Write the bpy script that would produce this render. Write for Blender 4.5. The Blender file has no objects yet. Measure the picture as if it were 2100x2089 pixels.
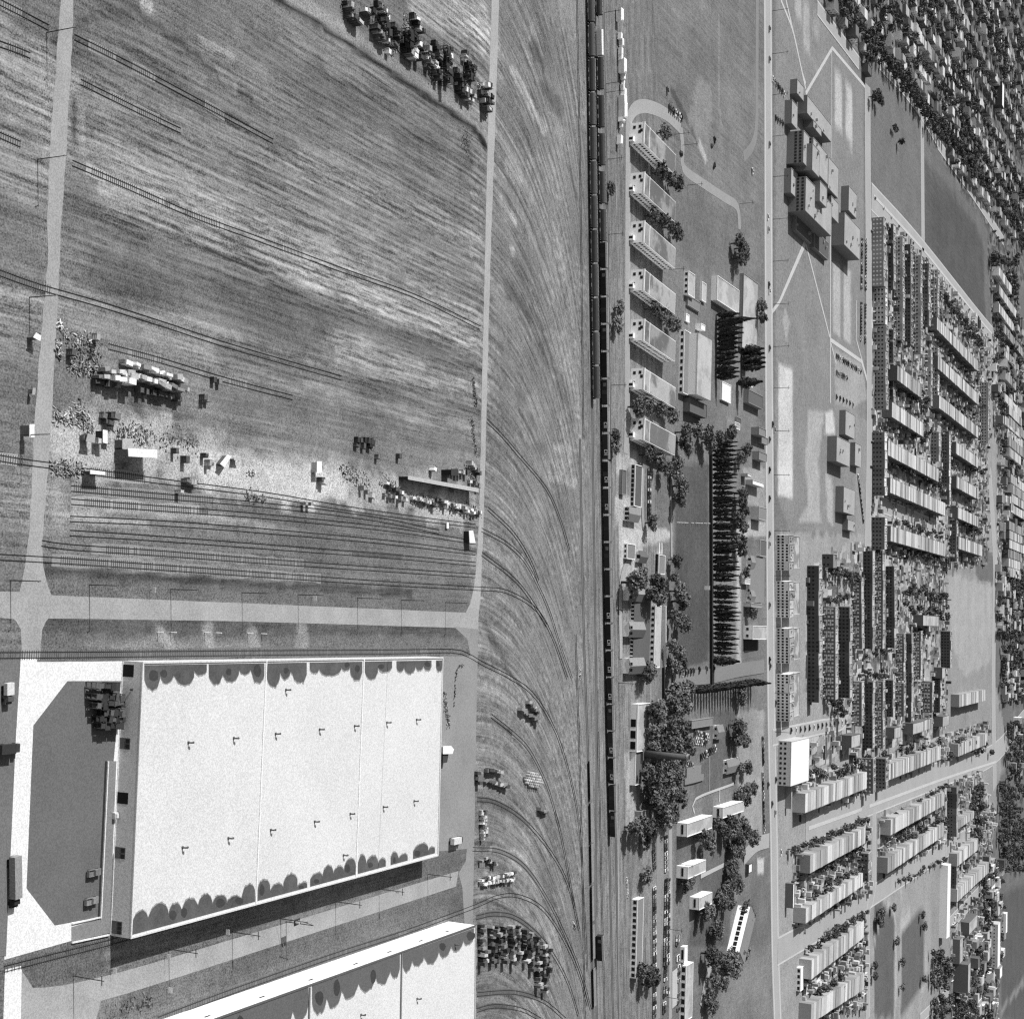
import bpy, math, random
import numpy as np
from mathutils import Vector, Matrix

# ------------------------------------------------------------------ scene, camera, sky, sun
S = bpy.context.scene
COL = S.collection
rnd = random.Random(11)
FPX, CX, CY, CAM_H, PITCH = 3050.0, 1050.0, 1044.5, 290.0, math.radians(26.0)
SP, CP = math.sin(PITCH), math.cos(PITCH)

cam_d = bpy.data.cameras.new('aerial_camera')
cam_d.sensor_fit = 'HORIZONTAL'
cam_d.sensor_width = 36.0
cam_d.lens = 36.0 * FPX / 2100.0
cam_d.clip_start = 5.0
cam_d.clip_end = 30000.0
cam = bpy.data.objects.new('aerial_camera', cam_d)
COL.objects.link(cam)
# the photograph was taken with the camera on its side: the picture's right is the sky side
cam.matrix_world = Matrix(((0, -1, 0, 0), (SP, 0, -CP, 0), (CP, 0, SP, CAM_H), (0, 0, 0, 1)))
S.camera = cam

SUN_EL, SHADOW_AZ = math.radians(39.0), math.radians(1.0)
world = bpy.data.worlds.new('World')
S.world = world
world.use_nodes = True
wn, wl = world.node_tree.nodes, world.node_tree.links
wn.clear()
sky = wn.new('ShaderNodeTexSky')
sky.sky_type = 'NISHITA'
sky.sun_disc = False
sky.sun_elevation = SUN_EL
sky.sun_rotation = math.radians(-84.0)
bw = wn.new('ShaderNodeRGBToBW')          # black and white film: no colour in the light
bg = wn.new('ShaderNodeBackground')
bg.inputs['Strength'].default_value = 0.095
wo = wn.new('ShaderNodeOutputWorld')
wl.new(sky.outputs[0], bw.inputs[0]); wl.new(bw.outputs[0], bg.inputs[0]); wl.new(bg.outputs[0], wo.inputs[0])

sun_d = bpy.data.lights.new('sun', 'SUN')
sun_d.energy = 4.3
sun_d.angle = math.radians(0.5)
sun_d.color = (1, 1, 1)
sun = bpy.data.objects.new('sun', sun_d)
COL.objects.link(sun)
LD = Vector((math.cos(SHADOW_AZ) * math.cos(SUN_EL), math.sin(SHADOW_AZ) * math.cos(SUN_EL), -math.sin(SUN_EL)))
sun.rotation_euler = LD.to_track_quat('-Z', 'Y').to_euler()
sun.location = (-400, 500, 400)

S.render.engine = 'CYCLES'
S.cycles.max_bounces = 4
S.cycles.diffuse_bounces = 2
S.cycles.glossy_bounces = 1
S.cycles.use_denoising = False
S.cycles.pixel_filter_type = 'BLACKMAN_HARRIS'
S.cycles.filter_width = 1.3
S.view_settings.view_transform = 'Standard'
S.view_settings.look = 'None'
S.view_settings.gamma = 1.0
S.view_settings.use_curve_mapping = False
S.view_settings.exposure = 0.36

# ------------------------------------------------------------------ survey helpers: photograph point -> point on the ground plane
def G(x, y, z=0.0):
    u, v = (x - CX) / FPX, (y - CY) / FPX
    dx, dy, dz = v, CP + SP * u, -SP + CP * u
    t = (z - CAM_H) / dz
    return Vector((dx * t, dy * t, z))

def P(X, Y, z=0.0):
    w = z - CAM_H
    k = Y * CP - w * SP
    return CX + FPX * (Y * SP + w * CP) / k, CY + FPX * X / k

def hgt(x, y, xt):
    Y = G(x, y).y
    r = (xt - CX) / FPX
    return CAM_H + Y * (r * CP - SP) / (CP + r * SP)

K1, K2 = 540 / 1922, 500 / 1922
def View(ox, oy, k):
    def f(x, y):
        return ox + x * k, oy + y * k
    return f
A0, A1, A2, A3 = [View(0, o, K1) for o in (0, 520, 1040, 1549)]
B0, B1, B2, B3 = [View(520, o, K1) for o in (0, 520, 1040, 1549)]
C0, C1, C2, C3 = [View(1150, o, K2) for o in (0, 480, 960, 1440)]
C4 = View(1150, 1700, 500 / 1932)
D0, D1, D2, D3, D4 = [View(1600, o, K2) for o in (0, 400, 800, 1200, 1589)]
E0, E1, E2 = [View(960, o, 340 / 934) for o in (0, 700, 1389)]
N = lambda x, y: (x, y)

GRID = math.radians(85.5)          # the place's own grid: streets run along this and square to it
def ordinal(n):
    if n < 13:
        return ['', 'first', 'second', 'third', 'fourth', 'fifth', 'sixth', 'seventh', 'eighth', 'ninth', 'tenth', 'eleventh', 'twelfth'][n]
    return '%d%s' % (n, 'th' if 10 <= n % 100 <= 20 else {1: 'st', 2: 'nd', 3: 'rd'}.get(n % 10, 'th'))

# ------------------------------------------------------------------ materials (all grey: the photograph is black and white)
MATS = {}
def M(v, var=0.25, scale=0.5, coarse=0.03, rand=0.0, rough=0.9, name=None, island=0.0, spots=0.0, spot_scale=0.08, grain=0.17):
    key = (v, var, scale, coarse, rand, rough, island, spots, spot_scale, grain)
    if key in MATS:
        return MATS[key]
    v = v * (0.82 if v < 0.6 else 0.92)
    m = bpy.data.materials.new(name or 'grey_%03d' % int(v * 1000))
    m.use_nodes = True
    nt = m.node_tree; n, l = nt.nodes, nt.links
    bsdf = n['Principled BSDF']
    bsdf.inputs['Roughness'].default_value = rough
    bsdf.inputs['Specular IOR Level'].default_value = 0.2
    geo = n.new('ShaderNodeNewGeometry')
    def noise(sc, det=5.0, rg=0.82):
        t = n.new('ShaderNodeTexNoise')
        t.inputs['Scale'].default_value = sc; t.inputs['Detail'].default_value = det; t.inputs['Roughness'].default_value = rg
        l.new(geo.outputs['Position'], t.inputs['Vector'])
        return t.outputs['Fac']
    def math_(op, a, b):
        t = n.new('ShaderNodeMath'); t.operation = op
        for i, s in enumerate((a, b)):
            if isinstance(s, (int, float)): t.inputs[i].default_value = s
            else: l.new(s, t.inputs[i])
        return t.outputs[0]
    f1 = math_('MULTIPLY', math_('SUBTRACT', noise(scale), 0.5), 2.4 * var)
    f2 = math_('MULTIPLY', math_('SUBTRACT', noise(coarse, 4.0, 0.6), 0.5), 1.8 * var)
    sn = n.new('ShaderNodeVectorMath'); sn.operation = 'SNAP'; sn.inputs[1].default_value = (0.33, 0.33, 0.33)
    wnz = n.new('ShaderNodeTexWhiteNoise'); l.new(geo.outputs['Position'], sn.inputs[0]); l.new(sn.outputs[0], wnz.inputs[0])
    f3 = math_('MULTIPLY', math_('SUBTRACT', wnz.outputs['Value'], 0.5), 2 * grain)
    fac = math_('ADD', math_('ADD', math_('ADD', f1, f2), f3), 1.0)
    if rand:
        oi = n.new('ShaderNodeObjectInfo')
        fac = math_('MULTIPLY', fac, math_('ADD', math_('MULTIPLY', math_('SUBTRACT', oi.outputs['Random'], 0.5), 2 * rand), 1.0))
    if island:
        fac = math_('MULTIPLY', fac, math_('ADD', math_('MULTIPLY', math_('SUBTRACT', geo.outputs['Random Per Island'], 0.5), 2 * island), 1.0))
    if spots:
        s = noise(spot_scale, 5.0, 0.6)
        mr = n.new('ShaderNodeMapRange'); mr.inputs[1].default_value = 0.47; mr.inputs[2].default_value = 0.56
        mr.inputs[3].default_value = 1.0; mr.inputs[4].default_value = 1.0 - spots
        l.new(s, mr.inputs[0])
        fac = math_('MULTIPLY', fac, mr.outputs[0])
    val = math_('MAXIMUM', math_('MULTIPLY', fac, v), 0.008)
    val = math_('MINIMUM', val, 0.88)
    l.new(val, bsdf.inputs['Base Color'])
    MATS[key] = m
    return m

# ------------------------------------------------------------------ mesh helpers
class MB:
    def __init__(s):
        s.v, s.f, s.m = [], [], []
    def quad(s, pts, m=0):
        b = len(s.v); s.v += [tuple(p) for p in pts]; s.f.append(tuple(range(b, b + len(pts)))); s.m.append(m)
    def hexa(s, b4, t4, m=0, skip=()):
        b = len(s.v); s.v += [tuple(p) for p in b4] + [tuple(p) for p in t4]
        fs = {'bot': (3, 2, 1, 0), 'top': (4, 5, 6, 7), 's0': (0, 1, 5, 4), 's1': (1, 2, 6, 5), 's2': (2, 3, 7, 6), 's3': (3, 0, 4, 7)}
        for k, f in fs.items():
            if k in skip: continue
            s.f.append(tuple(b + i for i in f)); s.m.append(m)
    def box(s, x0, y0, z0, x1, y1, z1, m=0, skip=()):
        s.hexa([(x0, y0, z0), (x1, y0, z0), (x1, y1, z0), (x0, y1, z0)], [(x0, y0, z1), (x1, y0, z1), (x1, y1, z1), (x0, y1, z1)], m, skip)
    def obox(s, c, ang, w, d, z0, z1, m=0):
        ca, sa = math.cos(ang), math.sin(ang)
        q = [(c[0] + ca * x - sa * y, c[1] + sa * x + ca * y) for x, y in ((-w / 2, -d / 2), (w / 2, -d / 2), (w / 2, d / 2), (-w / 2, d / 2))]
        s.hexa([(x, y, z0) for x, y in q], [(x, y, z1) for x, y in q], m)
    def prism(s, poly, z0, z1, m=0, top=None, bottom=True):
        n = len(poly)
        area = sum(poly[i][0] * poly[(i + 1) % n][1] - poly[(i + 1) % n][0] * poly[i][1] for i in range(n))
        if area < 0: poly = poly[::-1]
        b = len(s.v)
        s.v += [(p[0], p[1], z0) for p in poly] + [(p[0], p[1], z1) for p in poly]
        for i in range(n):
            j = (i + 1) % n
            s.f.append((b + i, b + j, b + n + j, b + n + i)); s.m.append(m)
        s.f.append(tuple(range(b + n, b + 2 * n))); s.m.append(m if top is None else top)
        if bottom: s.f.append(tuple(range(b + n - 1, b - 1, -1))); s.m.append(m)
    def tube(s, p, q, r0, r1, n=6, m=0, cap=True):
        p, q = Vector(p), Vector(q)
        d = (q - p).normalized()
        a = d.orthogonal().normalized(); c = d.cross(a)
        b = len(s.v)
        for o, r in ((p, r0), (q, r1)):
            for i in range(n):
                t = 2 * math.pi * i / n
                s.v.append(tuple(o + a * (r * math.cos(t)) + c * (r * math.sin(t))))
        for i in range(n):
            j = (i + 1) % n
            s.f.append((b + i, b + j, b + n + j, b + n + i)); s.m.append(m)
        if cap:
            s.f.append(tuple(range(b + n - 1, b - 1, -1))); s.m.append(m)
            s.f.append(tuple(range(b + n, b + 2 * n))); s.m.append(m)
    def bar(s, p, q, w, h, m=0):
        p, q = Vector(p), Vector(q)
        d = (q - p); d.normalize()
        up = Vector((0, 0, 1)) if abs(d.z) < 0.95 else Vector((1, 0, 0))
        a = d.cross(up).normalized() * (w / 2); c = a.cross(d).normalized() * (h / 2)
        s.hexa([p - a - c, p + a - c, q + a - c, q - a - c], [p - a + c, p + a + c, q + a + c, q - a + c], m)
    def mesh(s, name, mats, smooth=False):
        me = bpy.data.meshes.new(name)
        me.from_pydata(s.v, [], s.f)
        for m in (mats if isinstance(mats, (list, tuple)) else [mats]): me.materials.append(m)
        if len(me.materials) > 1: me.polygons.foreach_set('material_index', s.m)
        if smooth: me.polygons.foreach_set('use_smooth', [True] * len(s.f))
        me.update()
        return me
    def build(s, name, mats, parent=None, smooth=False):
        return obj(name, s.mesh(name, mats, smooth), parent)

def obj(name, data, parent=None):
    o = bpy.data.objects.new(name, data)
    COL.objects.link(o)
    if parent: o.parent = parent
    return o
def tag(o, label, cat, group=None):
    o['label'] = label; o['category'] = cat
    if group: o['group'] = group
    return o
def struct(o, kind='structure', label=None):
    o['kind'] = kind
    if label: o['label'] = label
    return o
def thing(name, label, cat, loc, rz=0.0, group=None):
    o = obj(name, None)
    o.empty_display_size = 0.5
    o.location = (loc[0], loc[1], loc[2] if len(loc) > 2 else 0.0)
    o.rotation_euler.z = rz
    return tag(o, label, cat, group)
def copy_tree(src, loc, rz=None, label=None, group=None, scale=None):
    r = src.copy(); COL.objects.link(r)
    r.location = (loc[0], loc[1], loc[2] if len(loc) > 2 else 0.0)
    if rz is not None: r.rotation_euler.z = rz
    if scale is not None: r.scale = scale
    if label: r['label'] = label
    if group: r['group'] = group
    for ch in src.children:
        c = ch.copy(); COL.objects.link(c); c.parent = r
        for g in ch.children:
            e = g.copy(); COL.objects.link(e); e.parent = c
    return r

def smooth_line(pts, step=4.0):
    """Catmull-Rom through ground points, resampled."""
    pts = [Vector((p[0], p[1])) for p in pts]
    if len(pts) == 2:
        out = []
        n = max(1, int((pts[1] - pts[0]).length / step))
        return [pts[0].lerp(pts[1], i / n) for i in range(n + 1)]
    ext = [pts[0] * 2 - pts[1]] + pts + [pts[-1] * 2 - pts[-2]]
    out = []
    for i in range(1, len(ext) - 2):
        p0, p1, p2, p3 = ext[i - 1:i + 3]
        n = max(2, int((p2 - p1).length / step))
        for k in range(n):
            t = k / n
            out.append(0.5 * ((2 * p1) + (p2 - p0) * t + (2 * p0 - 5 * p1 + 4 * p2 - p3) * t * t + (3 * p1 - p0 - 3 * p2 + p3) * t * t * t))
    out.append(pts[-1])
    return out
def normals2(line):
    ns = []
    for i in range(len(line)):
        a, b = line[max(0, i - 1)], line[min(len(line) - 1, i + 1)]
        d = (b - a).normalized()
        ns.append(Vector((-d.y, d.x)))
    return ns
def ground_pts(view, pts, z=0.0):
    return [G(*view(*p), z) for p in pts]
def strip(name, line, w, z, mat, w2=None, parent=None, jitter=0.0):
    ns = normals2(line); mb = MB()
    n = len(line)
    L, R = [], []
    for i, (p, q) in enumerate(zip(line, ns)):
        ww = w if w2 is None else w + (w2 - w) * i / max(1, n - 1)
        j1, j2 = (rnd.uniform(-jitter, jitter) for _ in range(2)) if jitter else (0, 0)
        L.append(p + q * (ww / 2 + j1)); R.append(p - q * (ww / 2 + j2))
    for i in range(n - 1):
        mb.quad([(R[i].x, R[i].y, z), (R[i + 1].x, R[i + 1].y, z), (L[i + 1].x, L[i + 1].y, z), (L[i].x, L[i].y, z)])
    return mb.build(name, mat, parent)
def sheet(name, pts, z, mat, parent=None):
    mb = MB()
    a = sum(pts[i][0] * pts[(i + 1) % len(pts)][1] - pts[(i + 1) % len(pts)][0] * pts[i][1] for i in range(len(pts)))
    if a < 0: pts = pts[::-1]
    mb.quad([(p[0], p[1], z) for p in pts])
    return mb.build(name, mat, parent)
# ------------------------------------------------------------------ the ground: one sheet to the horizon, its grass / hay / bare earth as mesh attributes
def axis(pairs):
    out = []
    for a, b, st in pairs:
        n = max(1, int(round((b - a) / st)))
        out += [a + (b - a) * i / n for i in range(n)]
    out.append(pairs[-1][1])
    return np.array(out)
gy = axis([(-400, 260, 110), (260, 285, 5), (285, 730, 1.8), (730, 1050, 3.0), (1050, 1500, 6.0), (1500, 2700, 14), (2700, 4200, 150), (4200, 14000, 1400)])
gx = axis([(-9000, -1500, 750), (-1500, -760, 60), (-760, -285, 9), (-285, 285, 1.9), (285, 760, 9), (760, 1500, 60), (1500, 9000, 750)])
GXm, GYm = np.meshgrid(gx, gy)
VX, VY = GXm.ravel(), GYm.ravel()
tone = np.full(VX.shape, 0.150)
streak = np.full(VX.shape, 0.35)
ca, sa = math.cos(GRID), math.sin(GRID)
across = VX * sa - VY * ca
along = VX * ca + VY * sa
# railway fan: the mown lines follow the curving sidings, then lie along the main line
Y2, YR, FL = 555.0, 690.0, 215.0
tt = np.clip((VY - Y2) / (YR - Y2), 0, 1)
sx = across - FL * (1 - np.sqrt(np.clip(1 - tt ** 2, 0.0, 1)))
fan = (VY > Y2) & (VY <= YR - 12)
across = np.where(fan, sx, across)
raily = VY - 0.075 * VX
band = (VY > YR - 12) & (VY < 780)
across = np.where(band, raily * 1.6, across)
along = np.where(band, VX, along)
streak = np.where(VY > 780, 0.12, streak); streak = np.where(fan, 0.5, np.where(band, 0.5, streak)); tone = np.where(fan | band, 0.175, tone)
nrs = np.random.RandomState(5)
def vnoise(sc, seed):
    """cheap smooth value noise at the ground vertices"""
    r = np.random.RandomState(seed).rand(257, 257)
    x, y = VX / sc + 1000, VY / sc + 1000
    xi, yi = np.floor(x).astype(int), np.floor(y).astype(int)
    fx, fy = x - xi, y - yi
    fx, fy = fx * fx * (3 - 2 * fx), fy * fy * (3 - 2 * fy)
    a, b, c, d = r[yi % 256, xi % 256], r[yi % 256, (xi + 1) % 256], r[(yi + 1) % 256, xi % 256], r[(yi + 1) % 256, (xi + 1) % 256]
    return (a * (1 - fx) + b * fx) * (1 - fy) + (c * (1 - fx) + d * fx) * fy
NZ = vnoise(7, 1) * 0.6 + vnoise(2.6, 2) * 0.4
NZ2 = vnoise(22, 3) * 0.6 + vnoise(8, 4) * 0.4
def seg_dist(pts):
    best = np.full(VX.shape, 1e9)
    for (x0, y0), (x1, y1) in zip(pts[:-1], pts[1:]):
        dx, dy = x1 - x0, y1 - y0
        t = np.clip(((VX - x0) * dx + (VY - y0) * dy) / (dx * dx + dy * dy + 1e-9), 0, 1)
        best = np.minimum(best, np.hypot(VX - x0 - t * dx, VY - y0 - t * dy))
    return best
def in_poly(pts):
    ins = np.zeros(VX.shape, bool)
    n = len(pts)
    for i in range(n):
        x0, y0 = pts[i]; x1, y1 = pts[(i + 1) % n]
        if y0 == y1: continue
        c = ((y0 > VY) != (y1 > VY)) & (VX < (x1 - x0) * (VY - y0) / (y1 - y0) + x0)
        ins ^= c
    return ins
def apply(mask, t, s=None):
    global tone, streak
    tone = tone * (1 - mask) + t * mask
    if s is not None: streak = streak * (1 - mask) + s * mask
def stroke(view, pts, w, t, amt=1.0, rough=0.5, s=None, smooth=True):
    g = [(p.x, p.y) for p in ground_pts(view, pts)]
    if smooth and len(g) > 2: g = [(p.x, p.y) for p in smooth_line(g, 6)]
    d = seg_dist(g) / (w / 2)
    d = d + (NZ - 0.5) * 2 * rough
    apply(np.clip((1.25 - d) / 0.5, 0, 1) * amt, t, s)
def patch(view, pts, t, amt=1.0, rough=3.0, s=None, edge=2.0):
    g = [(p.x, p.y) for p in ground_pts(view, pts)]
    ins = in_poly(g)
    d = seg_dist(g + [g[0]])
    sd = np.where(ins, d, -d) + (NZ - 0.5) * 2 * rough
    apply(np.clip(sd / edge + 0.5, 0, 1) * amt, t, s)

# broad unevenness of the old yard
yard = (VY < 700)
tone = np.where(yard, tone * (0.84 + 0.34 * NZ2), tone)
# mown hay bands across the old yard, between the two gravel roads
patch(N, [(150, 60), (1000, 60), (995, 700), (120, 560)], 0.158, 0.8, 6, 0.75, 10)
for pts, w, t, a in (([(140, 315), (420, 385), (900, 560)], 15, 0.24, 0.5), ([(250, 400), (560, 520), (985, 690)], 20, 0.285, 0.6),
                     ([(520, 530), (700, 590), (985, 730)], 13, 0.30, 0.55), ([(700, 705), (985, 790)], 17, 0.29, 0.6),
                     ([(220, 190), (600, 330), (900, 450)], 16, 0.21, 0.45), ([(600, 330), (980, 500)], 9, 0.23, 0.45),
                     ([(150, 640), (500, 730), (960, 860)], 17, 0.235, 0.55), ([(200, 860), (600, 900)], 12, 0.21, 0.4),
                     ([(0, 145), (40, 170), (95, 200)], 26, 0.29, 0.7), ([(0, 330), (90, 350)], 18, 0.22, 0.6), ([(0, 610), (80, 640)], 16, 0.26, 0.6),
                     ([(0, 700), (70, 720)], 12, 0.24, 0.5), ([(0, 1010), (60, 1030)], 14, 0.24, 0.5),
                     ([(860, 0), (1000, 70)], 18, 0.36, 0.6), ([(930, 40), (990, 75)], 10, 0.33, 0.6), ([(680, 640), (740, 690)], 8, 0.27, 0.5)):
    stroke(N, pts, w, t, a, 0.7, 0.95)
for pts, w in (([(140, 430), (300, 490), (560, 590), (985, 745)], 10), ([(130, 90), (320, 170), (600, 300)], 9), ([(520, 90), (760, 230), (960, 330)], 12),
               ([(560, 610), (985, 770)], 10), ([(450, 720), (985, 850)], 8), ([(200, 560), (430, 600), (640, 690)], 14)):
    stroke(N, pts, w, 0.105, 0.6, 0.7)
patch(A1, [(620, 200), (740, 190), (1000, 290), (1200, 330), (1100, 180), (800, 120)], 0.105, 0.6, 4, 0.1)
stroke(B0, [(120, -40), (500, 190), (970, 500), (1390, 785), (1590, 920), (1660, 1010), (1690, 1060)], 3.4, 0.03, 1.0, 0.3)          # ditch along the dirt track
stroke(B0, [(250, -40), (620, 195), (1090, 515), (1500, 795), (1680, 930), (1720, 1010)], 5.5, 0.24, 0.9, 0.2, 0.1)           # the dirt track itself
stroke(A0, [(1020, 110), (1370, 360), (1560, 520), (1850, 740)], 1.8, 0.05, 0.8, 0.3)
stroke(A0, [(1480, 310), (1600, 360), (1690, 410)], 3.5, 0.30, 0.5, 0.7)
stroke(A0, [(1620, 560), (1720, 640)], 2.4, 0.30, 0.5, 0.7)
stroke(A0, [(560, 160), (780, 90), (1010, 60)], 1.2, 0.08, 0.8, 0.2)
stroke(A0, [(570, 190), (800, 110), (1020, 85)], 1.2, 0.08, 0.8, 0.2)
stroke(A0, [(1050, 30), (1090, 50)], 4, 0.45, 0.8, 0.6)
stroke(A0, [(545, 740), (550, 1030)], 2.6, 0.05, 0.7, 0.6)
stroke(A0, [(590, 760), (600, 1080)], 4, 0.26, 0.7, 0.6)
stroke(A1, [(800, 1090), (1300, 1180), (1922, 1310)], 2.4, 0.06, 0.7, 0.7)
stroke(B1, [(0, 1300), (500, 1390), (830, 1470)], 2.2, 0.06, 0.7, 0.7)
# bare sandy strip of the scrap yard
stroke(N, [(120, 905), (300, 915), (470, 955), (640, 985), (800, 1010), (950, 1040)], 15, 0.42, 0.85, 0.9, 0.05)
stroke(N, [(180, 900), (300, 900)], 20, 0.40, 0.8, 0.8, 0.05)
stroke(N, [(430, 965), (700, 1000)], 13, 0.52, 0.8, 0.8, 0.05)
stroke(N, [(110, 780), (240, 840)], 12, 0.2, 0.5, 0.9, 0.1)
stroke(N, [(420, 880), (980, 970)], 12, 0.22, 0.5, 0.9, 0.1)
stroke(N, [(140, 690), (380, 770)], 15, 0.2, 0.4, 0.9, 0.1)
for pts in ([(150, 1037), (330, 1050), (560, 1080)], [(140, 1060), (300, 1075)], [(150, 1150), (600, 1185)]):
    stroke(N, pts, 2.6, 0.30, 0.7, 0.8)
stroke(N, [(120, 985), (120, 1060)], 5, 0.26, 0.7, 0.7)
# verge south of the old yard: rank dark weeds and smooth mown verges either side of the straight road
stroke(A2, [(350, 460), (900, 500), (1922, 565)], 3.6, 0.05, 0.85, 0.5)
stroke(B2, [(0, 560), (600, 590), (1150, 630)], 3.0, 0.055, 0.8, 0.6)
patch(A2, [(330, 520), (1922, 590), (1922, 690), (400, 630)], 0.135, 0.9, 1, 0.0)
patch(B2, [(0, 600), (1580, 690), (1560, 760), (0, 700)], 0.135, 0.9, 1, 0.0)
patch(A2, [(300, 880), (1922, 900), (1922, 1040), (300, 1040)], 0.15, 0.9, 1, 0.0)
patch(B2, [(0, 900), (1480, 930), (1560, 1020), (0, 1030)], 0.15, 0.9, 1, 0.0)
stroke(A2, [(310, 850), (1100, 868), (1922, 888)], 5.2, 0.085, 0.85, 0.35)
stroke(B2, [(0, 885), (1000, 890), (1380, 890), (1520, 930)], 4.6, 0.085, 0.85, 0.35)
for v, p in ((A2, [(1170, 900), (1240, 1000)]), (A2, [(1510, 900), (1530, 1010)]), (A2, [(1840, 930), (1850, 1010)]), (B2, [(350, 900), (350, 1010)])):
    stroke(v, p, 6, 0.3, 0.75, 0.6, 0)
stroke(A2, [(640, 1020), (1922, 1010)], 2.0, 0.26, 0.5, 0.7)
# south side
patch(A3, [(170, 1450), (760, 1330), (760, 1600), (250, 1720), (190, 1640)], 0.10, 0.8, 1, 0.1)
patch(A3, [(760, 1900), (1000, 1700), (1922, 1440), (1922, 1640), (900, 1922)], 0.12, 0.9, 1.5, 0.1)
patch(B3, [(0, 1420), (1450, 970), (1530, 1080), (1510, 1140), (0, 1600)], 0.125, 0.9, 1.5, 0.1)
patch(B3, [(1350, 740), (1520, 690), (1510, 790), (1450, 845), (1220, 900), (1210, 790)], 0.13, 0.9, 1, 0.1)
patch(A3, [(200, 1860), (520, 1850), (520, 1922), (160, 1922)], 0.08, 0.8, 1, 0.1)
# fan of sidings: scuffs, puddled dirt, pale scrapes
for v, pts, w, t in ((E0, [(250, 400), (320, 520)], 5, 0.34), (E0, [(340, 580), (430, 730)], 6, 0.40), (E0, [(230, 930), (300, 1040)], 6, 0.27), (E0, [(180, 1120), (210, 1220)], 6, 0.27),
                     (E0, [(235, 1230), (260, 1240)], 4, 0.36), (E0, [(245, 1410), (255, 1420)], 4, 0.38), (E0, [(360, 250), (420, 350)], 8, 0.085), (E0, [(430, 500), (520, 620)], 9, 0.09),
                     (E0, [(570, 950), (610, 1110)], 4, 0.075), (E0, [(200, 1580), (420, 1850)], 7, 0.105), (E1, [(280, 300), (400, 600)], 8, 0.105), (E1, [(420, 0), (600, 450)], 7, 0.11),
                     (E1, [(460, 770), (600, 790)], 4, 0.33), (E1, [(380, 930), (420, 1150)], 10, 0.21), (E1, [(480, 1180), (560, 1340)], 12, 0.2), (E1, [(420, 1490), (640, 1800)], 8, 0.2),
                     (E1, [(100, 1600), (220, 1830)], 4, 0.08), (E2, [(230, 1020), (320, 1040)], 7, 0.3), (E2, [(100, 60), (160, 60)], 9, 0.24), (E2, [(60, 1750), (430, 1790)], 3, 0.06),
                     (E2, [(230, 1500), (330, 1650)], 12, 0.16), (E2, [(60, 1680), (330, 1700)], 14, 0.17), (E0, [(480, 680), (530, 760)], 7, 0.22), (E0, [(560, 430), (600, 700)], 4, 0.2)):
    stroke(v, pts, w, t, 0.7, 0.8)
for k in range(9):
    y = 595 + k * 19
    stroke(E1, [(455, y), (520, y - 8 + (k % 3) * 5), (585, y + 8)], 1.6, 0.27, 0.7, 0.6)
stroke(E1, [(600, 0), (640, 700), (660, 1300), (665, 1900)], 2.2, 0.24, 0.5, 0.5)
stroke(E2, [(585, 0), (640, 300), (650, 1200), (680, 1800)], 2.2, 0.24, 0.4, 0.5)
# strip between railway and the back street
patch(N, [(1285, -40), (1565, -40), (1565, 420), (1470, 420), (1290, 230)], 0.155, 0.8, 3, 0.25)
patch(N, [(1395, 360), (1530, 480), (1520, 560), (1400, 560)], 0.14, 0.9, 2, 0.1)
stroke(C0, [(880, 720), (960, 880), (1120, 1180)], 5, 0.075, 0.8, 0.2, 0)                         # dark ditch arm of the V
patch(C0, [(1010, 950), (1140, 1280), (1180, 1000), (1190, 650), (1080, 600)], 0.21, 0.7, 4, 0.1)
stroke(C0, [(1100, 1150), (1140, 1250)], 6, 0.38, 0.8, 0.3)
stroke(C0, [(1250, 100), (1250, 850), (1270, 980)], 3.2, 0.23, 0.6, 0.3)
stroke(C0, [(1230, 200), (1230, 700)], 1.4, 0.28, 0.6, 0.3)
stroke(C0, [(1290, 50), (1290, 400)], 1.6, 0.24, 0.6, 0.3)
patch(C0, [(820, 0), (1200, 0), (1000, 250)], 0.2, 0.5, 6)
stroke(C0, [(480, 0), (500, 900)], 9, 0.19, 0.5, 0.4)
patch(C1, [(410, 600), (540, 600), (540, 1700), (410, 1700)], 0.205, 0.8, 2, 0.1)
patch(C2, [(460, 430), (640, 470), (880, 480), (880, 560), (640, 620), (600, 900), (470, 900)], 0.40, 0.85, 2, 0)
patch(C1, [(440, 1740), (640, 1690), (640, 1830), (440, 1900)], 0.36, 0.85, 2, 0)
patch(C2, [(430, 230), (640, 230), (640, 460), (430, 460)], 0.36, 0.8, 2, 0)
patch(C3, [(500, 400), (600, 400), (600, 1000), (510, 1000)], 0.33, 0.8, 1.5, 0)
patch(C3, [(560, 1000), (1000, 1000), (1000, 1900), (560, 1900)], 0.2, 0.7, 3, 0)
# the long smooth bowling lawn beside the poplars and the pale walk behind them
patch(C2, [(900, 60), (1165, 0), (1165, 1520), (1080, 1540), (900, 1580)], 0.075, 0.95, 1, 0)
patch(C1, [(880, 1830), (1180, 1800), (1180, 1922), (880, 1922)], 0.085, 0.95, 1, 0)
patch(C2, [(1195, -60), (1400, -60), (1400, 1560), (1195, 1560)], 0.17, 0.9, 1, 0)
patch(C2, [(1385, 380), (1420, 380), (1420, 1600), (1385, 1600)], 0.36, 0.9, 0.6, 0)
patch(C2, [(1440, 430), (1620, 420), (1620, 540), (1440, 540)], 0.42, 0.8, 1, 0)
patch(C2, [(1440, 0), (1620, 0), (1620, 300), (1440, 300)], 0.3, 0.7, 2, 0)
patch(C3, [(1180, 60), (1380, 60), (1360, 650), (1050, 760), (1040, 560), (1190, 400)], 0.10, 0.9, 1, 0)
patch(C3, [(900, 1060), (1370, 1100), (1350, 1260), (1100, 1380), (900, 1380)], 0.125, 0.9, 1, 0)
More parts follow.
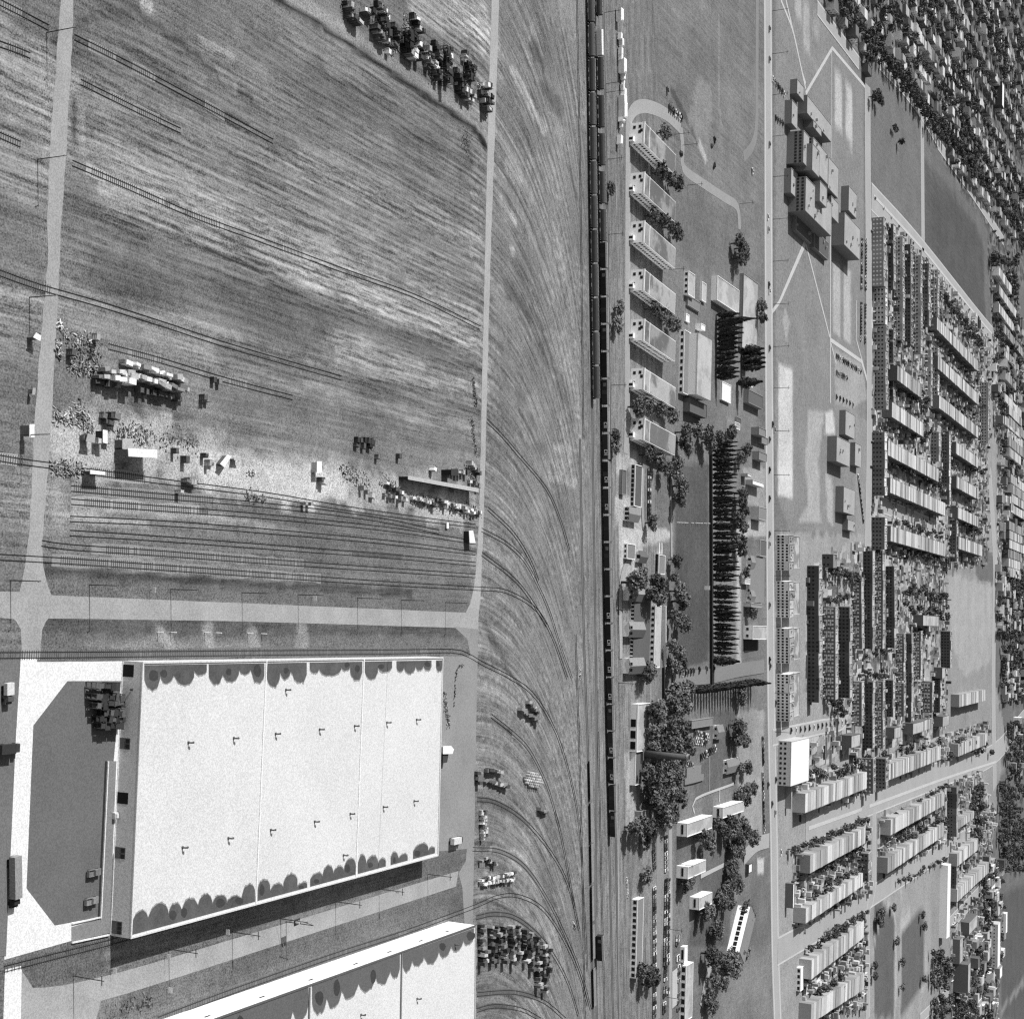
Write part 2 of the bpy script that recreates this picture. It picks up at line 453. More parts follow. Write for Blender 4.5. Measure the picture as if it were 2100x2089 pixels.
patch(C3, [(1100, 1370), (1370, 1260), (1320, 1922), (1000, 1922)], 0.10, 0.9, 1, 0)
patch(C3, [(1500, 560), (1600, 600), (1590, 1090), (1420, 1090), (1390, 620)], 0.32, 0.7, 2, 0)
patch(C3, [(1390, 60), (1600, 60), (1600, 600), (1400, 600)], 0.25, 0.8, 2, 0)
patch(C4, [(1500, 250), (1640, 220), (1680, 900), (1500, 1000)], 0.125, 0.95, 1, 0)
patch(C4, [(1250, 1000), (1690, 920), (1690, 1503), (1050, 1503)], 0.165, 0.9, 3, 0.1)
patch(C4, [(1560, 230), (1610, 230), (1610, 350), (1560, 350)], 0.42, 0.9, 1, 0)
# school grounds beyond the street
patch(N, [(1590, -60), (1640, -60), (1770, 170), (1775, 1100), (1620, 1090), (1590, 1000)], 0.205, 0.9, 2, 0.05, 4)
for v, pts, t in ((D0, [(430, 560), (470, 560), (490, 700), (490, 1060), (430, 960)], 0.42), (D0, [(520, 660), (570, 740), (570, 1180), (520, 1090)], 0.44), (D0, [(185, 10), (240, 60), (235, 200), (190, 200)], 0.32),
                  (D0, [(110, -60), (165, -60), (165, 150), (120, 100)], 0.34), (D0, [(185, 230), (235, 280), (235, 460), (190, 420)], 0.33), (D0, [(255, 140), (305, 180), (305, 330), (260, 300)], 0.3), (D0, [(270, 470), (305, 500), (300, 560), (275, 560)], 0.26),
                  (D1, [(415, 530), (475, 560), (475, 1120), (415, 1080)], 0.36), (D1, [(500, 560), (560, 600), (560, 1180), (500, 1140)], 0.38), (D1, [(40, 880), (75, 990), (50, 1180), (20, 1000)], 0.33),
                  (C1, [(1720, 1020), (1830, 1070), (1830, 1922), (1710, 1922)], 0.5), (C2, [(1715, 0), (1820, 0), (1830, 240), (1715, 215)], 0.5),
                  (D2, [(220, 150), (350, 170), (300, 560), (320, 1040), (140, 1040), (220, 900), (200, 560)], 0.34), (D2, [(360, 180), (420, 150), (430, 340), (350, 350)], 0.5),
                  (D2, [(360, 650), (410, 700), (420, 1080), (370, 1020)], 0.36), (D2, [(470, 80), (690, 250), (690, 1230), (600, 1160), (590, 200)], 0.24),
                  (D1, [(420, 1200), (640, 1330), (690, 1600), (580, 1680), (440, 1640)], 0.30)):
    patch(v, pts, t, 0.85, 1.0, 0.0, 3)
patch(D0, [(720, 700), (960, 770), (1110, 960), (1110, 1922), (1060, 1922), (720, 1510)], 0.145, 0.9, 3, 0.1, 4)
patch(D0, [(1140, 1290), (1250, 1400), (1500, 1700), (1600, 1900), (1140, 1922)], 0.095, 0.9, 3, 0.15, 4)
patch(D1, [(1140, 0), (1390, 60), (1600, 380), (1620, 1040), (1560, 980), (1150, 450)], 0.095, 0.9, 3, 0.15, 4)
# town ground: paved yards and dusty lanes
patch(N, [(1786, 405), (1900, 520), (2100, 780), (2140, 1300), (2010, 1100), (1990, 1110), (1780, 1125)], 0.32, 0.8, 4, 0)
patch(N, [(1620, 1090), (1990, 1110), (2060, 1500), (2040, 1700), (1900, 2130), (1590, 2130), (1590, 1100)], 0.29, 0.8, 4, 0)
patch(D2, [(1310, 1450), (1660, 1520), (1690, 1922), (1340, 1922)], 0.34, 0.9, 5, 0, 6)
patch(D3, [(1340, 0), (1690, 0), (1670, 600), (1440, 720), (1350, 450)], 0.34, 0.9, 5, 0, 6)
patch(D4, [(740, 960), (900, 1060), (900, 1922), (730, 1922)], 0.10, 0.95, 2, 0, 3)
patch(D4, [(960, 1200), (1130, 1060), (1140, 1600), (950, 1900)], 0.105, 0.95, 2, 0, 3)
patch(D4, [(1750, 950), (1922, 850), (2200, 1000), (2200, 2100), (1740, 1900)], 0.10, 0.9, 5, 0, 8)
patch(D1, [(1870, 550), (2000, 480), (2100, 1400), (1880, 1400)], 0.15, 0.8, 6, 0, 8)
stroke(D4, [(820, 1000), (900, 1100), (910, 1500), (905, 1922)], 6, 0.36, 0.9, 0.3)
stroke(D4, [(770, 1180), (735, 1400), (735, 1922)], 4, 0.33, 0.8, 0.4)
stroke(D4, [(1000, 1140), (960, 1250), (945, 1600)], 4, 0.3, 0.7, 0.5)
stroke(D4, [(1140, 1220), (1140, 1580), (1100, 1750), (1000, 1922)], 5, 0.34, 0.8, 0.4)
stroke(D4, [(960, 1180), (1020, 1100)], 12, 0.38, 0.8, 0.6)
stroke(D4, [(1030, 880), (1050, 1020)], 20, 0.26, 0.7, 0.8)
stroke(D4, [(950, 870), (960, 1090)], 3, 0.36, 0.7, 0.3)
stroke(D3, [(1300, 1580), (1922, 1400)], 6, 0.3, 0.5)
stroke(D4, [(1922, 1620), (1740, 1860)], 9, 0.25, 0.8, 0.5)

def zone(view, pts):
    return in_poly([(p.x, p.y) for p in ground_pts(view, pts)])
TOWN = [(D1, [(720, 180), (860, 200), (1130, 500), (1560, 1000), (1640, 1090), (1640, 1922), (720, 1922)]), (D2, [(720, 300), (720, 0), (1640, 0), (1640, 1380), (1290, 1420), (720, 1260)]), (D3, [(200, -120), (560, -350), (850, -270), (1300, -150), (1330, 600), (1290, 1180), (640, 1330), (100, 1480), (100, 1200), (520, 1080), (520, 900), (200, 900)]),
        (D3, [(100, 1500), (640, 1380), (690, 1640), (100, 1800)]), (D3, [(760, 1350), (1640, 1060), (1640, 1260), (830, 1540)]), (D4, [(100, 620), (690, 340), (690, 920), (100, 1230)]), (D4, [(770, 340), (1300, 110), (1290, 520), (770, 820)]), (D4, [(150, 1480), (670, 1090), (670, 1830), (200, 1990)]),
        (D4, [(1310, 80), (1560, -60), (1700, 300), (1620, 760), (1400, 1020), (1320, 600)]), (D2, [(1700, 60), (1960, 0), (1960, 1450), (1710, 1420)]), (D1, [(1650, 560), (1840, 620), (1960, 1500), (1960, 1922), (1680, 1922)]), (D4, [(1340, 1100), (1640, 860), (1740, 1100), (1720, 1922), (1350, 1922)])]
FARQ = (D0, [(280, -100), (300, 40), (620, 480), (780, 500), (1130, 900), (1290, 1300), (1640, 1800), (1640, 2200), (2100, 2300), (2100, -100)])
# old siding scars: dark and pale lines that follow the curves of the fan
sc_ = np.sin(across * 2 * math.pi / 8.7 + 2.2 * NZ2) ; sc2 = np.sin(across * 2 * math.pi / 5.3 + 3.1 * NZ2 + 1.7)
scar = fan & (VX > -230)
tone = np.where(scar & (sc_ > 0.72) & (NZ2 > 0.40), tone * 0.66, tone)
tone = np.where(scar & (sc2 > 0.86) & (NZ2 > 0.46), tone * 1.35, tone)
lines_ = band & (np.sin(raily * 2 * math.pi / 4.6) > 0.6)
tone = np.where(lines_, tone * 0.78, tone)
blot = vnoise(34, 9) * 0.65 + vnoise(11, 10) * 0.35
tone = np.where(VY < 1000, tone * (0.80 + 0.44 * blot), tone)
town = np.zeros(VX.shape)
for v_, p_ in TOWN: town = np.maximum(town, zone(v_, p_) * 0.75)
fq = zone(*FARQ); town = np.where(fq, 0.6, town); tone = np.where(fq, 0.14, tone)
tone = np.where(VY < 1600, tone * 1.12, tone) * np.where(VY > Y2, 0.92, 0.84)
tone *= 1 + 0.10 * (NZ - 0.5)
gm = bpy.data.meshes.new('ground')
nyy, nxx = len(gy), len(gx)
co = np.zeros((VX.size, 3)); co[:, 0] = VX; co[:, 1] = VY
idx = np.arange(VX.size).reshape(nyy, nxx)
quads = np.stack([idx[:-1, :-1], idx[:-1, 1:], idx[1:, 1:], idx[1:, :-1]], -1).reshape(-1, 4)
gm.vertices.add(VX.size); gm.vertices.foreach_set('co', co.ravel())
gm.loops.add(quads.size); gm.loops.foreach_set('vertex_index', quads.ravel().astype(np.int32))
gm.polygons.add(len(quads)); gm.polygons.foreach_set('loop_start', np.arange(0, quads.size, 4, dtype=np.int32)); gm.polygons.foreach_set('loop_total', np.full(len(quads), 4, np.int32))
gm.update(calc_edges=True)
for nm, arr in (('tone', tone), ('streak', streak), ('across', across), ('along', along), ('town', town)):
    gm.attributes.new(nm, 'FLOAT', 'POINT').data.foreach_set('value', arr.astype(np.float32))

def ground_material():
    m = bpy.data.materials.new('grass_and_earth'); m.use_nodes = True
    n, l = m.node_tree.nodes, m.node_tree.links
    b = n['Principled BSDF']; b.inputs['Roughness'].default_value = 1.0; b.inputs['Specular IOR Level'].default_value = 0.0
    def at(nm):
        a = n.new('ShaderNodeAttribute'); a.attribute_name = nm; return a.outputs['Fac']
    def mt(op, *a):
        t = n.new('ShaderNodeMath'); t.operation = op
        for i, s in enumerate(a):
            if isinstance(s, (int, float)): t.inputs[i].default_value = s
            else: l.new(s, t.inputs[i])
        return t.outputs[0]
    def noise(vec, sc, det=3, rough=0.6):
        t = n.new('ShaderNodeTexNoise'); t.inputs['Scale'].default_value = sc; t.inputs['Detail'].default_value = det; t.inputs['Roughness'].default_value = rough
        l.new(vec, t.inputs['Vector']); return mt('SUBTRACT', t.outputs['Fac'], 0.5)
    geo = n.new('ShaderNodeNewGeometry').outputs['Position']
    c = n.new('ShaderNodeCombineXYZ')
    l.new(at('across'), c.inputs[0]); l.new(mt('ADD', mt('MULTIPLY', at('along'), 0.03), mt('MULTIPLY', noise(geo, 0.05, 2, 0.5), 0.5)), c.inputs[1])
    c2 = n.new('ShaderNodeCombineXYZ')
    l.new(at('across'), c2.inputs[0]); l.new(mt('MULTIPLY', at('along'), 0.06), c2.inputs[1])
    s1 = noise(c.outputs[0], 0.75, 3, 0.7)
    s2 = noise(c2.outputs[0], 0.16, 3, 0.6)
    st = mt('MULTIPLY', mt('ADD', mt('MULTIPLY', s1, 4.2), mt('MULTIPLY', s2, 1.9)), at('streak'))
    rw = mt('SINE', mt('ADD', mt('MULTIPLY', at('across'), 2.0), mt('MULTIPLY', noise(geo, 0.07, 3, 0.6), 16.0)), 0.0)
    rw = mt('MULTIPLY', rw, mt('MULTIPLY', mt('POWER', at('streak'), 3.0), 0.34))
    st = mt('ADD', st, rw)
    g1 = mt('MULTIPLY', noise(geo, 1.9, 3, 0.8), 2.6)
    g2 = mt('MULTIPLY', noise(geo, 0.3, 5, 0.75), 1.1)
    g3 = mt('MULTIPLY', noise(geo, 0.03, 3, 0.6), 0.5)
    sn = n.new('ShaderNodeVectorMath'); sn.operation = 'SNAP'; sn.inputs[1].default_value = (0.36, 0.36, 5.0)
    wz = n.new('ShaderNodeTexWhiteNoise'); l.new(geo, sn.inputs[0]); l.new(sn.outputs[0], wz.inputs[0])
    g4 = mt('MULTIPLY', mt('SUBTRACT', wz.outputs['Value'], 0.5), 0.62)
    mp = n.new('ShaderNodeMapping'); mp.inputs['Rotation'].default_value = (0, 0, math.radians(4.5)); mp.inputs['Scale'].default_value = (0.16, 0.07, 0.0)
    l.new(geo, mp.inputs[0])
    vo = n.new('ShaderNodeTexVoronoi'); vo.distance = 'CHEBYCHEV'; vo.inputs['Scale'].default_value = 1.0; vo.inputs['Randomness'].default_value = 0.75
    l.new(mp.outputs[0], vo.inputs['Vector'])
    sp = n.new('ShaderNodeSeparateColor'); l.new(vo.outputs['Color'], sp.inputs[0])
    g5 = mt('MULTIPLY', mt('MULTIPLY', mt('SUBTRACT', sp.outputs[0], 0.5), 1.7), at('town'))
    f = mt('ADD', mt('ADD', mt('ADD', st, g4), mt('ADD', g1, g5)), mt('ADD', mt('ADD', g2, g3), 1.0))
    f = mt('MAXIMUM', f, 0.25)
    v = mt('MINIMUM', mt('MULTIPLY', at('tone'), f), 0.7)
    l.new(v, b.inputs['Base Color'])
    return m
gm.materials.append(ground_material())
struct(obj('ground', gm), label='open grass and bare earth of the rail yard and town')

# ------------------------------------------------------------------ roads, yards and walks: sheets laid just over the ground
MROAD = M(0.37, 0.34, 1.8, 0.07, name='gravel')
MSTREET = M(0.40, 0.16, 1.0, 0.04, name='worn_asphalt')
MCONC = M(0.72, 0.07, 2.2, 0.05, name='new_concrete')
MYARD = M(0.29, 0.24, 2.2, 0.05, name='fine_gravel')
MPATH = M(0.55, 0.15, 0.8, 0.05, name='pale_walk')
MASPH = M(0.20, 0.14, 1.4, 0.06, name='asphalt')
ZC = [0.03]
def zn():
    ZC[0] += 0.003
    return ZC[0]
def road_edges(name, view, left, right, z, mat, label=None):
    z = zn()
    a = smooth_line(ground_pts(view, left), 3.0); b = smooth_line(ground_pts(view, right), 3.0)
    n = max(len(a), len(b))
    ra = [a[min(len(a) - 1, int(i * (len(a) - 1) / (n - 1)))] for i in range(n)]
    rb = [b[min(len(b) - 1, int(i * (len(b) - 1) / (n - 1)))] for i in range(n)]
    mb = MB()
    for i in range(n - 1):
        j = [rnd.uniform(-0.22, 0.22) for _ in range(2)]
        mb.v += [(ra[i].x, ra[i].y + j[0], z), (rb[i].x, rb[i].y + j[1], z)]
    mb.v += [(ra[-1].x, ra[-1].y, z), (rb[-1].x, rb[-1].y, z)]
    for i in range(n - 1):
        q = (2 * i, 2 * i + 1, 2 * i + 3, 2 * i + 2)
        mb.f.append(q[::-1]); mb.m.append(0)
    me = mb.mesh(name, mat)
    if sum(p.normal.z for p in me.polygons) < 0: me.flip_normals()
    return struct(obj(name, me), label=label)
def poly_line(pts, step=4.0):
    pts = [Vector((p[0], p[1])) for p in pts]; out = []
    for a, b in zip(pts[:-1], pts[1:]):
        n = max(1, int((b - a).length / step)); out += [a.lerp(b, i / n) for i in range(n)]
    return out + [pts[-1]]
def road_line(name, view, pts, w, z, mat, jitter=0.0, label=None, straight=False):
    z = zn()
    g = ground_pts(view, pts)
    o = strip(name, poly_line(g, 8.0) if straight else smooth_line(g, 4.0), w, z, mat, jitter=jitter)
    me = o.data
    if sum(p.normal.z for p in me.polygons) < 0: me.flip_normals()
    return struct(o, label=label)
road_edges('gravel_road', N, [(126, -25), (118, 90), (105, 270), (97, 420), (97, 540), (84, 690), (70, 885), (62, 1054), (53, 1152), (40, 1213)],
           [(150, -25), (149, 60), (138, 270), (128, 420), (122, 540), (115, 690), (104, 885), (91, 1054), (88, 1160), (106, 1222)], 0.03, MROAD, 'pale gravel road with old rails across it near the left')
road_edges('straight_road', N, [(-10, 1213), (40, 1213), (106, 1220), (320, 1229), (534, 1238), (958, 1256)],
           [(-10, 1265), (40, 1270), (98, 1268), (320, 1271), (534, 1275), (936, 1287)], 0.035, MROAD, 'straight pale road with lamp posts')
road_edges('gravel_road_spur', N, [(20, 1262), (42, 1290), (44, 1352)], [(104, 1262), (86, 1290), (82, 1352)], 0.045, MROAD)
road_edges('dirt_lane', N, [(1009, -25), (1001, 240), (994, 530), (982, 1050), (971, 1205), (955, 1256), (936, 1287)], [(1024, -25), (1016, 240), (1006, 530), (992, 1050), (986, 1205), (982, 1256), (980, 1300)], 0.04, M(0.40, 0.28, 0.9, 0.06, name='dusty_lane'), 'narrow dusty lane crossing the old sidings')
sheet_yard = struct(sheet('gravel_yard', ground_pts(N, [(930, 1284), (981, 1290), (978, 1400), (973, 1700), (969, 1905), (953, 1905), (948, 1820), (940, 1790), (955, 1765), (957, 1740), (900, 1745), (902, 1345), (965, 1345), (958, 1310)]), zn(), MYARD))
road_edges('back_road', N, [(10, 2000), (56, 2025), (213, 2001), (540, 1906), (940, 1785)], [(40, 2100), (75, 2085), (260, 2036), (540, 1946), (935, 1817)], 0.05, MROAD, 'pale road between the two warehouses')
struct(sheet('back_road_junction', ground_pts(A3, [(150, 1560), (180, 1600), (260, 1725), (530, 1850), (700, 1922), (500, 1990), (140, 1990)]), zn(), MROAD))
struct(sheet('side_yard', ground_pts(A3, [(540, 1730), (735, 1790), (700, 1922), (700, 2000), (500, 2000)]), zn(), M(0.34, 0.2, 0.8, 0.05)))
# white concrete apron and dark hardstanding in front of the warehouse
struct(sheet('concrete_apron', ground_pts(A2, [(150, 1102), (268, 1102), (270, 1128), (890, 1122), (890, 2300), (660, 3122), (30, 3300), (100, 1922)]), zn(), MCONC), label='bright new concrete apron')
struct(sheet('dark_hardstanding', ground_pts(N, [(138, 1396), (248, 1396), (203, 1880), (112, 1897), (54, 1821), (68, 1487)]), zn(), M(0.15, 0.26, 2.2, 0.05, name='oiled_gravel')), label='dark gravel hardstanding with cut corners')
struct(sheet('concrete_apron_south', ground_pts(A3, [(35, 1560), (158, 1530), (150, 2010), (20, 2010)]), zn(), MCONC))
struct(sheet('worn_verge', ground_pts(N, [(-10, 1352), (40, 1352), (30, 1560), (12, 1960), (-10, 1960)]), zn(), M(0.17, 0.2, 1.0, 0.05)))
# streets
STA = [(1574.5, -30), (1575.5, 240), (1576, 480), (1577, 740), (1578.5, 980), (1580, 1220), (1582, 1460), (1587, 1700), (1590, 1940), (1596, 2120)]
road_line('avenue', N, STA, 20, 0.03, MSTREET, label='long straight avenue beyond the poplars')
for s in (-7.2, 7.2):
    ln = smooth_line(ground_pts(N, STA), 6); ns = normals2(ln)
    o = strip('avenue_kerb', [p + q * s for p, q in zip(ln, ns)], 2.2, zn(), MPATH); struct(o)
road_line('back_street', N, [(1396, 262), (1368, 236), (1340, 222), (1316, 218), (1298, 228), (1289, 255), (1288, 330), (1287, 600), (1286, 860), (1284, 930)], 7.5, 0.03, M(0.36, 0.18, 0.8, 0.05), label='gravel back street curving round the apartment blocks')
road_line('service_lane', N, [(1396, 262), (1400, 300), (1402, 345), (1440, 375), (1485, 405), (1512, 425), (1517, 470)], 6.0, 0.034, M(0.33, 0.18, 0.8, 0.05), label='curving service lane')
road_line('cinder_path', N, [(1553, -30), (1552, 150), (1551, 260), (1542, 300), (1525, 322)], 7, 0.03, M(0.25, 0.15, 0.8, 0.05))
road_line('parking_lane', C4, [(775, 0), (775, 700), (770, 1503)], 6.5, 0.03, M(0.27, 0.12, 0.8, 0.05))
road_line('parking_lane', C4, [(868, 0), (872, 700), (868, 1503)], 5.0, 0.03, M(0.36, 0.12, 0.8, 0.05))
road_line('front_walk', C4, [(460, 0), (455, 800), (468, 1503)], 1.6, 0.03, M(0.36, 0.12, 0.8, 0.05))
for pts, w in (([(1735, 0), (1830, 250), (1900, 560), (1930, 660)], 2.6),):
    road_line('footpath', C0, pts, w, 0.03, MPATH)
for v, pts, w in ((D0, [(40, -20), (120, 330), (200, 700)], 2.6), (D0, [(200, 740), (410, 380), (690, 710)], 3.2), (D0, [(405, 380), (405, 1250)], 1.5), (D1, [(200, 380), (0, 830)], 3.0), (D1, [(200, 380), (390, 1120)], 2.4),
                  (D1, [(395, 180), (395, 1640)], 2.6), (D1, [(395, 1140), (640, 1310), (690, 1480)], 3.4), (D1, [(400, 1170), (440, 1330)], 2.0), (D1, [(600, 830), (600, 1140), (680, 1430)], 2.0), (C1, [(1660, 620), (1720, 540), (1922, 60)], 3.0)):
    road_line('footpath', v, pts, w, 0.03, MPATH, straight=True)
for v, pts, w, nm in ((N, [(1779, 175), (1780, 400), (1782, 640), (1783, 900), (1779, 1122)], 18, 'school_street'), (N, [(1891, 245), (1892, 390), (1893, 520)], 14, 'field_street'),
                      (D1, [(718, 10), (1100, 420), (1560, 980), (1900, 1380), (2100, 1650)], 22, 'town_street'),
                      (D3, [(200, 1895), (700, 1690), (1300, 1475), (1680, 1330), (1922, 1050)], 26, 'boulevard'), (D3, [(-60, 1200), (300, 1120), (500, 1070), (520, 880)], 9, 'town_street'),
                      (D4, [(-20, 1390), (330, 1190), (660, 990), (1290, 590), (1500, 470)], 17, 'town_street'), (D4, [(740, 300), (735, 900), (690, 1100), (690, 1922)], 12, 'town_street'),
                      (D4, [(1300, 60), (1300, 640)], 14, 'town_street'), (D2, [(1645, 640), (1690, 1300), (1690, 1922)], 30, 'town_avenue'), (D3, [(1690, 0), (1680, 800), (1690, 1600)], 30, 'town_avenue'),
                      (D2, [(790, 900), (1300, 1110)], 12, 'town_street'), (D2, [(1160, 280), (1560, 520)], 12, 'town_street'), (D1, [(1180, 1180), (1560, 1560)], 11, 'town_street'), (D4, [(1330, 1180), (1560, 930), (1620, 850)], 14, 'town_street'),
                      (D0, [(290, 60), (620, 500)], 9, 'town_street'), (D0, [(770, 490), (980, 720), (1110, 900), (1240, 1120)], 8, 'town_street'), (D0, [(850, -10), (1140, 440), (1550, 1060)], 9, 'town_street'), (D0, [(1240, 1130), (1500, 1500), (1760, 1900)], 10, 'town_street'),
                      (D0, [(1400, -20), (1660, 640), (1800, 900)], 9, 'town_street'), (D4, [(1100, 1922), (1330, 1700)], 8, 'town_street')):
    o = road_line(nm, v, pts, w, 0.03, MSTREET)
    ln_ = smooth_line(ground_pts(v, pts), 8); ns_ = normals2(ln_)
    for s_ in (-1, 1):
        o = strip('street_kerb', [p_ + q_ * (s_ * (w / 2 + 0.8)) for p_, q_ in zip(ln_, ns_)], 1.5, zn(), MPATH); struct(o)
        if sum(f_.normal.z for f_ in o.data.polygons) < 0: o.data.flip_normals()
for v, pts in ((D1, [(735, 5), (1115, 420), (1155, 465), (1575, 985), (1920, 1380)]), (D3, [(700, 1740), (1300, 1520), (1700, 1390)]), (D3, [(220, 1915), (640, 1765)])):
    road_line('street_kerb', v, pts, 3.0, 0.06, MPATH)
for v, pts, w, t in ((C3, [(1050, 870), (1060, 760), (1360, 640)], 1.6, 0.5), (C3, [(1245, 780), (1250, 690)], 1.2, 0.5), (C3, [(1100, 1370), (1360, 1240)], 2.6, 0.5), (C3, [(1440, 1220), (1540, 1120), (1640, 1085)], 10, 0.4), (C4, [(1110, 1400), (1160, 1150), (1200, 1030)], 7, 0.38),
                     (C4, [(900, 1110), (900, 1400)], 9, 0.5), (C3, [(1170, 420), (1170, 700)], 0.9, 0.4), (C2, [(880, 1650), (1160, 1640), (1400, 1590), (1600, 1560)], 9, 0.24), (C2, [(645, 0), (640, 300), (650, 480)], 3.4, 0.34), (C2, [(865, 0), (868, 480), (870, 700)], 3.0, 0.36),
                     (C2, [(640, 620), (480, 850), (470, 1500)], 4, 0.4), (C1, [(700, 1240), (700, 1330)], 0.1, 0.4), (C0, [(690, 1240), (695, 1380)], 3.2, 0.42)):
    road_line('walk', v, pts, w, 0.04, M(t, 0.12, 0.8, 0.05))
# ------------------------------------------------------------------ railway tracks
MRAIL = M(0.035, 0.2, 1.0, 0.1, name='rusty_rail')
MTIE = M(0.12, 0.35, 1.5, 0.2, name='old_sleepers')
MBALL = M(0.30, 0.3, 1.2, 0.08, name='ballast')
MBALLD = M(0.17, 0.3, 1.2, 0.08, name='overgrown_ballast')
def track(view, pts, label, ties=(), ballast=None, rw=0.12, zb=0.02, name='railway_track'):
    line = smooth_line(ground_pts(view, pts), 5.0)
    ns = normals2(line)
    root = thing(name, label, 'railway track', line[0])
    off = Vector((line[0].x, line[0].y))
    loc = [p - off for p in line]
    n = len(loc)
    for s in (-0.76, 0.76):
        mb = MB()
        for i, (p, q) in enumerate(zip(loc, ns)):
            a, b = p + q * (s - rw / 2), p + q * (s + rw / 2)
            mb.v += [(a.x, a.y, 0.0), (b.x, b.y, 0.0), (b.x, b.y, 0.2), (a.x, a.y, 0.2)]
            if i:
                k = 4 * (i - 1)
                for e in range(4):
                    f = (e + 1) % 4
                    mb.f.append((k + e, k + f, k + 4 + f, k + 4 + e)); mb.m.append(0)
        me = mb.mesh('rail', MRAIL)
        me.flip_normals() if False else None
        obj('rail', me, root)
    if ties and ballast: ties = ballast[1]
    if ties:
        mb = MB()
        # walk along the line
        dist = [0.0]
        for i in range(1, n): dist.append(dist[-1] + (loc[i] - loc[i - 1]).length)
        L = dist[-1]; d = 0.3; i = 0
        while d < L:
            f = d / L
            while i < n - 2 and dist[i + 1] < d: i += 1
            if any(a <= f <= b for a, b in ties) and rnd.random() > 0.06:
                t = (d - dist[i]) / max(1e-6, dist[i + 1] - dist[i])
                p = loc[i].lerp(loc[i + 1], t)
                ang = math.atan2(ns[i].y, ns[i].x) + rnd.uniform(-0.03, 0.03)
                mb.obox((p.x, p.y), ang, 2.5, 0.26, 0.0, 0.1 + rnd.uniform(0, 0.03))
            d += 0.85
        o = mb.build('sleepers', MTIE, root); struct(o, 'stuff')
    if ballast:
        for a, b in ballast[1]:
            seg = loc[int(a * (n - 1)):int(b * (n - 1)) + 1]
            if len(seg) > 1:
                o = strip('ballast', seg, 3.1, zb, ballast[0], parent=root, jitter=0.35)
                if sum(p.normal.z for p in o.data.polygons) < 0: o.data.flip_normals()
    return root
LB = (MBALL, ((0.0, 1.0),))
track(N, [(-10, 0), (45, 28), (100, 57)], 'old track cut off by the gravel road at the top left corner', ((0.05, 0.6),), (MBALL, ((0.1, 0.62),)))
track(N, [(-10, 87), (30, 101), (62, 114)], 'short track stub left of the gravel road below the corner track', ((0.3, 0.9),))
track(N, [(-10, 273), (42, 296)], 'short track stub meeting the gravel road beside the second lamp post', ((0, 1),), (MBALL, ((0, 1),)))
track(N, [(152, 76), (270, 135), (420, 215), (560, 290)], 'upper overgrown track crossing the hayfield right of the gravel road', ((0.08, 0.2), (0.25, 0.4), (0.5, 0.55), (0.62, 0.74)), (MBALL, ((0.07, 0.18), (0.24, 0.36), (0.6, 0.72))))
track(N, [(165, 168), (280, 225), (370, 268)], 'second overgrown track in the hayfield with pale ballast patches', ((0.0, 0.1), (0.25, 0.5), (0.55, 0.85)), (MBALL, ((0.02, 0.12), (0.28, 0.5), (0.55, 0.8))))
track(N, [(148, 334), (260, 382), (393, 440), (530, 490), (700, 553), (850, 607), (985, 672)], 'track with bright ballast and dark sleepers starting below the second lamp post', ((0.02, 0.3), (0.32, 0.5), (0.5, 0.58)), (M(0.44, 0.3, 1.5, 0.1), ((0.03, 0.17), (0.2, 0.27), (0.41, 0.46))))
track(N, [(-10, 556), (80, 588), (200, 622), (345, 668), (480, 712), (700, 775)], 'bare rail track crossing the gravel road beside the third lamp post', ((0.0, 0.1), (0.2, 0.4)), (MBALLD, ((0.0, 0.12),)))
track(N, [(222, 710), (330, 739), (470, 781), (600, 815)], 'short track with sleepers behind the long lumber pile', ((0.0, 0.28), (0.6, 0.75)), (MBALL, ((0.0, 0.25), (0.62, 0.72))))
track(N, [(-10, 937), (36, 945), (110, 955), (180, 966), (360, 990), (540, 1013), (700, 1040), (850, 1062), (975, 1078)], 'track running through the sandy scrap yard under the freight sheds', ((0.0, 0.05), (0.15, 0.35)), (M(0.4, 0.25, 1.2, 0.08), ((0.0, 0.04), (0.13, 0.22))))
track(N, [(146, 1001), (330, 1017), (540, 1035), (760, 1062), (900, 1090)], 'first siding below the scrap yard', ((0.0, 0.35),), (MBALL, ((0.0, 0.3),)))
track(N, [(146, 1028), (330, 1042), (540, 1058), (800, 1085), (975, 1112)], 'second siding below the scrap yard with a pale bed', ((0.0, 0.3),), (M(0.4, 0.3, 1.2, 0.08), ((0.02, 0.25),)))
track(N, [(143, 1063), (330, 1072), (540, 1088), (800, 1112), (975, 1134)], 'third siding below the scrap yard, rails nearly hidden by grass')
track(N, [(143, 1092), (330, 1104), (540, 1120), (800, 1140), (975, 1156)], 'fourth siding below the scrap yard, rails nearly hidden by grass', ((0.6, 0.75),))
track(N, [(85, 1113), (143, 1121), (330, 1134), (540, 1150), (800, 1168), (975, 1180)], 'fifth siding below the scrap yard with a pale sleepered bed', ((0.08, 0.5),), (MBALL, ((0.1, 0.5),)))
track(N, [(-10, 1141), (60, 1145), (143, 1150), (330, 1163), (540, 1178), (800, 1196), (975, 1206), (1040, 1213), (1098, 1248), (1130, 1300), (1163, 1390)], 'last siding beside the straight road, curving off into the fan', ((0.04, 0.6),), (MBALL, ((0.06, 0.4),)))
track(N, [(-10, 1343), (250, 1341), (540, 1338), (800, 1336), (925, 1334), (958, 1342), (990, 1360), (1045, 1388), (1090, 1420), (1130, 1480), (1160, 1560), (1186, 1680), (1197, 1850), (1204, 1990)], 'warehouse siding along the top of the white roof, curving away past the yard', ((0.0, 0.55),), (MBALLD, ((0.0, 0.45),)))
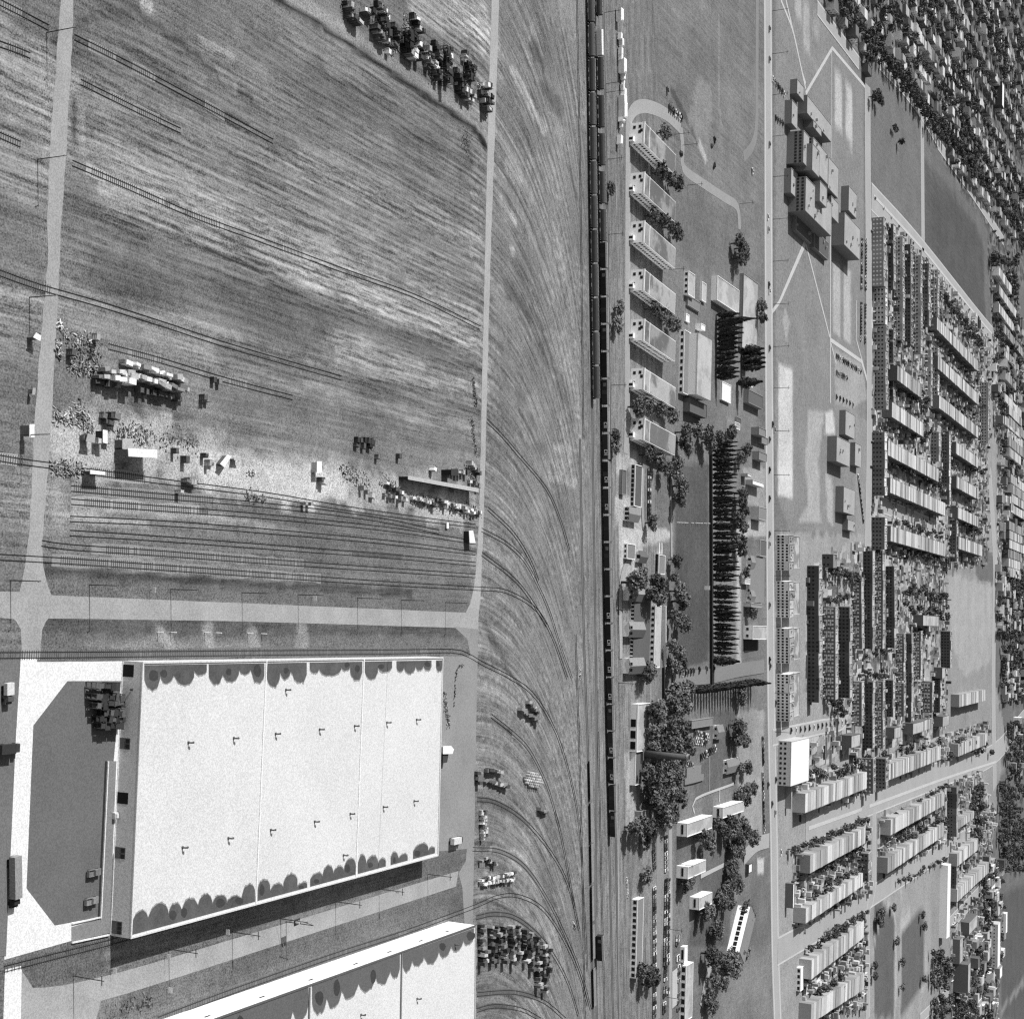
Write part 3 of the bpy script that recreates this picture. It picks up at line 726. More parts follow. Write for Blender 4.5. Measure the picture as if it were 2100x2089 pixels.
track(N, [(8, 1986), (110, 1960), (230, 1930), (420, 1880)], 'siding in the black shadow of the big warehouse', ((0.0, 0.5),))
track(N, [(323, 2090), (440, 2045), (540, 2009), (700, 1953), (829, 1911), (970, 1859), (1020, 1838), (1062, 1836), (1110, 1860), (1150, 1915), (1185, 1990), (1205, 2060)], 'siding between the back road and the lower warehouse, curving right', ((0.0, 0.45),), (MBALLD, ((0.0, 0.4),)))
track(E1, [(105, 445), (190, 530), (280, 635), (440, 830), (520, 1010), (570, 1180)], 'curved siding leaving the lane beside the long freight shed', (), (MBALLD, ((0.6, 0.9),)))
track(E1, [(75, 1060), (220, 1140), (320, 1240), (400, 1390), (460, 1530), (520, 1720), (585, 1900)], 'shiny curved siding in the middle of the fan', ((0.3, 1.0),), (M(0.33, 0.3, 1.0, 0.1), ((0.35, 1.0),)))
track(E1, [(110, 940), (250, 1075), (340, 1215), (395, 1350)], 'dark curved siding merging above the shiny one')
track(E1, [(75, 1195), (250, 1330), (350, 1450), (440, 1600)], 'faint curved siding between two brighter ones')
track(E2, [(130, 215), (250, 310), (345, 410), (440, 600), (500, 800), (535, 950), (600, 1300)], 'curved siding starting from a dead end below the stacked poles', ((0.0, 0.3),), (MBALL, ((0.15, 0.6),)))
track(E2, [(50, 685), (150, 700), (300, 790), (450, 960), (560, 1160), (625, 1420)], 'curved siding just below the round barrel stack', ((0.0, 0.4),))
track(E2, [(25, 965), (180, 978), (320, 1065), (450, 1255), (560, 1480), (640, 1680), (690, 1870)], 'curved siding swinging round the white crate row', ((0.1, 0.6),), (MBALL, ((0.1, 0.55),)))
track(E2, [(45, 1350), (150, 1330), (280, 1358), (430, 1490), (550, 1690), (620, 1900)], 'curved siding over the crowded lumber stacks', ((0.0, 0.5),), (MBALLD, ((0.0, 0.5),)))
track(E2, [(50, 1782), (200, 1770), (300, 1778), (430, 1825), (550, 1925)], 'curved siding at the bottom edge below the lumber stacks', ((0.0, 0.6),), (MBALLD, ((0.0, 0.6),)))
track(E2, [(50, 1872), (150, 1848), (300, 1868), (410, 1925)], 'lowest curved siding at the bottom edge', ((0.0, 0.6),))
# main line
TR0 = [(1189, 900), (1197, 1300), (1206, 1562), (1210.5, 1800), (1214, 2000), (1217, 2100)]
TR1 = [(1202, -30), (1207, 330), (1213, 765), (1219, 1180), (1223.5, 1500), (1221, 1800), (1221, 1960), (1224, 2100)]
TR2 = [(1218.5, -30), (1228, 480), (1234, 980), (1242, 1440), (1248.5, 1715), (1257, 2100)]
TR3 = [(1236, -30), (1245.5, 480), (1251.5, 980), (1257.5, 1460), (1263, 1760), (1270, 2100)]
MAIN = M(0.21, 0.3, 0.8, 0.08)
for pts, lb in ((TR0, 'main line track under the flat cars, nearest the fan'), (TR1, 'main line track under the left hand hopper train'), (TR2, 'main line track under the boxcar train'), (TR3, 'main line track nearest the back street, pale and empty')):
    track(N, pts, lb, (), (MAIN, ((0.0, 1.0),)), rw=0.2, zb=0.045)
for k, pts in enumerate(([(1180, 1300), (1192, 1700), (1199, 2100)], [(1226, 1500), (1233, 1800), (1240, 2100)], [(1182, -30), (1190, 400), (1196, 900)])):
    track(N, pts, ['empty track left of the flat cars', 'empty track between flat cars and the boxcar line', 'empty track left of the hopper train'][k], (), None, rw=0.2)

# ------------------------------------------------------------------ rolling stock
MCAR = M(0.035, 0.25, 0.6, 0.2, rand=0.3, name='boxcar_red_paint')
MCARR = M(0.20, 0.2, 0.6, 0.2, rand=0.35, name='boxcar_roof')
MHOP = M(0.10, 0.2, 0.5, 0.2, rand=0.35, name='hopper_grey')
MHOPR = M(0.19, 0.2, 0.5, 0.2, rand=0.3, name='hopper_roof')
MSTEEL = M(0.012, 0.1, 1, 0.1, name='black_steel')
MWHITE = M(0.85, 0.04, 1, 0.1, name='white_paint')
def bogie(parent, x):
    mb = MB()
    for y in (-0.95, 0.85): mb.box(x - 1.2, y, 0.45, x + 1.2, y + 0.12, 0.8)
    for wx in (x - 0.85, x + 0.85):
        for y in (-0.85, 0.72): mb.tube((wx, y, 0.62), (wx, y + 0.13, 0.62), 0.42, 0.42, 10)
        mb.tube((wx, -0.8, 0.62), (wx, 0.8, 0.62), 0.08, 0.08, 6)
    mb.box(x - 0.25, -0.9, 0.7, x + 0.25, 0.9, 1.0)
    return mb.build('bogie', MSTEEL, parent)
CARX = {}
def stroke_letters(L, H, y):
    """the railway's two-letter mark on the boxcar side, drawn as flat raised strokes"""
    mb = MB(); t = H * 0.2; w = H * 0.72
    def r(x0, z0, x1, z1): mb.box(L + x0, y - 0.02, 2.0 + z0, L + x1, y, 2.0 + z1)
    r(0, 0, t, H); r(t, H - t, w, H); r(t, 0, w, t)                      # C
    x = w + H * 0.16
    r(x, 0, x + t, H); r(x + w - t, 0, x + w, H)                          # N
    mb.hexa([(L + x + t, y - 0.02, 2.0 + H - t), (L + x + t, y, 2.0 + H - t), (L + x + t, y, 2.0 + H), (L + x + t, y - 0.02, 2.0 + H)],
            [(L + x + w - t, y - 0.02, 2.0), (L + x + w - t, y, 2.0), (L + x + w - t, y, 2.0 + t), (L + x + w - t, y - 0.02, 2.0 + t)])
    return mb
def boxcar(kind):
    if kind in CARX: return CARX[kind]
    r = {}
    L, W = 12.6, 1.45
    mb = MB(); mb.box(-L / 2, -W, 1.05, L / 2, W, 3.95)
    for i in range(14):
        x = -L / 2 + 0.3 + i * (L - 0.6) / 13
        for y in (-W - 0.05, W): mb.box(x - 0.05, y, 1.1, x + 0.05, y + 0.05, 3.9)
    mb.box(-L / 2 + 0.6, -W + 0.25, 0.85, L / 2 - 0.6, W - 0.25, 1.05)
    r['body'] = mb.mesh('body', MWHITE if kind == 'white' else MCAR)
    mb = MB()
    mb.hexa([(-L / 2, -W - 0.06, 3.95), (L / 2, -W - 0.06, 3.95), (L / 2, W + 0.06, 3.95), (-L / 2, W + 0.06, 3.95)], [(-L / 2, -0.3, 4.3), (L / 2, -0.3, 4.3), (L / 2, 0.3, 4.3), (-L / 2, 0.3, 4.3)])
    for i in range(10):
        x = -L / 2 + 0.4 + i * (L - 0.8) / 9
        mb.hexa([(x - 0.06, -W - 0.06, 3.98), (x + 0.06, -W - 0.06, 3.98), (x + 0.06, W + 0.06, 3.98), (x - 0.06, W + 0.06, 3.98)], [(x - 0.06, -0.3, 4.36), (x + 0.06, -0.3, 4.36), (x + 0.06, 0.3, 4.36), (x - 0.06, 0.3, 4.36)])
    r['roof'] = mb.mesh('roof', MWHITE if kind == 'white' else MCARR)
    mb = MB(); mb.box(-L / 2, -0.3, 4.38, L / 2, 0.3, 4.43); r['roof_walk'] = mb.mesh('roof_walk', M(0.42, 0.1))
    mb = MB()
    mb.box(-1.1, -W - 0.12, 1.15, 1.1, -W - 0.05, 3.85); mb.box(-2.4, -W - 0.14, 3.85, 2.4, -W - 0.05, 3.95)
    r['door'] = mb.mesh('door', MWHITE if kind == 'white' else M(0.05, 0.2, 0.6, 0.2, rand=0.5))
    mb = MB()
    for x in (-L / 2 - 0.35, L / 2 + 0.05): mb.box(x, -0.12, 0.85, x + 0.35, 0.12, 1.1)
    r['coupler'] = mb.mesh('coupler', MSTEEL)
    if kind == 'mark': r['lettering'] = stroke_letters(1.4, 1.75, -W - 0.055).mesh('lettering', MWHITE)
    if kind == 'panel':
        mb = MB(); mb.box(-4.6, -W - 0.075, 1.9, -2.9, -W - 0.055, 3.5); r['panel'] = mb.mesh('panel', M(0.25, 0.2))
    CARX[kind] = r
    return r
def hopper():
    if 'hop' in CARX: return CARX['hop']
    r = {}; L, W = 15.6, 1.5
    prof = [(-W, 1.5), (-W - 0.02, 2.6), (-1.36, 3.3), (-0.95, 3.8), (-0.4, 4.05), (0.4, 4.05), (0.95, 3.8), (1.36, 3.3), (W + 0.02, 2.6), (W, 1.5)]
    mb = MB(); n = len(prof)
    for x in (-L / 2, L / 2): mb.v += [(x, y, z) for y, z in prof]
    for i in range(n): mb.f.append((i, (i + 1) % n, n + (i + 1) % n, n + i)); mb.m.append(0)
    mb.f.append(tuple(range(n - 1, -1, -1))); mb.m.append(0); mb.f.append(tuple(range(n, 2 * n))); mb.m.append(0)
    for k in range(3):
        x = -4.6 + k * 4.6
        mb.hexa([(x - 0.5, -0.9, 0.55), (x + 0.5, -0.9, 0.55), (x + 0.5, 0.9, 0.55), (x - 0.5, 0.9, 0.55)], [(x - 2.1, -W, 1.5), (x + 2.1, -W, 1.5), (x + 2.1, W, 1.5), (x - 2.1, W, 1.5)])
    me = mb.mesh('body', MHOP); r['body'] = me
    mb = MB(); mb.box(-L / 2, -0.42, 4.07, L / 2, 0.42, 4.14)
    for k in range(6):
        x = -6.2 + k * 2.48
        mb.tube((x, 0, 4.12), (x, 0, 4.3), 0.36, 0.33, 8)
    r['roof_walk'] = mb.mesh('roof_walk', MHOPR)
    mb = MB()
    for s in (-1, 1):
        for y in (-1.2, 1.1): mb.bar((s * L / 2, y, 1.1), (s * (L / 2 - 1.4), y, 3.0), 0.12, 0.12)
        mb.box(s * L / 2 - 0.5, -1.5, 1.0, s * L / 2 + 0.5, 1.5, 1.2)
    r['end_frame'] = mb.mesh('end_frame', MSTEEL)
    mb = MB(); mb.box(-L / 2 + 1.5, -1.52, 1.3, L / 2 - 1.5, -1.42, 1.5); r['side_sill'] = mb.mesh('side_sill', M(0.3, 0.2))
    CARX['hop'] = r
    return r
def set_car(parts, pos, ang, bog, name, label, group):
    t = thing(name, label, 'freight car', (pos.x, pos.y, 0.2), ang, group)
    for k, me in parts.items(): obj(k, me, t)
    if bog not in CARX:
        CARX[bog] = True
    return t
bog0 = MB()
def bogie_mesh():
    if 'bogie' not in CARX:
        t = obj('tmp', None); b = bogie(t, 0.0); CARX['bogie'] = b.data
        bpy.data.objects.remove(b); bpy.data.objects.remove(t)
    return CARX['bogie']
def along_line(pts):
    line = smooth_line(ground_pts(N, pts), 4.0)
    d = [0.0]
    for a, b in zip(line[:-1], line[1:]): d.append(d[-1] + (b - a).length)
    def at_(s):
        for i in range(len(line) - 1):
            if d[i + 1] >= s or i == len(line) - 2:
                t = (s - d[i]) / (d[i + 1] - d[i]); v = line[i + 1] - line[i]
                return line[i].lerp(line[i + 1], t), math.atan2(v.y, v.x)
    def s_at_py(py):
        best = min(range(len(line)), key=lambda i: abs(P(line[i].x, line[i].y)[1] - py))
        return d[best]
    return at_, s_at_py, d[-1]
def wagon(parts, at_, s, half, name, label, group):
    p, a = at_(s)
    t = thing(name, label, 'freight car', (p.x, p.y, 0.2), a, group)
    for k, me in parts.items(): obj(k, me, t)
    for x in (-half, half):
        b = obj('bogie', bogie_mesh(), t); b.location.x = x
    return t
at1, sp1, L1 = along_line(TR1)
ends1 = [-3 + 64.4 * k for k in range(13)]
for k in range(12):
    c = sp1(ends1[k] + 32 - 3) if k else sp1(ends1[1] - 3) - 8.4
    wagon(hopper(), at1, sp1(0) + 8.3 + 16.9 * k - 6, 5.6, 'hopper_car', '%s covered hopper from the top of the left hand train' % ordinal(k + 1), 'covered hoppers of the left hand train')
at2, sp2, L2 = along_line(TR2)
s = sp2(0) - 4
k = 0
names = ['hop', 'white', 'hop', 'hop', 'hop', 'hop', 'hop', 'hop', 'hop']
hopk = 0
s = sp2(0) - 1.0
wagon(hopper(), at2, s, 5.6, 'hopper_car', 'first covered hopper of the right hand train, above the white boxcar', 'covered hoppers of the right hand train')
s += 8.4 + 6.8
wagon(boxcar('white'), at2, sp2(85), 4.4, 'boxcar', 'bright white boxcar near the top of the right hand train', None)
s = sp2(85) + 6.8 + 8.3
s_end = sp2(490)
nh = max(1, int(round((s_end - s + 8.0) / 16.8)))
st_ = (s_end - 8.3 - s) / (nh - 1)
for i in range(nh):
    wagon(hopper(), at2, s + st_ * i, 5.6, 'hopper_car', '%s covered hopper below the white boxcar in the right hand train' % ordinal(i + 1), 'covered hoppers of the right hand train')
sb, se = sp2(491) + 6.8, sp2(1713) - 6.8
nb = int(round((se - sb) / 13.55)) + 1
MARK = {1: 'plain'}
cn_y = [C1(0, y)[1] for y in (1425, 1640, 1845)] + [C2(0, y)[1] for y in (200, 615, 1030, 1225, 1425, 1640, 1840)] + [C3(0, y)[1] for y in (410, 615)]
for i in range(nb):
    sc = sb + (se - sb) * i / (nb - 1)
    p, a = at2(sc)
    py = P(p.x, p.y, 2.5)[1]
    mk = any(-25 < y - py < 29 for y in cn_y) and min(abs(y - 10 - py) for y in cn_y) < 27
    kd = 'mark' if mk else ('panel' if i % 2 else 'plain')
    wagon(boxcar(kd), at2, sc, 4.4, 'boxcar', '%s dark boxcar from the top of the boxcar train%s' % (ordinal(i + 1), ', with big white letters' if mk else ', without lettering'), 'dark boxcars')
# lone boxcar and the string of empty flat cars
p = G(1221, 1941); v_ = G(1222.5, 1990) - p
a = math.atan2(v_.y, v_.x)
wagon(boxcar('panel'), lambda s: (p, a), 0, 4.4, 'boxcar', 'lone dark boxcar standing near the bottom beside the flat cars', None)
at0, sp0, L0 = along_line(TR0)
mb = MB(); Lf = 19.2
mb.box(-Lf / 2, -1.4, 0.95, Lf / 2, 1.4, 1.25)
for i in range(9):
    x = -Lf / 2 + 1.2 + i * 2.1
    mb.box(x - 0.06, -1.5, 0.95, x + 0.06, -1.4, 1.2)
FLAT = {'deck': mb.mesh('deck', M(0.26, 0.35, 0.35, 0.3))}
mb = MB(); mb.box(-Lf / 2, -1.48, 0.45, Lf / 2, -1.34, 1.15); mb.box(-Lf / 2, 1.34, 0.45, Lf / 2, 1.48, 1.15); mb.box(-Lf / 2, -0.3, 0.5, Lf / 2, 0.3, 0.93); FLAT['side_sill'] = mb.mesh('side_sill', M(0.018, 0.2))
for i in range(6):
    y0 = [1562, 1648, 1730, 1812, 1982 - 60, 1982][i]
    wagon(FLAT, at0, sp0([1605, 1688, 1770, 1852, 1933, 2020][i]), 7.2, 'flat_car', '%s empty flat car from the top of the low dark string' % ordinal(i + 1), 'empty flat cars')

# ------------------------------------------------------------------ warehouses
def edge_box(mb, p, q, t0, t1, z0, z1, out, back=0.02, m=0):
    """box on the outside of a vertical wall running p->q (outside is to the right of p->q)"""
    p, q = Vector(p[:2]), Vector(q[:2]); d = q - p; n = Vector((d.y, -d.x)).normalized()
    a, b = p + d * t0, p + d * t1
    c = [a - n * back, b - n * back, b + n * out, a + n * out]
    mb.hexa([(v.x, v.y, z0) for v in (c[3], c[2], c[1], c[0])], [(v.x, v.y, z1) for v in (c[3], c[2], c[1], c[0])], m)
HW = 0.5 * (hgt(250, 1355, 292) + hgt(226, 1914, 266))
WR = [G(*p, HW) for p in ((292, 1357), (908, 1347), (898, 1754), (267, 1924))]
org = Vector((WR[0].x, WR[0].y, 0))
def loc_(p): return Vector((p.x - org.x, p.y - org.y))
wA, wB, wC, wD = [loc_(p) for p in WR]
wh = thing('warehouse', 'huge flat white roofed warehouse with scalloped dark stains along both long edges', 'warehouse', org)
MWALL = M(0.60, 0.16, 2.4, 0.03, name='grey_cladding')
mb = MB(); mb.prism([wA, wB, wC, wD], 0, HW - 0.05, 0); mb.build('wall', MWALL, wh)
MROOFW = M(0.63, 0.13, 2.4, 0.03, name='white_roof_gravel')
def inset(poly, d):
    c = sum(poly, Vector((0, 0))) / len(poly)
    out = []
    n = len(poly)
    for i in range(n):
        p0, p1, p2 = poly[i - 1], poly[i], poly[(i + 1) % n]
        e1, e2 = (p1 - p0).normalized(), (p2 - p1).normalized()
        n1, n2 = Vector((-e1.y, e1.x)), Vector((-e2.y, e2.x))
        if n1.dot(c - p1) < 0: n1 = -n1
        if n2.dot(c - p1) < 0: n2 = -n2
        b = (n1 + n2); b = b / (b.dot(n1))
        out.append(p1 + b * d)
    return out
ip = inset([wA, wB, wC, wD], 0.45)
mb = MB(); mb.prism(ip, HW - 0.3, HW - 0.02, 0); mb.build('roof', MROOFW, wh)
for i in range(4):
    o4, i4 = [wA, wB, wC, wD], ip
    mb = MB(); j = (i + 1) % 4
    op = inset([wA, wB, wC, wD], -0.06)
    q = [op[i], op[j], ip[j], ip[i]]
    mb.prism(q, HW - 0.08, HW + 0.3, 0); mb.build('parapet', M(0.62, 0.06, 0.8, 0.05), wh)
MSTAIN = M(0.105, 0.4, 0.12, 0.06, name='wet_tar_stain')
def on_roof(x, y, h): 
    g = G(x, y, h); return Vector((g.x - org.x, g.y - org.y))
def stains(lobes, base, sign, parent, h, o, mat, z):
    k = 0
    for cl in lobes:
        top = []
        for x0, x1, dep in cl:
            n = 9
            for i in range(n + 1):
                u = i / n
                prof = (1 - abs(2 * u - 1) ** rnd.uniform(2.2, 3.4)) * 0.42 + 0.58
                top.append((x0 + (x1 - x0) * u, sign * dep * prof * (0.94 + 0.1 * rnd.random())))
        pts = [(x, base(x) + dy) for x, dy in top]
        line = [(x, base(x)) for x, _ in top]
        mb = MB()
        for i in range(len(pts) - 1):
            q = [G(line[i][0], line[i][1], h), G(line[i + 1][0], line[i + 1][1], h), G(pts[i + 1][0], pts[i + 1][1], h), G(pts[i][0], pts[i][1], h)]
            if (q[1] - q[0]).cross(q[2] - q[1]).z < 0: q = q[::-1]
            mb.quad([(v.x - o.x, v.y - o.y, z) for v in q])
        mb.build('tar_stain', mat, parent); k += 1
        mb = MB()                                  # paler damp fringe under the stain
        for i in range(len(pts) - 1):
            e0, e1 = sign * rnd.uniform(1.5, 4.5), sign * rnd.uniform(1.5, 4.5)
            q = [G(line[i][0], line[i][1], h), G(line[i + 1][0], line[i + 1][1], h), G(pts[i + 1][0], pts[i + 1][1] + e1, h), G(pts[i][0], pts[i][1] + e0, h)]
            if (q[1] - q[0]).cross(q[2] - q[1]).z < 0: q = q[::-1]
            mb.quad([(v.x - o.x, v.y - o.y, z - 0.01) for v in q])
        mb.build('damp_fringe', M(0.30, 0.3, 0.3, 0.06), parent)
        for _ in range(max(1, len(cl) // 2)):     # thicker tar inside
            x0, x1, dep = rnd.choice(cl); cx_ = rnd.uniform(x0 + 4, x1 - 4); n = 10; mb = MB(); rx_, ry_ = (x1 - x0) * rnd.uniform(0.18, 0.34), dep * rnd.uniform(0.2, 0.34); cy_ = base(cx_) + sign * dep * rnd.uniform(0.32, 0.5)
            q = [G(cx_ + rx_ * math.cos(2 * math.pi * i / n) * rnd.uniform(0.8, 1.1), cy_ + ry_ * math.sin(2 * math.pi * i / n) * rnd.uniform(0.8, 1.1), h) for i in range(n)]
            a_ = sum(q[i].x * q[(i + 1) % n].y - q[(i + 1) % n].x * q[i].y for i in range(n))
            if a_ < 0: q = q[::-1]
            mb.quad([(v.x - o.x, v.y - o.y, z + 0.012 + 0.002 * _) for v in q]); mb.build('tar_blot', M(0.055, 0.3, 0.3, 0.06), parent)
topb = lambda x: 1357 + (x - 292) * (-10 / 616) + 6.5
botb = lambda x: 1924 + (x - 267) * (-170 / 631) - 7
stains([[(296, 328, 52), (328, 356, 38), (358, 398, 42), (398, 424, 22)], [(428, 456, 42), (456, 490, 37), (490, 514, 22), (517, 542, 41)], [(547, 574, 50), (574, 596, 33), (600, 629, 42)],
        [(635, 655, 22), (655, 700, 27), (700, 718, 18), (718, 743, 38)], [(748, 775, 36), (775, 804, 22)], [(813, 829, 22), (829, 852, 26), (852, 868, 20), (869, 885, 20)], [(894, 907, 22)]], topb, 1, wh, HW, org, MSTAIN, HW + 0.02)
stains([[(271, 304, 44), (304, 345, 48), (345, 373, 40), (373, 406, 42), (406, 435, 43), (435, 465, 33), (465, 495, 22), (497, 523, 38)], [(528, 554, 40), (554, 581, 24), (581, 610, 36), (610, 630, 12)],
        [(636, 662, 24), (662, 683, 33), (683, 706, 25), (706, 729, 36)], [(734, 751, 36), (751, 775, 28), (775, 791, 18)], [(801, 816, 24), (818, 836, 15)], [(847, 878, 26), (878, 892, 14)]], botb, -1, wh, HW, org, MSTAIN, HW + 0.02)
for a, b in (((546, 1351), (524, 1852)), ((746, 1349), (729, 1797))):
    mb = MB(); mb.bar((*on_roof(*a, HW), HW + 0.15), (*on_roof(*b, HW), HW + 0.15), 0.5, 0.36); mb.build('roof_joint', M(0.8, 0.05), wh)
for a, b in (((796, 1348), (775, 1786)),):
    mb = MB(); mb.bar((*on_roof(*a, HW), HW), (*on_roof(*b, HW), HW), 0.22, 0.04); mb.build('roof_seam', M(0.5, 0.2), wh)
vent = MB(); vent.tube((0, 0, 0), (0, 0, 1.25), 0.26, 0.24, 8); vent.tube((0, 0, 1.2), (0, 0.55, 1.55), 0.26, 0.3, 8); vent.tube((0, 0.5, 1.52), (0, 0.8, 1.35), 0.34, 0.36, 8); vent.box(-0.4, -0.4, 0, 0.4, 0.4, 0.18)
vent_me = vent.mesh('roof_vent', M(0.11, 0.2))
for x, y in ((386, 1522), (479, 1513), (586, 1414), (565, 1504), (655, 1495), (727, 1488), (793, 1481), (854, 1475), (374, 1737), (468, 1718), (555, 1701), (645, 1684), (718, 1668), (786, 1654), (849, 1642), (704, 1753)):
    o = obj('roof_vent', vent_me, wh); q = on_roof(x, y, HW); o.location = (q.x, q.y, HW - 0.02)
# doors of the long grey front (runs from corner D to corner A on the camera side)
fx0, fx1 = G(226, 1914).x - org.x, G(250, 1355).x - org.x
def tf(py):
    return (py - 1914) / (1355 - 1914)
def front(name, y0, y1, z0, z1, mat, out=0.06, parent=None):
    mb = MB(); a, b = sorted((tf(y0), tf(y1)))
    edge_box(mb, wA, wD, 1 - b, 1 - a, z0, z1, out); return mb.build(name, mat, parent or wh)
MBLK = M(0.006, 0.1, name='open_black'); MDOOR = M(0.13, 0.1, 0.5, 0.1, name='door_grey'); MGLS = M(0.02, 0.1, rough=0.3, name='dark_glass')
for y0, y1 in ((1362, 1387), (1623, 1646)):
    front('open_door', y0, y1, 0.2, 4.3, MBLK)
for y0, y1, ps in ((1512, 1535, ((1514, 1522), (1525, 1533))), (1734, 1757, ((1736, 1744), (1748, 1756))), (1883, 1909, ((1885, 1891), (1893, 1900), (1902, 1908)))):
    d = front('roller_door', y0, y1, 0.2, 4.2, MDOOR)
    for a, b in ps: front('pane', a, b, 2.6, 3.9, MGLS, 0.12, d)
front('lamp_bracket', 1411, 1414, 4.0, 4.3, MBLK, 1.0)
front('base_course', 1356, 1912, 0.0, 0.35, M(0.7, 0.05), 0.18)
# raised loading dock with its dark drain channel
MDOCK = M(0.24, 0.1, 0.8, 0.05, name='dock_concrete')
dk = thing('loading_dock', 'long grey loading dock with pale lip along the warehouse front', 'loading dock', org)
mb = MB()
q = [on_roof(*p, 0) for p in ((222, 1560), (238, 1560), (224, 1912), (146, 1930), (146, 1900), (202, 1884))]
mb.prism(q, 0.0, 0.12); mb.build('slab', MDOCK, dk)
mb = MB(); q = [on_roof(*p, 0) for p in ((215, 1560), (219, 1560), (204, 1880), (200, 1880))]; mb.prism(q, 0.06, 0.14); mb.build('drain', M(0.03, 0.3, 1.0), dk)
mb = MB(); mb.bar((*on_roof(220, 1560, 0), 0.3), (*on_roof(205, 1882, 0), 0.3), 0.35, 0.5); mb.build('lip', MCONC, dk)
mb = MB(); mb.bar((*on_roof(204, 1880, 0), 0.25), (*on_roof(146, 1893, 0), 0.25), 0.35, 0.5); mb.build('lip', MCONC, dk)
mb = MB(); mb.bar((*on_roof(222, 1916, 0), 0.25), (*on_roof(146, 1932, 0), 0.25), 0.4, 0.5); mb.build('lip', MCONC, dk)
mb = MB(); q = on_roof(233, 1671, 0); mb.box(q.x - 0.9, q.y - 0.9, 0.1, q.x + 0.9, q.y + 0.5, 1.3); mb.box(q.x - 0.6, q.y - 0.7, 1.3, q.x + 0.6, q.y + 0.3, 1.7); mb.build('leveller', M(0.6, 0.1), dk)

HW2 = 12.4
W2 = [G(*p, HW2) for p in ((975, 1896), (972, 2330), (240, 2330), (300, 2138))]
W2[0] = G(975, 1896, HW2); W2[3] = W2[0] + (G(520, 2059, HW2) - W2[0]) * 1.55; W2[2] = W2[1] + (W2[3] - W2[0])
org2 = Vector((W2[0].x, W2[0].y, 0))
w2 = thing('warehouse', 'lower warehouse with a sunlit white side wall and stained roof, cut by the bottom edge', 'warehouse', org2)
V2 = [Vector((p.x - org2.x, p.y - org2.y)) for p in W2]
mb = MB(); mb.prism(V2, 0, HW2 - 0.05); mb.build('wall', M(0.80, 0.05, 0.5, 0.03, name='white_cladding'), w2)
i2 = inset(V2, 0.45)
mb = MB(); mb.prism(i2, HW2 - 0.3, HW2 - 0.02); mb.build('roof', MROOFW, w2)
for i in range(4):
    j = (i + 1) % 4; op = inset(V2, -0.06); mb = MB(); mb.prism([op[i], op[j], i2[j], i2[i]], HW2 - 0.1, HW2 + 0.35); mb.build('parapet', M(0.12 if i == 3 else 0.5, 0.08), w2)
b2 = lambda x: 1896 + (975 - x) * (2059 - 1896) / (975 - 520) + 5
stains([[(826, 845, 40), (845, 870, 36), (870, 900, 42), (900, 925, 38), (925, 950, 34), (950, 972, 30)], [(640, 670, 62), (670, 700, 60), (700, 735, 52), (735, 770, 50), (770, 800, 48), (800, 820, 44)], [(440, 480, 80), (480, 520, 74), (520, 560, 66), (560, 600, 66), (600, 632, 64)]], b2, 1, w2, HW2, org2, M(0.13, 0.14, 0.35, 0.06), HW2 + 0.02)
for a, b in (((634, 2024), (628, 2300)), ((823, 1954), (817, 2300))):
    q1, q2 = G(*a, HW2), G(*b, HW2)
    mb = MB(); mb.bar((q1.x - org2.x, q1.y - org2.y, HW2 + 0.2), (q2.x - org2.x, q2.y - org2.y, HW2 + 0.2), 0.7, 0.45); mb.build('roof_joint', M(0.2, 0.1), w2)
for t in (0.07, 0.16, 0.26, 0.36, 0.48, 0.6, 0.72, 0.84):
    mb = MB(); edge_box(mb, V2[3], V2[0], 1 - t - 0.012, 1 - t, 8.6, 9.4, 0.1); mb.build('wall_vent', MBLK, w2)
for x, y in ((933, 1936), (855, 2047), (740, 2080)):
    o = obj('roof_vent', vent_me, w2); q = G(x, y, HW2); o.location = (q.x - org2.x, q.y - org2.y, HW2 - 0.02)
# ------------------------------------------------------------------ lamp posts, line poles, signs
MPOLE = M(0.05, 0.2, name='weathered_pole')
def pole(x, y, h, label, kind='lamp', cat='lamp post', group=None, r=0.13):
    g = G(x, y)
    t = thing('lamp_post' if kind == 'lamp' else 'utility_pole', label, cat, g, 0, group)
    mb = MB(); mb.tube((0, 0, 0), (0, 0, h), r * 1.3, r * 0.9, 6); mb.build('pole', MPOLE, t)
    if kind == 'lamp':
        mb = MB(); mb.bar((0, 0, h - 0.3), (0.15, -0.7, h + 0.1), 0.1, 0.1); mb.box(0.05, -1.15, h, 0.3, -0.65, h + 0.16); mb.build('lamp_arm', M(0.2, 0.1), t)
    else:
        mb = MB(); mb.box(-1.3, -0.08, h - 0.9, 1.3, 0.08, h - 0.7); mb.build('crossarm', MPOLE, t)
        if kind == 'two':
            mb = MB(); mb.box(-1.0, -0.08, h - 3.3, 1.0, 0.08, h - 3.1); mb.build('crossarm', MPOLE, t)
        if kind == 'drum':
            mb = MB(); mb.tube((0.35, 0.1, h - 3.6), (0.35, 0.1, h - 2.4), 0.35, 0.35, 8); mb.build('transformer', M(0.45, 0.1), t)
    return t
for i, (x, y) in enumerate(((21, 1190), (183, 1199), (350, 1208), (496, 1215), (611, 1219), (733, 1226), (823, 1230), (913, 1235))):
    pole(x, y, 10.6, '%s lamp post from the left along the straight road' % ordinal(i + 1), 'lamp', group='lamp posts of the straight road')
for i, (x, y) in enumerate(((95.5, 67), (77, 327), (60, 610), (42, 892))):
    pole(x, y, 10.2, '%s lamp post from the top along the gravel road' % ordinal(i + 1), 'lamp', group='lamp posts of the gravel road')
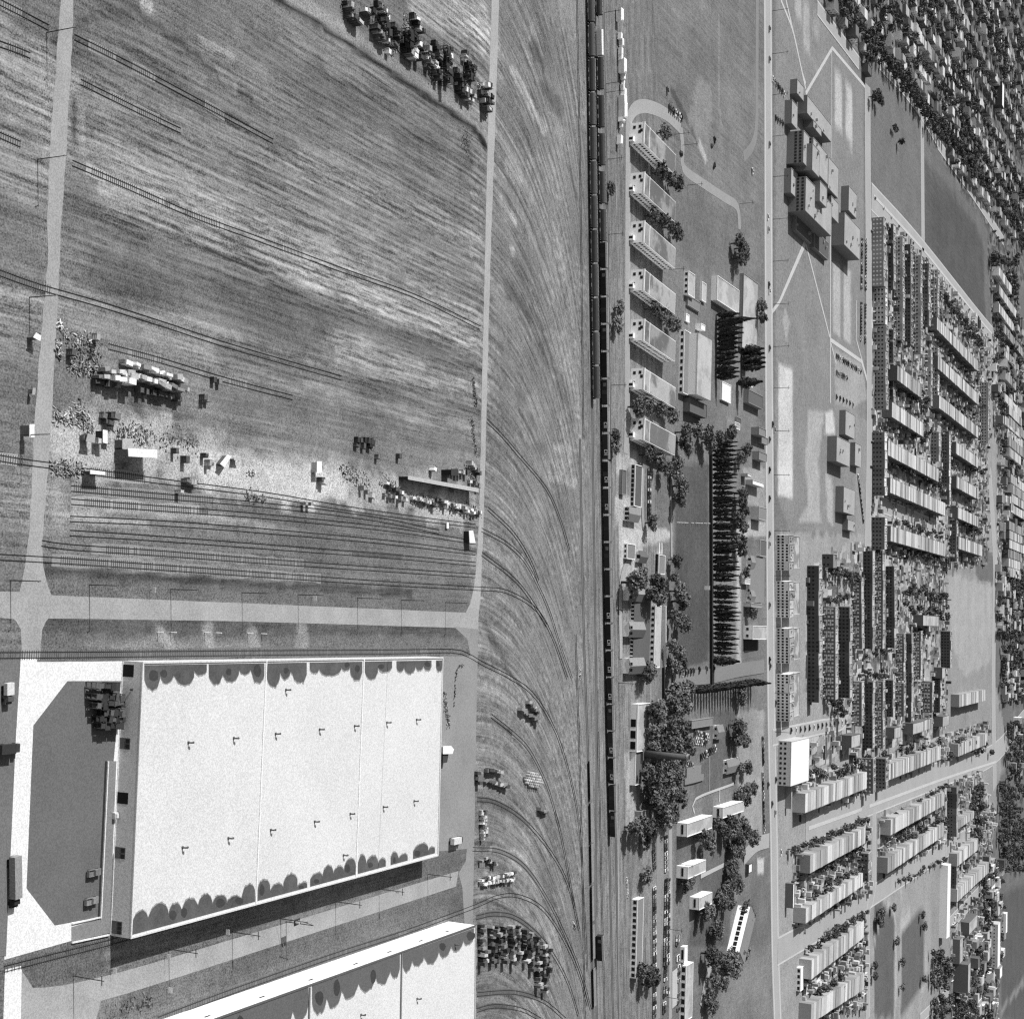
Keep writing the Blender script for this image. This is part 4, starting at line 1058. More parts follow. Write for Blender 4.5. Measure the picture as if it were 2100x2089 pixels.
for i, (x, y, k) in enumerate(((150, 2000, 'one'), (346, 1945, 'one'), (476, 1910, 'drum'), (688, 1848, 'one'), (777, 1822, 'drum'), (877, 1792, 'one'))):
    pole(x, y, 11.0, '%s utility pole from the left along the road between the warehouses' % ordinal(i + 1), k, 'utility pole', 'poles of the road between the warehouses')
g = G(581, 1886)
t = thing('transformer_frame', 'double utility pole with a transformer platform between the warehouses', 'utility pole', g)
for dx, dy in ((-0.9, -1.6), (0.9, 1.6)):
    mb = MB(); mb.tube((dx, dy, 0), (dx, dy, 11), 0.17, 0.12, 6); mb.build('pole', MPOLE, t)
mb = MB(); mb.box(-1.0, -1.7, 5.4, 1.0, 1.7, 5.6); mb.build('platform', MPOLE, t)
for dy in (-0.7, 0.7):
    mb = MB(); mb.tube((0, dy, 5.6), (0, dy, 7.0), 0.45, 0.45, 8); mb.build('transformer', M(0.4, 0.1), t)
mb = MB(); mb.bar((-1.2, -2.6, 10.4), (1.2, 2.6, 10.4), 0.16, 0.16); mb.build('crossarm', MPOLE, t)
sb_ = MB(); sb_.box(-0.06, -0.04, 0, 0.06, 0.04, 1.2)
sb2 = MB(); sb2.box(-0.85, -0.12, 0.9, 0.85, -0.05, 2.3)
spost, sboard = sb_.mesh('post', MPOLE), sb2.mesh('board', MWHITE)
for i, (x, y, wh_) in enumerate(((307, 1209, 'above the straight road between its second and third lamp posts'), (638, 1226, 'above the straight road near its fifth lamp post'), (337, 1960, 'on the verge by the second pole between the warehouses'), (341, 2028, 'below the road between the warehouses'), (459, 1909, 'in the warehouse shadow'), (227, 1989, 'at the shadow edge left of the back road'))):
    t = thing('sign_board', 'small white sign board ' + wh_, 'sign', G(x, y)); obj('post', spost, t); obj('board', sboard, t)
mk_ = MB(); mk_.tube((0, 0, 0), (0, 0, 1.6), 0.14, 0.14, 6); mkm = mk_.mesh('marker_post', MWHITE)
for i, (x, y) in enumerate(((323, 1296), (350, 1296), (419, 1296), (443, 1297), (508, 1298), (536, 1299))):
    o = obj('marker_post', mkm); p = G(x, y); o.location = p; o.scale = (1, 1, 1.4)
    tag(o, '%s white culvert post from the left below the straight road' % ordinal(i + 1), 'post', 'white culvert posts')
for i, (x, y) in enumerate(((1188, 120), (1243, 172), (1243, 190), (1245, 327), (1248, 481), (1253, 790), (1266, 1250), (1268, 1400), (1275, 1703))):
    pole(x if x > 1200 else 1240, y if x > 1200 else 26, 8.6, '%s telegraph pole from the top beside the main line' % ordinal(i + 1), 'one', 'utility pole', 'telegraph poles beside the main line')
for i, (y) in enumerate((23, 111, 195, 280, 363, 450, 536, 624, 711, 796, 884, 974, 1088, 1180, 1420, 1500)):
    pole(1584.5 + (y - 400) * 0.004, y, 11.5, '%s street pole from the top along the far side of the avenue' % ordinal(i + 1), 'one', 'utility pole', 'poles along the avenue', 0.16)
for i, (x, y) in enumerate(((1400, 298), (1383, 276), (1410, 380), (1517, 418), (1372, 553), (1390, 1771), (1368, 1904), (1368, 2044))):
    pole(x, y, 9.5, '%s service pole from the top among the apartment blocks and parking rows' % ordinal(i + 1), 'one', 'utility pole', 'service poles')

# ------------------------------------------------------------------ lumber bundles, crates, scrap
TL = [M(t, 0.15, 1.2, 0.3, rand=0.3) for t in (0.72, 0.45, 0.22, 0.10, 0.045)]
def bundle_mesh(w, d, h, mat, kind):
    mb = MB()
    if kind == 'lumber':                      # strapped layers of boards on bearers
        n = max(2, int(h / 0.55)); z = 0.12
        for s in (-0.35, 0.35): mb.box(s * w - 0.08, -d / 2, 0, s * w + 0.08, d / 2, 0.12)
        for i in range(n):
            e = rnd.uniform(-0.05, 0.05); hh = (h - 0.12) / n
            mb.box(-w / 2 + e, -d / 2 - e, z, w / 2 + e, d / 2 - e, z + hh - 0.06); z += hh
    elif kind == 'crate':                     # slatted crate with corner posts
        mb.box(-w / 2 + 0.06, -d / 2 + 0.06, 0.1, w / 2 - 0.06, d / 2 - 0.06, h - 0.06)
        for sx in (-1, 1):
            for sy in (-1, 1): mb.box(sx * w / 2 - 0.09, sy * d / 2 - 0.09, 0, sx * w / 2 + 0.09, sy * d / 2 + 0.09, h)
        for z in (h * 0.3, h * 0.65, h - 0.12):
            mb.box(-w / 2 - 0.03, -d / 2 - 0.03, z, w / 2 + 0.03, -d / 2 + 0.05, z + 0.12); mb.box(-w / 2 - 0.03, d / 2 - 0.05, z, w / 2 + 0.03, d / 2 + 0.03, z + 0.12)
    elif kind == 'frame':                     # open steel rack
        for sx in (-1, 1):
            for sy in (-1, 1): mb.box(sx * w / 2 - 0.12, sy * d / 2 - 0.12, 0, sx * w / 2 + 0.12, sy * d / 2 + 0.12, h)
        for z in (0.2, h * 0.5, h - 0.15):
            mb.box(-w / 2, -d / 2, z - 0.1, w / 2, d / 2, z + 0.1)
    return mb.mesh(kind, mat)
BM = {}
def bundle(x, y, w, d, h, ti, kind, ang, z=0.0, name='lumber_bundle', label='', cat='lumber', group=None):
    key = (round(w * 2), round(d * 2), round(h * 2), ti, kind)
    if key not in BM: BM[key] = bundle_mesh(w, d, h, TL[ti], kind)
    o = obj(name, BM[key]); o.location = (x, y, z); o.rotation_euler.z = ang
    return tag(o, label, cat, group)
def rows(view, rows_, desc, group, name, cat, kind, size, hts, tones, jit=0.3):
    """rows_: list of (start px, end px, count); one object per stack"""
    k = 0
    for ri, (a, b, n) in enumerate(rows_):
        n = max(n, int(n * 1.4 + 0.3)) if n > 3 else n
        A, B = G(*view(*a)), G(*view(*b))
        for i in range(n):
            f = i / max(1, n - 1)
            p = A.lerp(B, f)
            w, d = 0.82 * size[0] * rnd.uniform(0.6, 1.25), 0.82 * size[1] * rnd.uniform(0.6, 1.15)
            h = rnd.uniform(*hts)
            k += 1
            bundle(p.x + rnd.uniform(-jit, jit), p.y + rnd.uniform(-jit, jit), w, d, h, rnd.choice(tones), kind, rnd.gauss(0, 0.12) - 0.08, 0, name, desc % (ordinal(i + 1), ordinal(ri + 1)), cat, group)
rows(A1, [((880, 800), (1310, 930), 12), ((730, 850), (1300, 985), 13), ((690, 890), (880, 935), 6), ((900, 880), (1220, 990), 7), ((1040, 935), (1240, 1000), 5)], '%s lumber bundle in the %s row of the long pile in the upper left yard', 'lumber pile of the upper left yard', 'lumber_bundle', 'lumber', 'lumber', (1.7, 3.8), (2.0, 4.6), (0, 0, 1, 1, 2))
rows(A1, [((680, 935), (830, 960), 4), ((990, 1000), (1270, 1060), 5)], '%s dark crate of the %s group in front of the long pile', 'crates before the long pile', 'crate', 'crate', 'crate', (2.0, 2.4), (1.6, 2.6), (2, 3, 3))
rows(A1, [((600, 1350), (690, 1375), 2), ((760, 1365), (770, 1370), 1), ((740, 1180), (810, 1180), 3), ((750, 1225), (770, 1230), 2)], '%s bin of the %s group beside the flat roofed shed', 'bins beside the shed', 'bin', 'bin', 'crate', (2.0, 2.6), (1.5, 2.8), (1, 2, 3))
rows(A1, [((1250, 1440), (1260, 1445), 1), ((1330, 1500), (1335, 1510), 1), ((1470, 1475), (1500, 1530), 2), ((1520, 1530), (1530, 1535), 1), ((1330, 1660), (1400, 1668), 4), ((1290, 1740), (1292, 1742), 1), ((1460, 1055), (1490, 1060), 2), ((680, 605), (690, 610), 1), ((1540, 920), (1580, 935), 2), ((500, 730), (505, 735), 1)], '%s machine crate of the %s cluster strewn along the sandy strip', 'machine crates on the sandy strip', 'machine_crate', 'crate', 'crate', (1.8, 2.0), (1.2, 2.4), (1, 2, 3, 3))
rows(B1, [((740, 1360), (850, 1370), 4), ((740, 1395), (830, 1400), 3)], '%s dark crate of the %s line in the open hayfield', 'dark crates in the hayfield', 'crate', 'crate', 'crate', (2.1, 2.6), (1.4, 1.9), (3, 4))
rows(B1, [((890, 1480), (900, 1482), 1), ((1045, 1475), (1050, 1476), 1), ((1290, 1575), (1295, 1578), 1), ((1400, 1590), (1530, 1600), 5), ((1560, 1530), (1620, 1600), 4), ((770, 1710), (850, 1760), 3), ((470, 1640), (480, 1660), 2), ((1570, 1660), (1620, 1690), 3), ((350, 1820), (385, 1830), 2)], '%s crate of the %s cluster near the long freight shed', 'crates near the freight shed', 'crate', 'crate', 'crate', (1.9, 2.4), (1.3, 2.8), (0, 1, 1, 2, 3))
rows(B1, [((960, 1680), (1080, 1760), 6), ((950, 1760), (1090, 1790), 5), ((1150, 1780), (1300, 1830), 7), ((1330, 1800), (1480, 1840), 7), ((1490, 1850), (1640, 1890), 7), ((1510, 1880), (1600, 1895), 4), ((1380, 1840), (1460, 1850), 3)], '%s scrap bin of the %s line below the long freight shed', 'scrap bins below the freight shed', 'scrap_bin', 'bin', 'crate', (1.6, 2.4), (1.2, 2.4), (0, 0, 1, 2, 3))
V1 = View(690, 0, 320 / 1922)
rows(V1, [((80, 40), (160, 240), 7), ((100, 180), (210, 290), 6), ((290, 130), (400, 160), 6), ((480, 60), (560, 250), 8), ((420, 340), (520, 490), 7), ((480, 470), (660, 560), 8), ((640, 320), (740, 500), 7), ((900, 190), (990, 400), 7), ((830, 420), (860, 620), 5), ((900, 430), (1010, 620), 9), ((810, 640), (900, 720), 5), ((940, 640), (970, 740), 4), ((1060, 600), (1090, 830), 8), ((1110, 680), (1200, 960), 10), ((1170, 540), (1230, 740), 6),
          ((1340, 620), (1330, 990), 11), ((1450, 880), (1480, 1140), 9), ((1540, 650), (1545, 740), 3), ((1590, 790), (1640, 980), 7), ((1500, 1100), (1660, 1190), 8), ((1520, 1180), (1620, 1240), 5), ((1780, 1050), (1860, 1080), 5), ((1750, 1150), (1850, 1200), 6), ((1770, 1250), (1860, 1280), 5), ((1780, 1350), (1830, 1360), 3)],
     '%s machine block in the %s line of the crowded salvage yard at the top', 'salvage yard at the top', 'salvage_block', 'scrap', 'crate', (2.0, 3.0), (1.6, 3.8), (0, 1, 2, 3, 3, 4, 4))
rows(V1, [((1270, 620), (1270, 1010), 6), ((1580, 850), (1560, 980), 3), ((800, 400), (800, 560), 3), ((500, 270), (520, 420), 3)], '%s tall dark rack in the %s line of the salvage yard at the top', 'salvage racks at the top', 'steel_rack', 'rack', 'frame', (3.2, 3.2), (4.0, 5.5), (4,))
rows(V1, [((610, 640), (612, 645), 1)], '%s white crate standing alone on the dirt track edge, %s of its kind', None, 'white_crate', 'crate', 'crate', (2.0, 2.4), (2.0, 2.0), (0,))
rows(A2, [((640, 1300), (800, 1310), 4), ((640, 1380), (820, 1385), 5), ((690, 1420), (830, 1425), 5), ((650, 1440), (700, 1450), 2), ((720, 1495), (820, 1500), 4), ((680, 1540), (840, 1545), 5), ((690, 1590), (830, 1590), 4)], '%s open steel rack in the %s row on the dark hardstanding', 'steel racks on the hardstanding', 'steel_rack', 'rack', 'frame', (2.3, 2.6), (2.6, 4.2), (3, 4, 4), 0.15)
rows(E2, [((285, 180), (375, 240), 5), ((330, 140), (380, 200), 5), ((95, 520), (175, 530), 5), ((95, 580), (200, 610), 6), ((395, 740), (425, 760), 3), ((45, 540), (46, 590), 3)], '%s bundle of poles in the %s stack right of the dirt lane', 'pole stacks right of the lane', 'pole_bundle', 'lumber', 'lumber', (1.5, 4.5), (1.5, 2.8), (1, 2, 2, 3))
rows(E2, [((65, 750), (70, 905), 7), ((85, 760), (88, 890), 5), ((60, 1030), (62, 1032), 1), ((95, 1020), (140, 1050), 6), ((60, 1140), (245, 1100), 13), ((70, 1160), (245, 1135), 12)], '%s pale drum crate of the %s line right of the lower lane', 'crates right of the lower lane', 'crate', 'crate', 'crate', (1.5, 2.2), (1.2, 2.2), (0, 0, 1, 3))
rows(E2, [((60, 1400), (62, 1600), 8), ((90, 1540), (92, 1590), 3), ((115, 1400), (120, 1590), 8), ((150, 1400), (155, 1600), 8), ((185, 1390), (190, 1590), 8), ((225, 1400), (240, 1600), 8), ((265, 1400), (270, 1580), 8), ((300, 1420), (310, 1590), 8), ((335, 1440), (345, 1640), 9), ((370, 1460), (380, 1740), 12), ((405, 1490), (415, 1760), 12), ((435, 1510), (430, 1700), 9)],
     '%s stack in the %s column of the crowded lumber yard at the bottom', 'lumber yard at the bottom', 'lumber_bundle', 'lumber', 'lumber', (1.7, 3.4), (1.6, 3.8), (1, 2, 3, 3, 4))
# round stack of barrels
k = 0
for r in range(6):
    for c in range(9):
        x, y = 310 + c * 11 + (r % 2) * 5, 530 + r * 15 + c * 2
        if (c - 4) ** 2 / 20 + (r - 2.5) ** 2 / 8 > 1: continue
        if 'brl' not in BM:
            mb = MB(); mb.tube((0, 0, 0), (0, 0, 0.5), 0.5, 0.58, 8, cap=True); mb.tube((0, 0, 0.5), (0, 0, 1.7), 0.58, 0.52, 8, cap=True); BM['brl'] = mb.mesh('barrel', M(0.5, 0.2, rand=0.5))
        p = G(*E2(x, y)); o = obj('barrel', BM['brl']); o.location = p; k += 1
        tag(o, '%s pale barrel in row %s of the round stack in the siding fan' % (ordinal(c + 1), ordinal(r + 1)), 'barrel', 'barrels of the round stack')

def heap(view, pts, n, label, tones=(0.5,), size=(0.3, 2.6), spread=1.5, name='scrap_heap', hz=0.8):
    line = smooth_line(ground_pts(view, pts), 1.0)
    spread *= 0.62
    mb = MB()
    for _ in range(int(n * 1.2)):
        p = rnd.choice(line); x, y = p.x + rnd.gauss(0, spread), p.y + rnd.gauss(0, spread)
        L, w, a, t = rnd.uniform(*size) * 0.45, rnd.uniform(0.08, 0.34), rnd.uniform(0, 6.28), rnd.uniform(-0.35, 0.35)
        z = rnd.uniform(0.05, hz) * math.exp(-((x - p.x) ** 2 + (y - p.y) ** 2) / (2 * spread ** 2))
        dx, dy, dz = math.cos(a) * L / 2, math.sin(a) * L / 2, math.sin(t) * L / 2
        mb.bar((x - dx, y - dy, max(0.1, z - dz)), (x + dx, y + dy, max(0.1, z + dz)), w, rnd.uniform(0.08, 0.5))
    o = mb.build(name, M(tones[0] * 0.62, 0.3, 1.0, 0.3, island=0.97)); struct(o, 'stuff', label)
    return o
heap(A1, [(430, 510), (480, 600)], 60, 'pale rubble beside the gravel road', (0.8,), (0.8, 2.5), 1.0)
heap(A1, [(420, 660), (430, 740)], 60, 'scattered scrap beside the gravel road', (0.6,), (0.5, 2.5), 1.2)
heap(A1, [(520, 620), (690, 640)], 70, 'strewn pale scrap', (0.7,), (0.4, 1.8), 1.6)
heap(A1, [(540, 700), (700, 730)], 120, 'strewn timber scraps', (0.35,), (0.4, 2.0), 3.0)
heap(A1, [(520, 830), (700, 830)], 140, 'loose boards at the end of the lumber pile', (0.45,), (0.8, 3.2), 2.0)
heap(A1, [(415, 1180), (520, 1210)], 150, 'heap of pale timber by the road', (0.65,), (0.8, 3.5), 1.8)
heap(A1, [(560, 1150), (640, 1260)], 190, 'tangled heap of scrap metal', (0.55,), (0.8, 3.5), 2.2)
heap(A1, [(400, 1560), (580, 1580)], 260, 'tangle of scrap rods by the road', (0.45,), (0.8, 3.5), 1.8)
heap(A1, [(870, 1300), (1050, 1330)], 160, 'scrap behind the flat roofed shed', (0.6,), (0.6, 3.0), 2.6)
heap(A1, [(1080, 1340), (1420, 1400)], 90, 'scattered scrap on the grass', (0.4,), (0.4, 1.8), 3.0)
heap(A1, [(1820, 1590), (1840, 1600)], 50, 'small pale heap on the sandy strip', (0.75,), (0.5, 2.0), 1.0)
heap(A1, [(1800, 1770), (1922, 1790)], 80, 'scrap heap on the scrap yard track', (0.4,), (0.5, 2.4), 1.6)
heap(B1, [(640, 1580), (820, 1680)], 170, 'scattered scrap left of the freight shed', (0.5,), (0.4, 2.2), 3.0)
heap(B1, [(930, 1650), (1080, 1760)], 190, 'scrap heap at the end of the freight shed', (0.6,), (0.5, 2.4), 2.4)
heap(B1, [(1150, 1790), (1640, 1890)], 420, 'long scrap heap below the freight shed', (0.5,), (0.4, 2.4), 2.4)
heap(B1, [(1600, 920), (1620, 1100)], 90, 'scrap beside the dirt lane', (0.25,), (0.4, 2.0), 1.4)
heap(B1, [(1590, 1210), (1620, 1450)], 90, 'scrap along the dirt lane', (0.3,), (0.4, 2.0), 1.4)
heap(B1, [(1550, 1560), (1640, 1700)], 130, 'scrap between shed and lane', (0.45,), (0.5, 2.4), 2.0)
heap(V1, [(100, 50), (150, 200)], 120, 'scrap in the salvage yard corner', (0.4,), (0.5, 2.4), 2.2)
heap(V1, [(450, 300), (700, 560)], 220, 'scrap at the salvage yard edge', (0.4,), (0.5, 2.4), 3.2)
heap(V1, [(850, 300), (1000, 620)], 220, 'scrap in the middle of the salvage yard', (0.5,), (0.5, 2.4), 3.2)
heap(V1, [(1080, 620), (1200, 960)], 240, 'scrap row in the salvage yard', (0.5,), (0.5, 2.4), 2.6)
heap(V1, [(1450, 900), (1650, 1200)], 240, 'scrap by the lower salvage stacks', (0.5,), (0.5, 2.4), 3.0)
heap(V1, [(1760, 1050), (1840, 1380)], 200, 'scrap at the lane end of the salvage yard', (0.6,), (0.5, 2.4), 2.0)
heap(V1, [(1580, 1680), (1620, 1850)], 80, 'thin scrap on the grass beside the lane', (0.3,), (0.3, 1.6), 3.0)
heap(E1, [(630, 1840), (628, 1890)], 40, 'white debris between the sidings and the main line', (0.85,), (0.5, 2.0), 0.8)
heap(E2, [(590, 1370), (600, 1410)], 40, 'pale debris in the siding fan', (0.6,), (0.5, 2.0), 1.2)
heap(A3, [(860, 1850), (1080, 1800)], 60, 'old ties and rubble below the back road', (0.25,), (0.5, 2.4), 2.0)
heap(A3, [(80, 880), (100, 1060)], 60, 'jumble on the trailer side', (0.4,), (0.5, 2.2), 0.9)
heap(B2, [(1525, 1155), (1480, 1190), (1460, 1440)], 60, 'row of scrap along the yard edge', (0.12,), (0.4, 1.6), 0.5)
heap(B2, [(1390, 1370), (1420, 1580)], 110, 'scrap against the warehouse end', (0.4,), (0.5, 2.2), 1.4)
heap(C4, [(520, 390), (528, 540)], 90, 'white crates and debris beside the rails', (0.85,), (0.5, 2.2), 0.9)

# ------------------------------------------------------------------ sheds and small buildings of the scrap yard
MROOFL = M(0.80, 0.08, 0.8, 0.05, name='pale_roof'); MWALD = M(0.16, 0.15, 0.8, 0.1, name='weathered_boards')
def shed(name, label, cat, p0, p1, dep, h, roof, wall=MWALD, group=None, view=N, over=0.25, slope=0.0, doors=0, ang=None):
    """p0,p1: base ends of the camera-side wall"""
    a, b = G(*view(*p0)), G(*view(*p1))
    v = b - a; ang = math.atan2(v.y, v.x) if ang is None else ang; w = v.length
    t = thing(name, label, cat, a, ang, group)
    mb = MB(); mb.hexa([(0, 0, 0), (w, 0, 0), (w, dep, 0), (0, dep, 0)], [(0, 0, h), (w, 0, h), (w, dep, h + slope), (0, dep, h + slope)]); mb.build('wall', wall, t)
    mb = MB(); o = over
    mb.hexa([(-o, -o, h + 0.01), (w + o, -o, h + 0.01), (w + o, dep + o, h + 0.01 + slope), (-o, dep + o, h + 0.01 + slope)], [(-o, -o, h + 0.18), (w + o, -o, h + 0.18), (w + o, dep + o, h + 0.18 + slope), (-o, dep + o, h + 0.18 + slope)]); mb.build('roof', roof, t)
    for k in range(doors):
        mb = MB(); x = w * (k + 0.5) / doors; mb.box(x - 0.6, -0.05, 0.05, x + 0.6, 0.0, 2.1); mb.build('door', MBLK, t)
    return t
shed('flat_roofed_shed', 'open sided shed with a bright flat roof on the sandy strip', 'shed', (250, 958), (244, 998), 18, 3.4, MROOFL, ang=-0.05) if False else None
def shed_roof(name, label, cat, roofpts, h, roof, wall=MWALD, view=N, doors=0):
    q = [G(*view(*p), h) for p in roofpts]
    o = Vector((q[0].x, q[0].y, 0)); c = [Vector((v.x - o.x, v.y - o.y)) for v in q]
    t = thing(name, label, cat, o)
    mb = MB(); mb.prism(inset(c, 0.3), 0, h - 0.02); mb.build('wall', wall, t)
    mb = MB(); mb.prism(c, h - 0.01, h + 0.2); mb.build('roof', roof, t)
    return t
shed_roof('flat_roofed_shed', 'shed with a bright sloping flat roof above its square black shadow', 'shed', [(930, 1420), (1145, 1430), (1145, 1492), (935, 1480)], 5.0, MROOFL, view=A1)
shed_roof('lean_to_shed', 'grey lean-to against the bright flat roofed shed', 'shed', [(890, 1350), (965, 1350), (965, 1420), (890, 1425)], 3.0, M(0.45, 0.15), view=A1)
shed_roof('small_shed', 'small shed with a half white roof beside the gravel road, low on the left', 'shed', [(212, 1245), (248, 1245), (248, 1340), (212, 1342)], 3.4, MROOFL, M(0.2, 0.1), view=A1)
shed_roof('small_shed', 'small white hut beside the gravel road under the third lamp post', 'hut', [(262, 576), (298, 600), (290, 640), (240, 612)], 2.6, MROOFL, M(0.15, 0.1), view=A1)
shed_roof('kiosk', 'tiny dark hut beside the gravel road', 'hut', [(236, 980), (258, 980), (252, 1030), (232, 1030)], 1.8, M(0.4, 0.1), view=A1)
shed_roof('long_freight_shed', 'long low shed with a pale sloping roof ending at the dirt lane', 'shed', [(1125, 1620), (1640, 1712), (1640, 1742), (1125, 1648)], 4.2, M(0.5, 0.15, 0.8, 0.05), M(0.03, 0.1), view=B1)
shed_roof('box_shed', 'dark shed with a pale flat roof beside the scrap yard track', 'shed', [(655, 1577), (765, 1592), (765, 1615), (655, 1608)], 3.2, MROOFL, M(0.1, 0.1), view=A1)
shed_roof('canvas_tent', 'white canvas covered boat standing on the sandy strip', 'tent', [(1660, 1465), (1685, 1480), (1635, 1560), (1605, 1535)], 2.0, MROOFL, M(0.1, 0.1), view=A1)
shed_roof('white_tarp', 'tall white tarpaulin stack on the sandy strip', 'tarpaulin', [(460, 1515), (495, 1515), (495, 1600), (460, 1600)], 2.4, MWHITE, M(0.5, 0.1), view=B1)
shed_roof('office_hut', 'crane hut with black sides behind the long freight shed', 'hut', [(1440, 1570), (1490, 1570), (1490, 1620), (1440, 1620)], 4.6, M(0.05, 0.1), M(0.03, 0.1), view=B1)
shed_roof('grey_trailer', 'small light trailer standing right of the shed', 'trailer', [(748, 1285), (782, 1290), (782, 1388), (748, 1380)], 2.8, MROOFL, M(0.04, 0.1), view=A1)
shed_roof('grey_hut', 'grey rounded hut by the heap of scrap', 'hut', [(640, 1310), (690, 1330), (690, 1380), (625, 1370)], 2.6, M(0.4, 0.15), M(0.06, 0.1), view=A1)
shed_roof('pallet_stack', 'dark pallets in the grass right of the scrap yard', 'pallets', [(1705, 1490), (1755, 1492), (1755, 1510), (1705, 1506)], 1.8, M(0.5, 0.1), M(0.1, 0.1), view=A1)
shed_roof('white_pallet', 'upright white slab among the sidings', 'slab', [(1407, 110), (1422, 110), (1422, 155), (1407, 155)], 0.5, MWHITE, M(0.5, 0.1), view=B2)
shed_roof('white_tank', 'white rounded tank end beside the gravel yard', 'tank', [(1380, 1742), (1440, 1740), (1460, 1765), (1450, 1798), (1380, 1800)], 2.6, MWHITE, M(0.6, 0.1), view=B2)
shed_roof('dark_cabin', 'dark cabin below the white tank at the warehouse end', 'cabin', [(1378, 1805), (1420, 1800), (1410, 1860), (1378, 1866)], 2.0, M(0.06, 0.1), M(0.03, 0.1), view=B2)
shed_roof('gate_hut', 'pale hut beside the dirt lane below the freight shed', 'hut', [(1570, 170), (1600, 170), (1618, 260), (1575, 260)], 2.6, MROOFL, M(0.04, 0.1), view=B2)

# ------------------------------------------------------------------ vehicles standing near the warehouse
MTYRE = M(0.012, 0.1, name='tyre')
def wheel(parent, x, y, r=0.38):
    mb = MB(); mb.tube((x, y - 0.13, r), (x, y + 0.13, r), r, r, 10); return mb.build('wheel', MTYRE, parent)
def pickup(label, p, ang, tone):
    t = thing('pickup_truck', label, 'truck', p, ang)
    m = M(tone, 0.05, rough=0.4)
    mb = MB(); mb.box(-2.6, -0.95, 0.5, 2.6, 0.95, 1.05); mb.box(1.3, -0.93, 1.05, 2.55, 0.93, 1.2)
    for y in (-0.95, 0.87): mb.box(-2.6, y, 1.05, -0.3, y + 0.08, 1.45)
    mb.box(-2.6, -0.9, 1.05, -2.52, 0.9, 1.45); mb.build('body', m, t)
    mb = MB(); mb.hexa([(-0.3, -0.9, 1.05), (1.35, -0.9, 1.05), (1.35, 0.9, 1.05), (-0.3, 0.9, 1.05)], [(-0.2, -0.75, 1.8), (0.8, -0.75, 1.8), (0.8, 0.75, 1.8), (-0.2, 0.75, 1.8)]); mb.build('cab', m, t)
    mb = MB(); mb.hexa([(1.36, -0.8, 1.1), (1.4, -0.8, 1.1), (1.4, 0.8, 1.1), (1.36, 0.8, 1.1)], [(0.86, -0.7, 1.75), (0.9, -0.7, 1.75), (0.9, 0.7, 1.75), (0.86, 0.7, 1.75)]); mb.build('windscreen', MGLS, t)
    for x in (-1.7, 1.7):
        for y in (-0.85, 0.85): wheel(t, x, y)
    return t
pickup('dark pickup backed up near the dock, upper of two', G(188, 1788), GRID, 0.2)
pickup('dark pickup near the dock corner, lower of two', G(183, 1846), GRID, 0.25)
def lorry(label, p, ang, L, tone, tonec, h=2.9, name='lorry'):
    t = thing(name, label, 'truck', p, ang)
    mb = MB(); mb.box(-L / 2, -1.25, 1.0, L / 2 - 2.4, 1.25, h + 0.4)
    for k in range(8): x = -L / 2 + 0.3 + k * (L - 3) / 7; mb.box(x - 0.05, -1.29, 1.05, x + 0.05, -1.25, h + 0.3)
    mb.build('cargo_box', M(tone, 0.08), t)
    mb = MB(); mb.box(L / 2 - 2.2, -1.15, 0.5, L / 2, 1.15, 1.5); mb.hexa([(L / 2 - 2.1, -1.1, 1.5), (L / 2 - 0.5, -1.1, 1.5), (L / 2 - 0.5, 1.1, 1.5), (L / 2 - 2.1, 1.1, 1.5)], [(L / 2 - 2.0, -1, 2.4), (L / 2 - 0.8, -1, 2.4), (L / 2 - 0.8, 1, 2.4), (L / 2 - 2.0, 1, 2.4)]); mb.build('cab', M(tonec, 0.08), t)
    mb = MB(); mb.box(-L / 2, -0.5, 0.7, L / 2 - 0.5, 0.5, 1.0); mb.build('chassis', MSTEEL, t)
    for x in (-L / 2 + 1.2, -L / 2 + 2.4, L / 2 - 1.2):
        for y in (-1.1, 1.1): wheel(t, x, y, 0.5)
    return t
lorry('dark lorry parked at the left edge beside the concrete apron', G(10, 1534), GRID, 7.5, 0.04, 0.05, 2.4)
lorry('long trailer lorry at the left edge beside the concrete apron, loaded with scrap', G(21, 1806), 0.02, 13.5, 0.30, 0.03, 2.6)
lorry('small white roofed van near the left edge by the concrete apron', G(9, 1421), 0.0, 5.6, 0.6, 0.1, 1.9, 'delivery_van')
lorry('flatbed lorry stacked with pale boards near the warehouse corner', G(930, 1722), GRID, 9, 0.6, 0.05, 2.4)
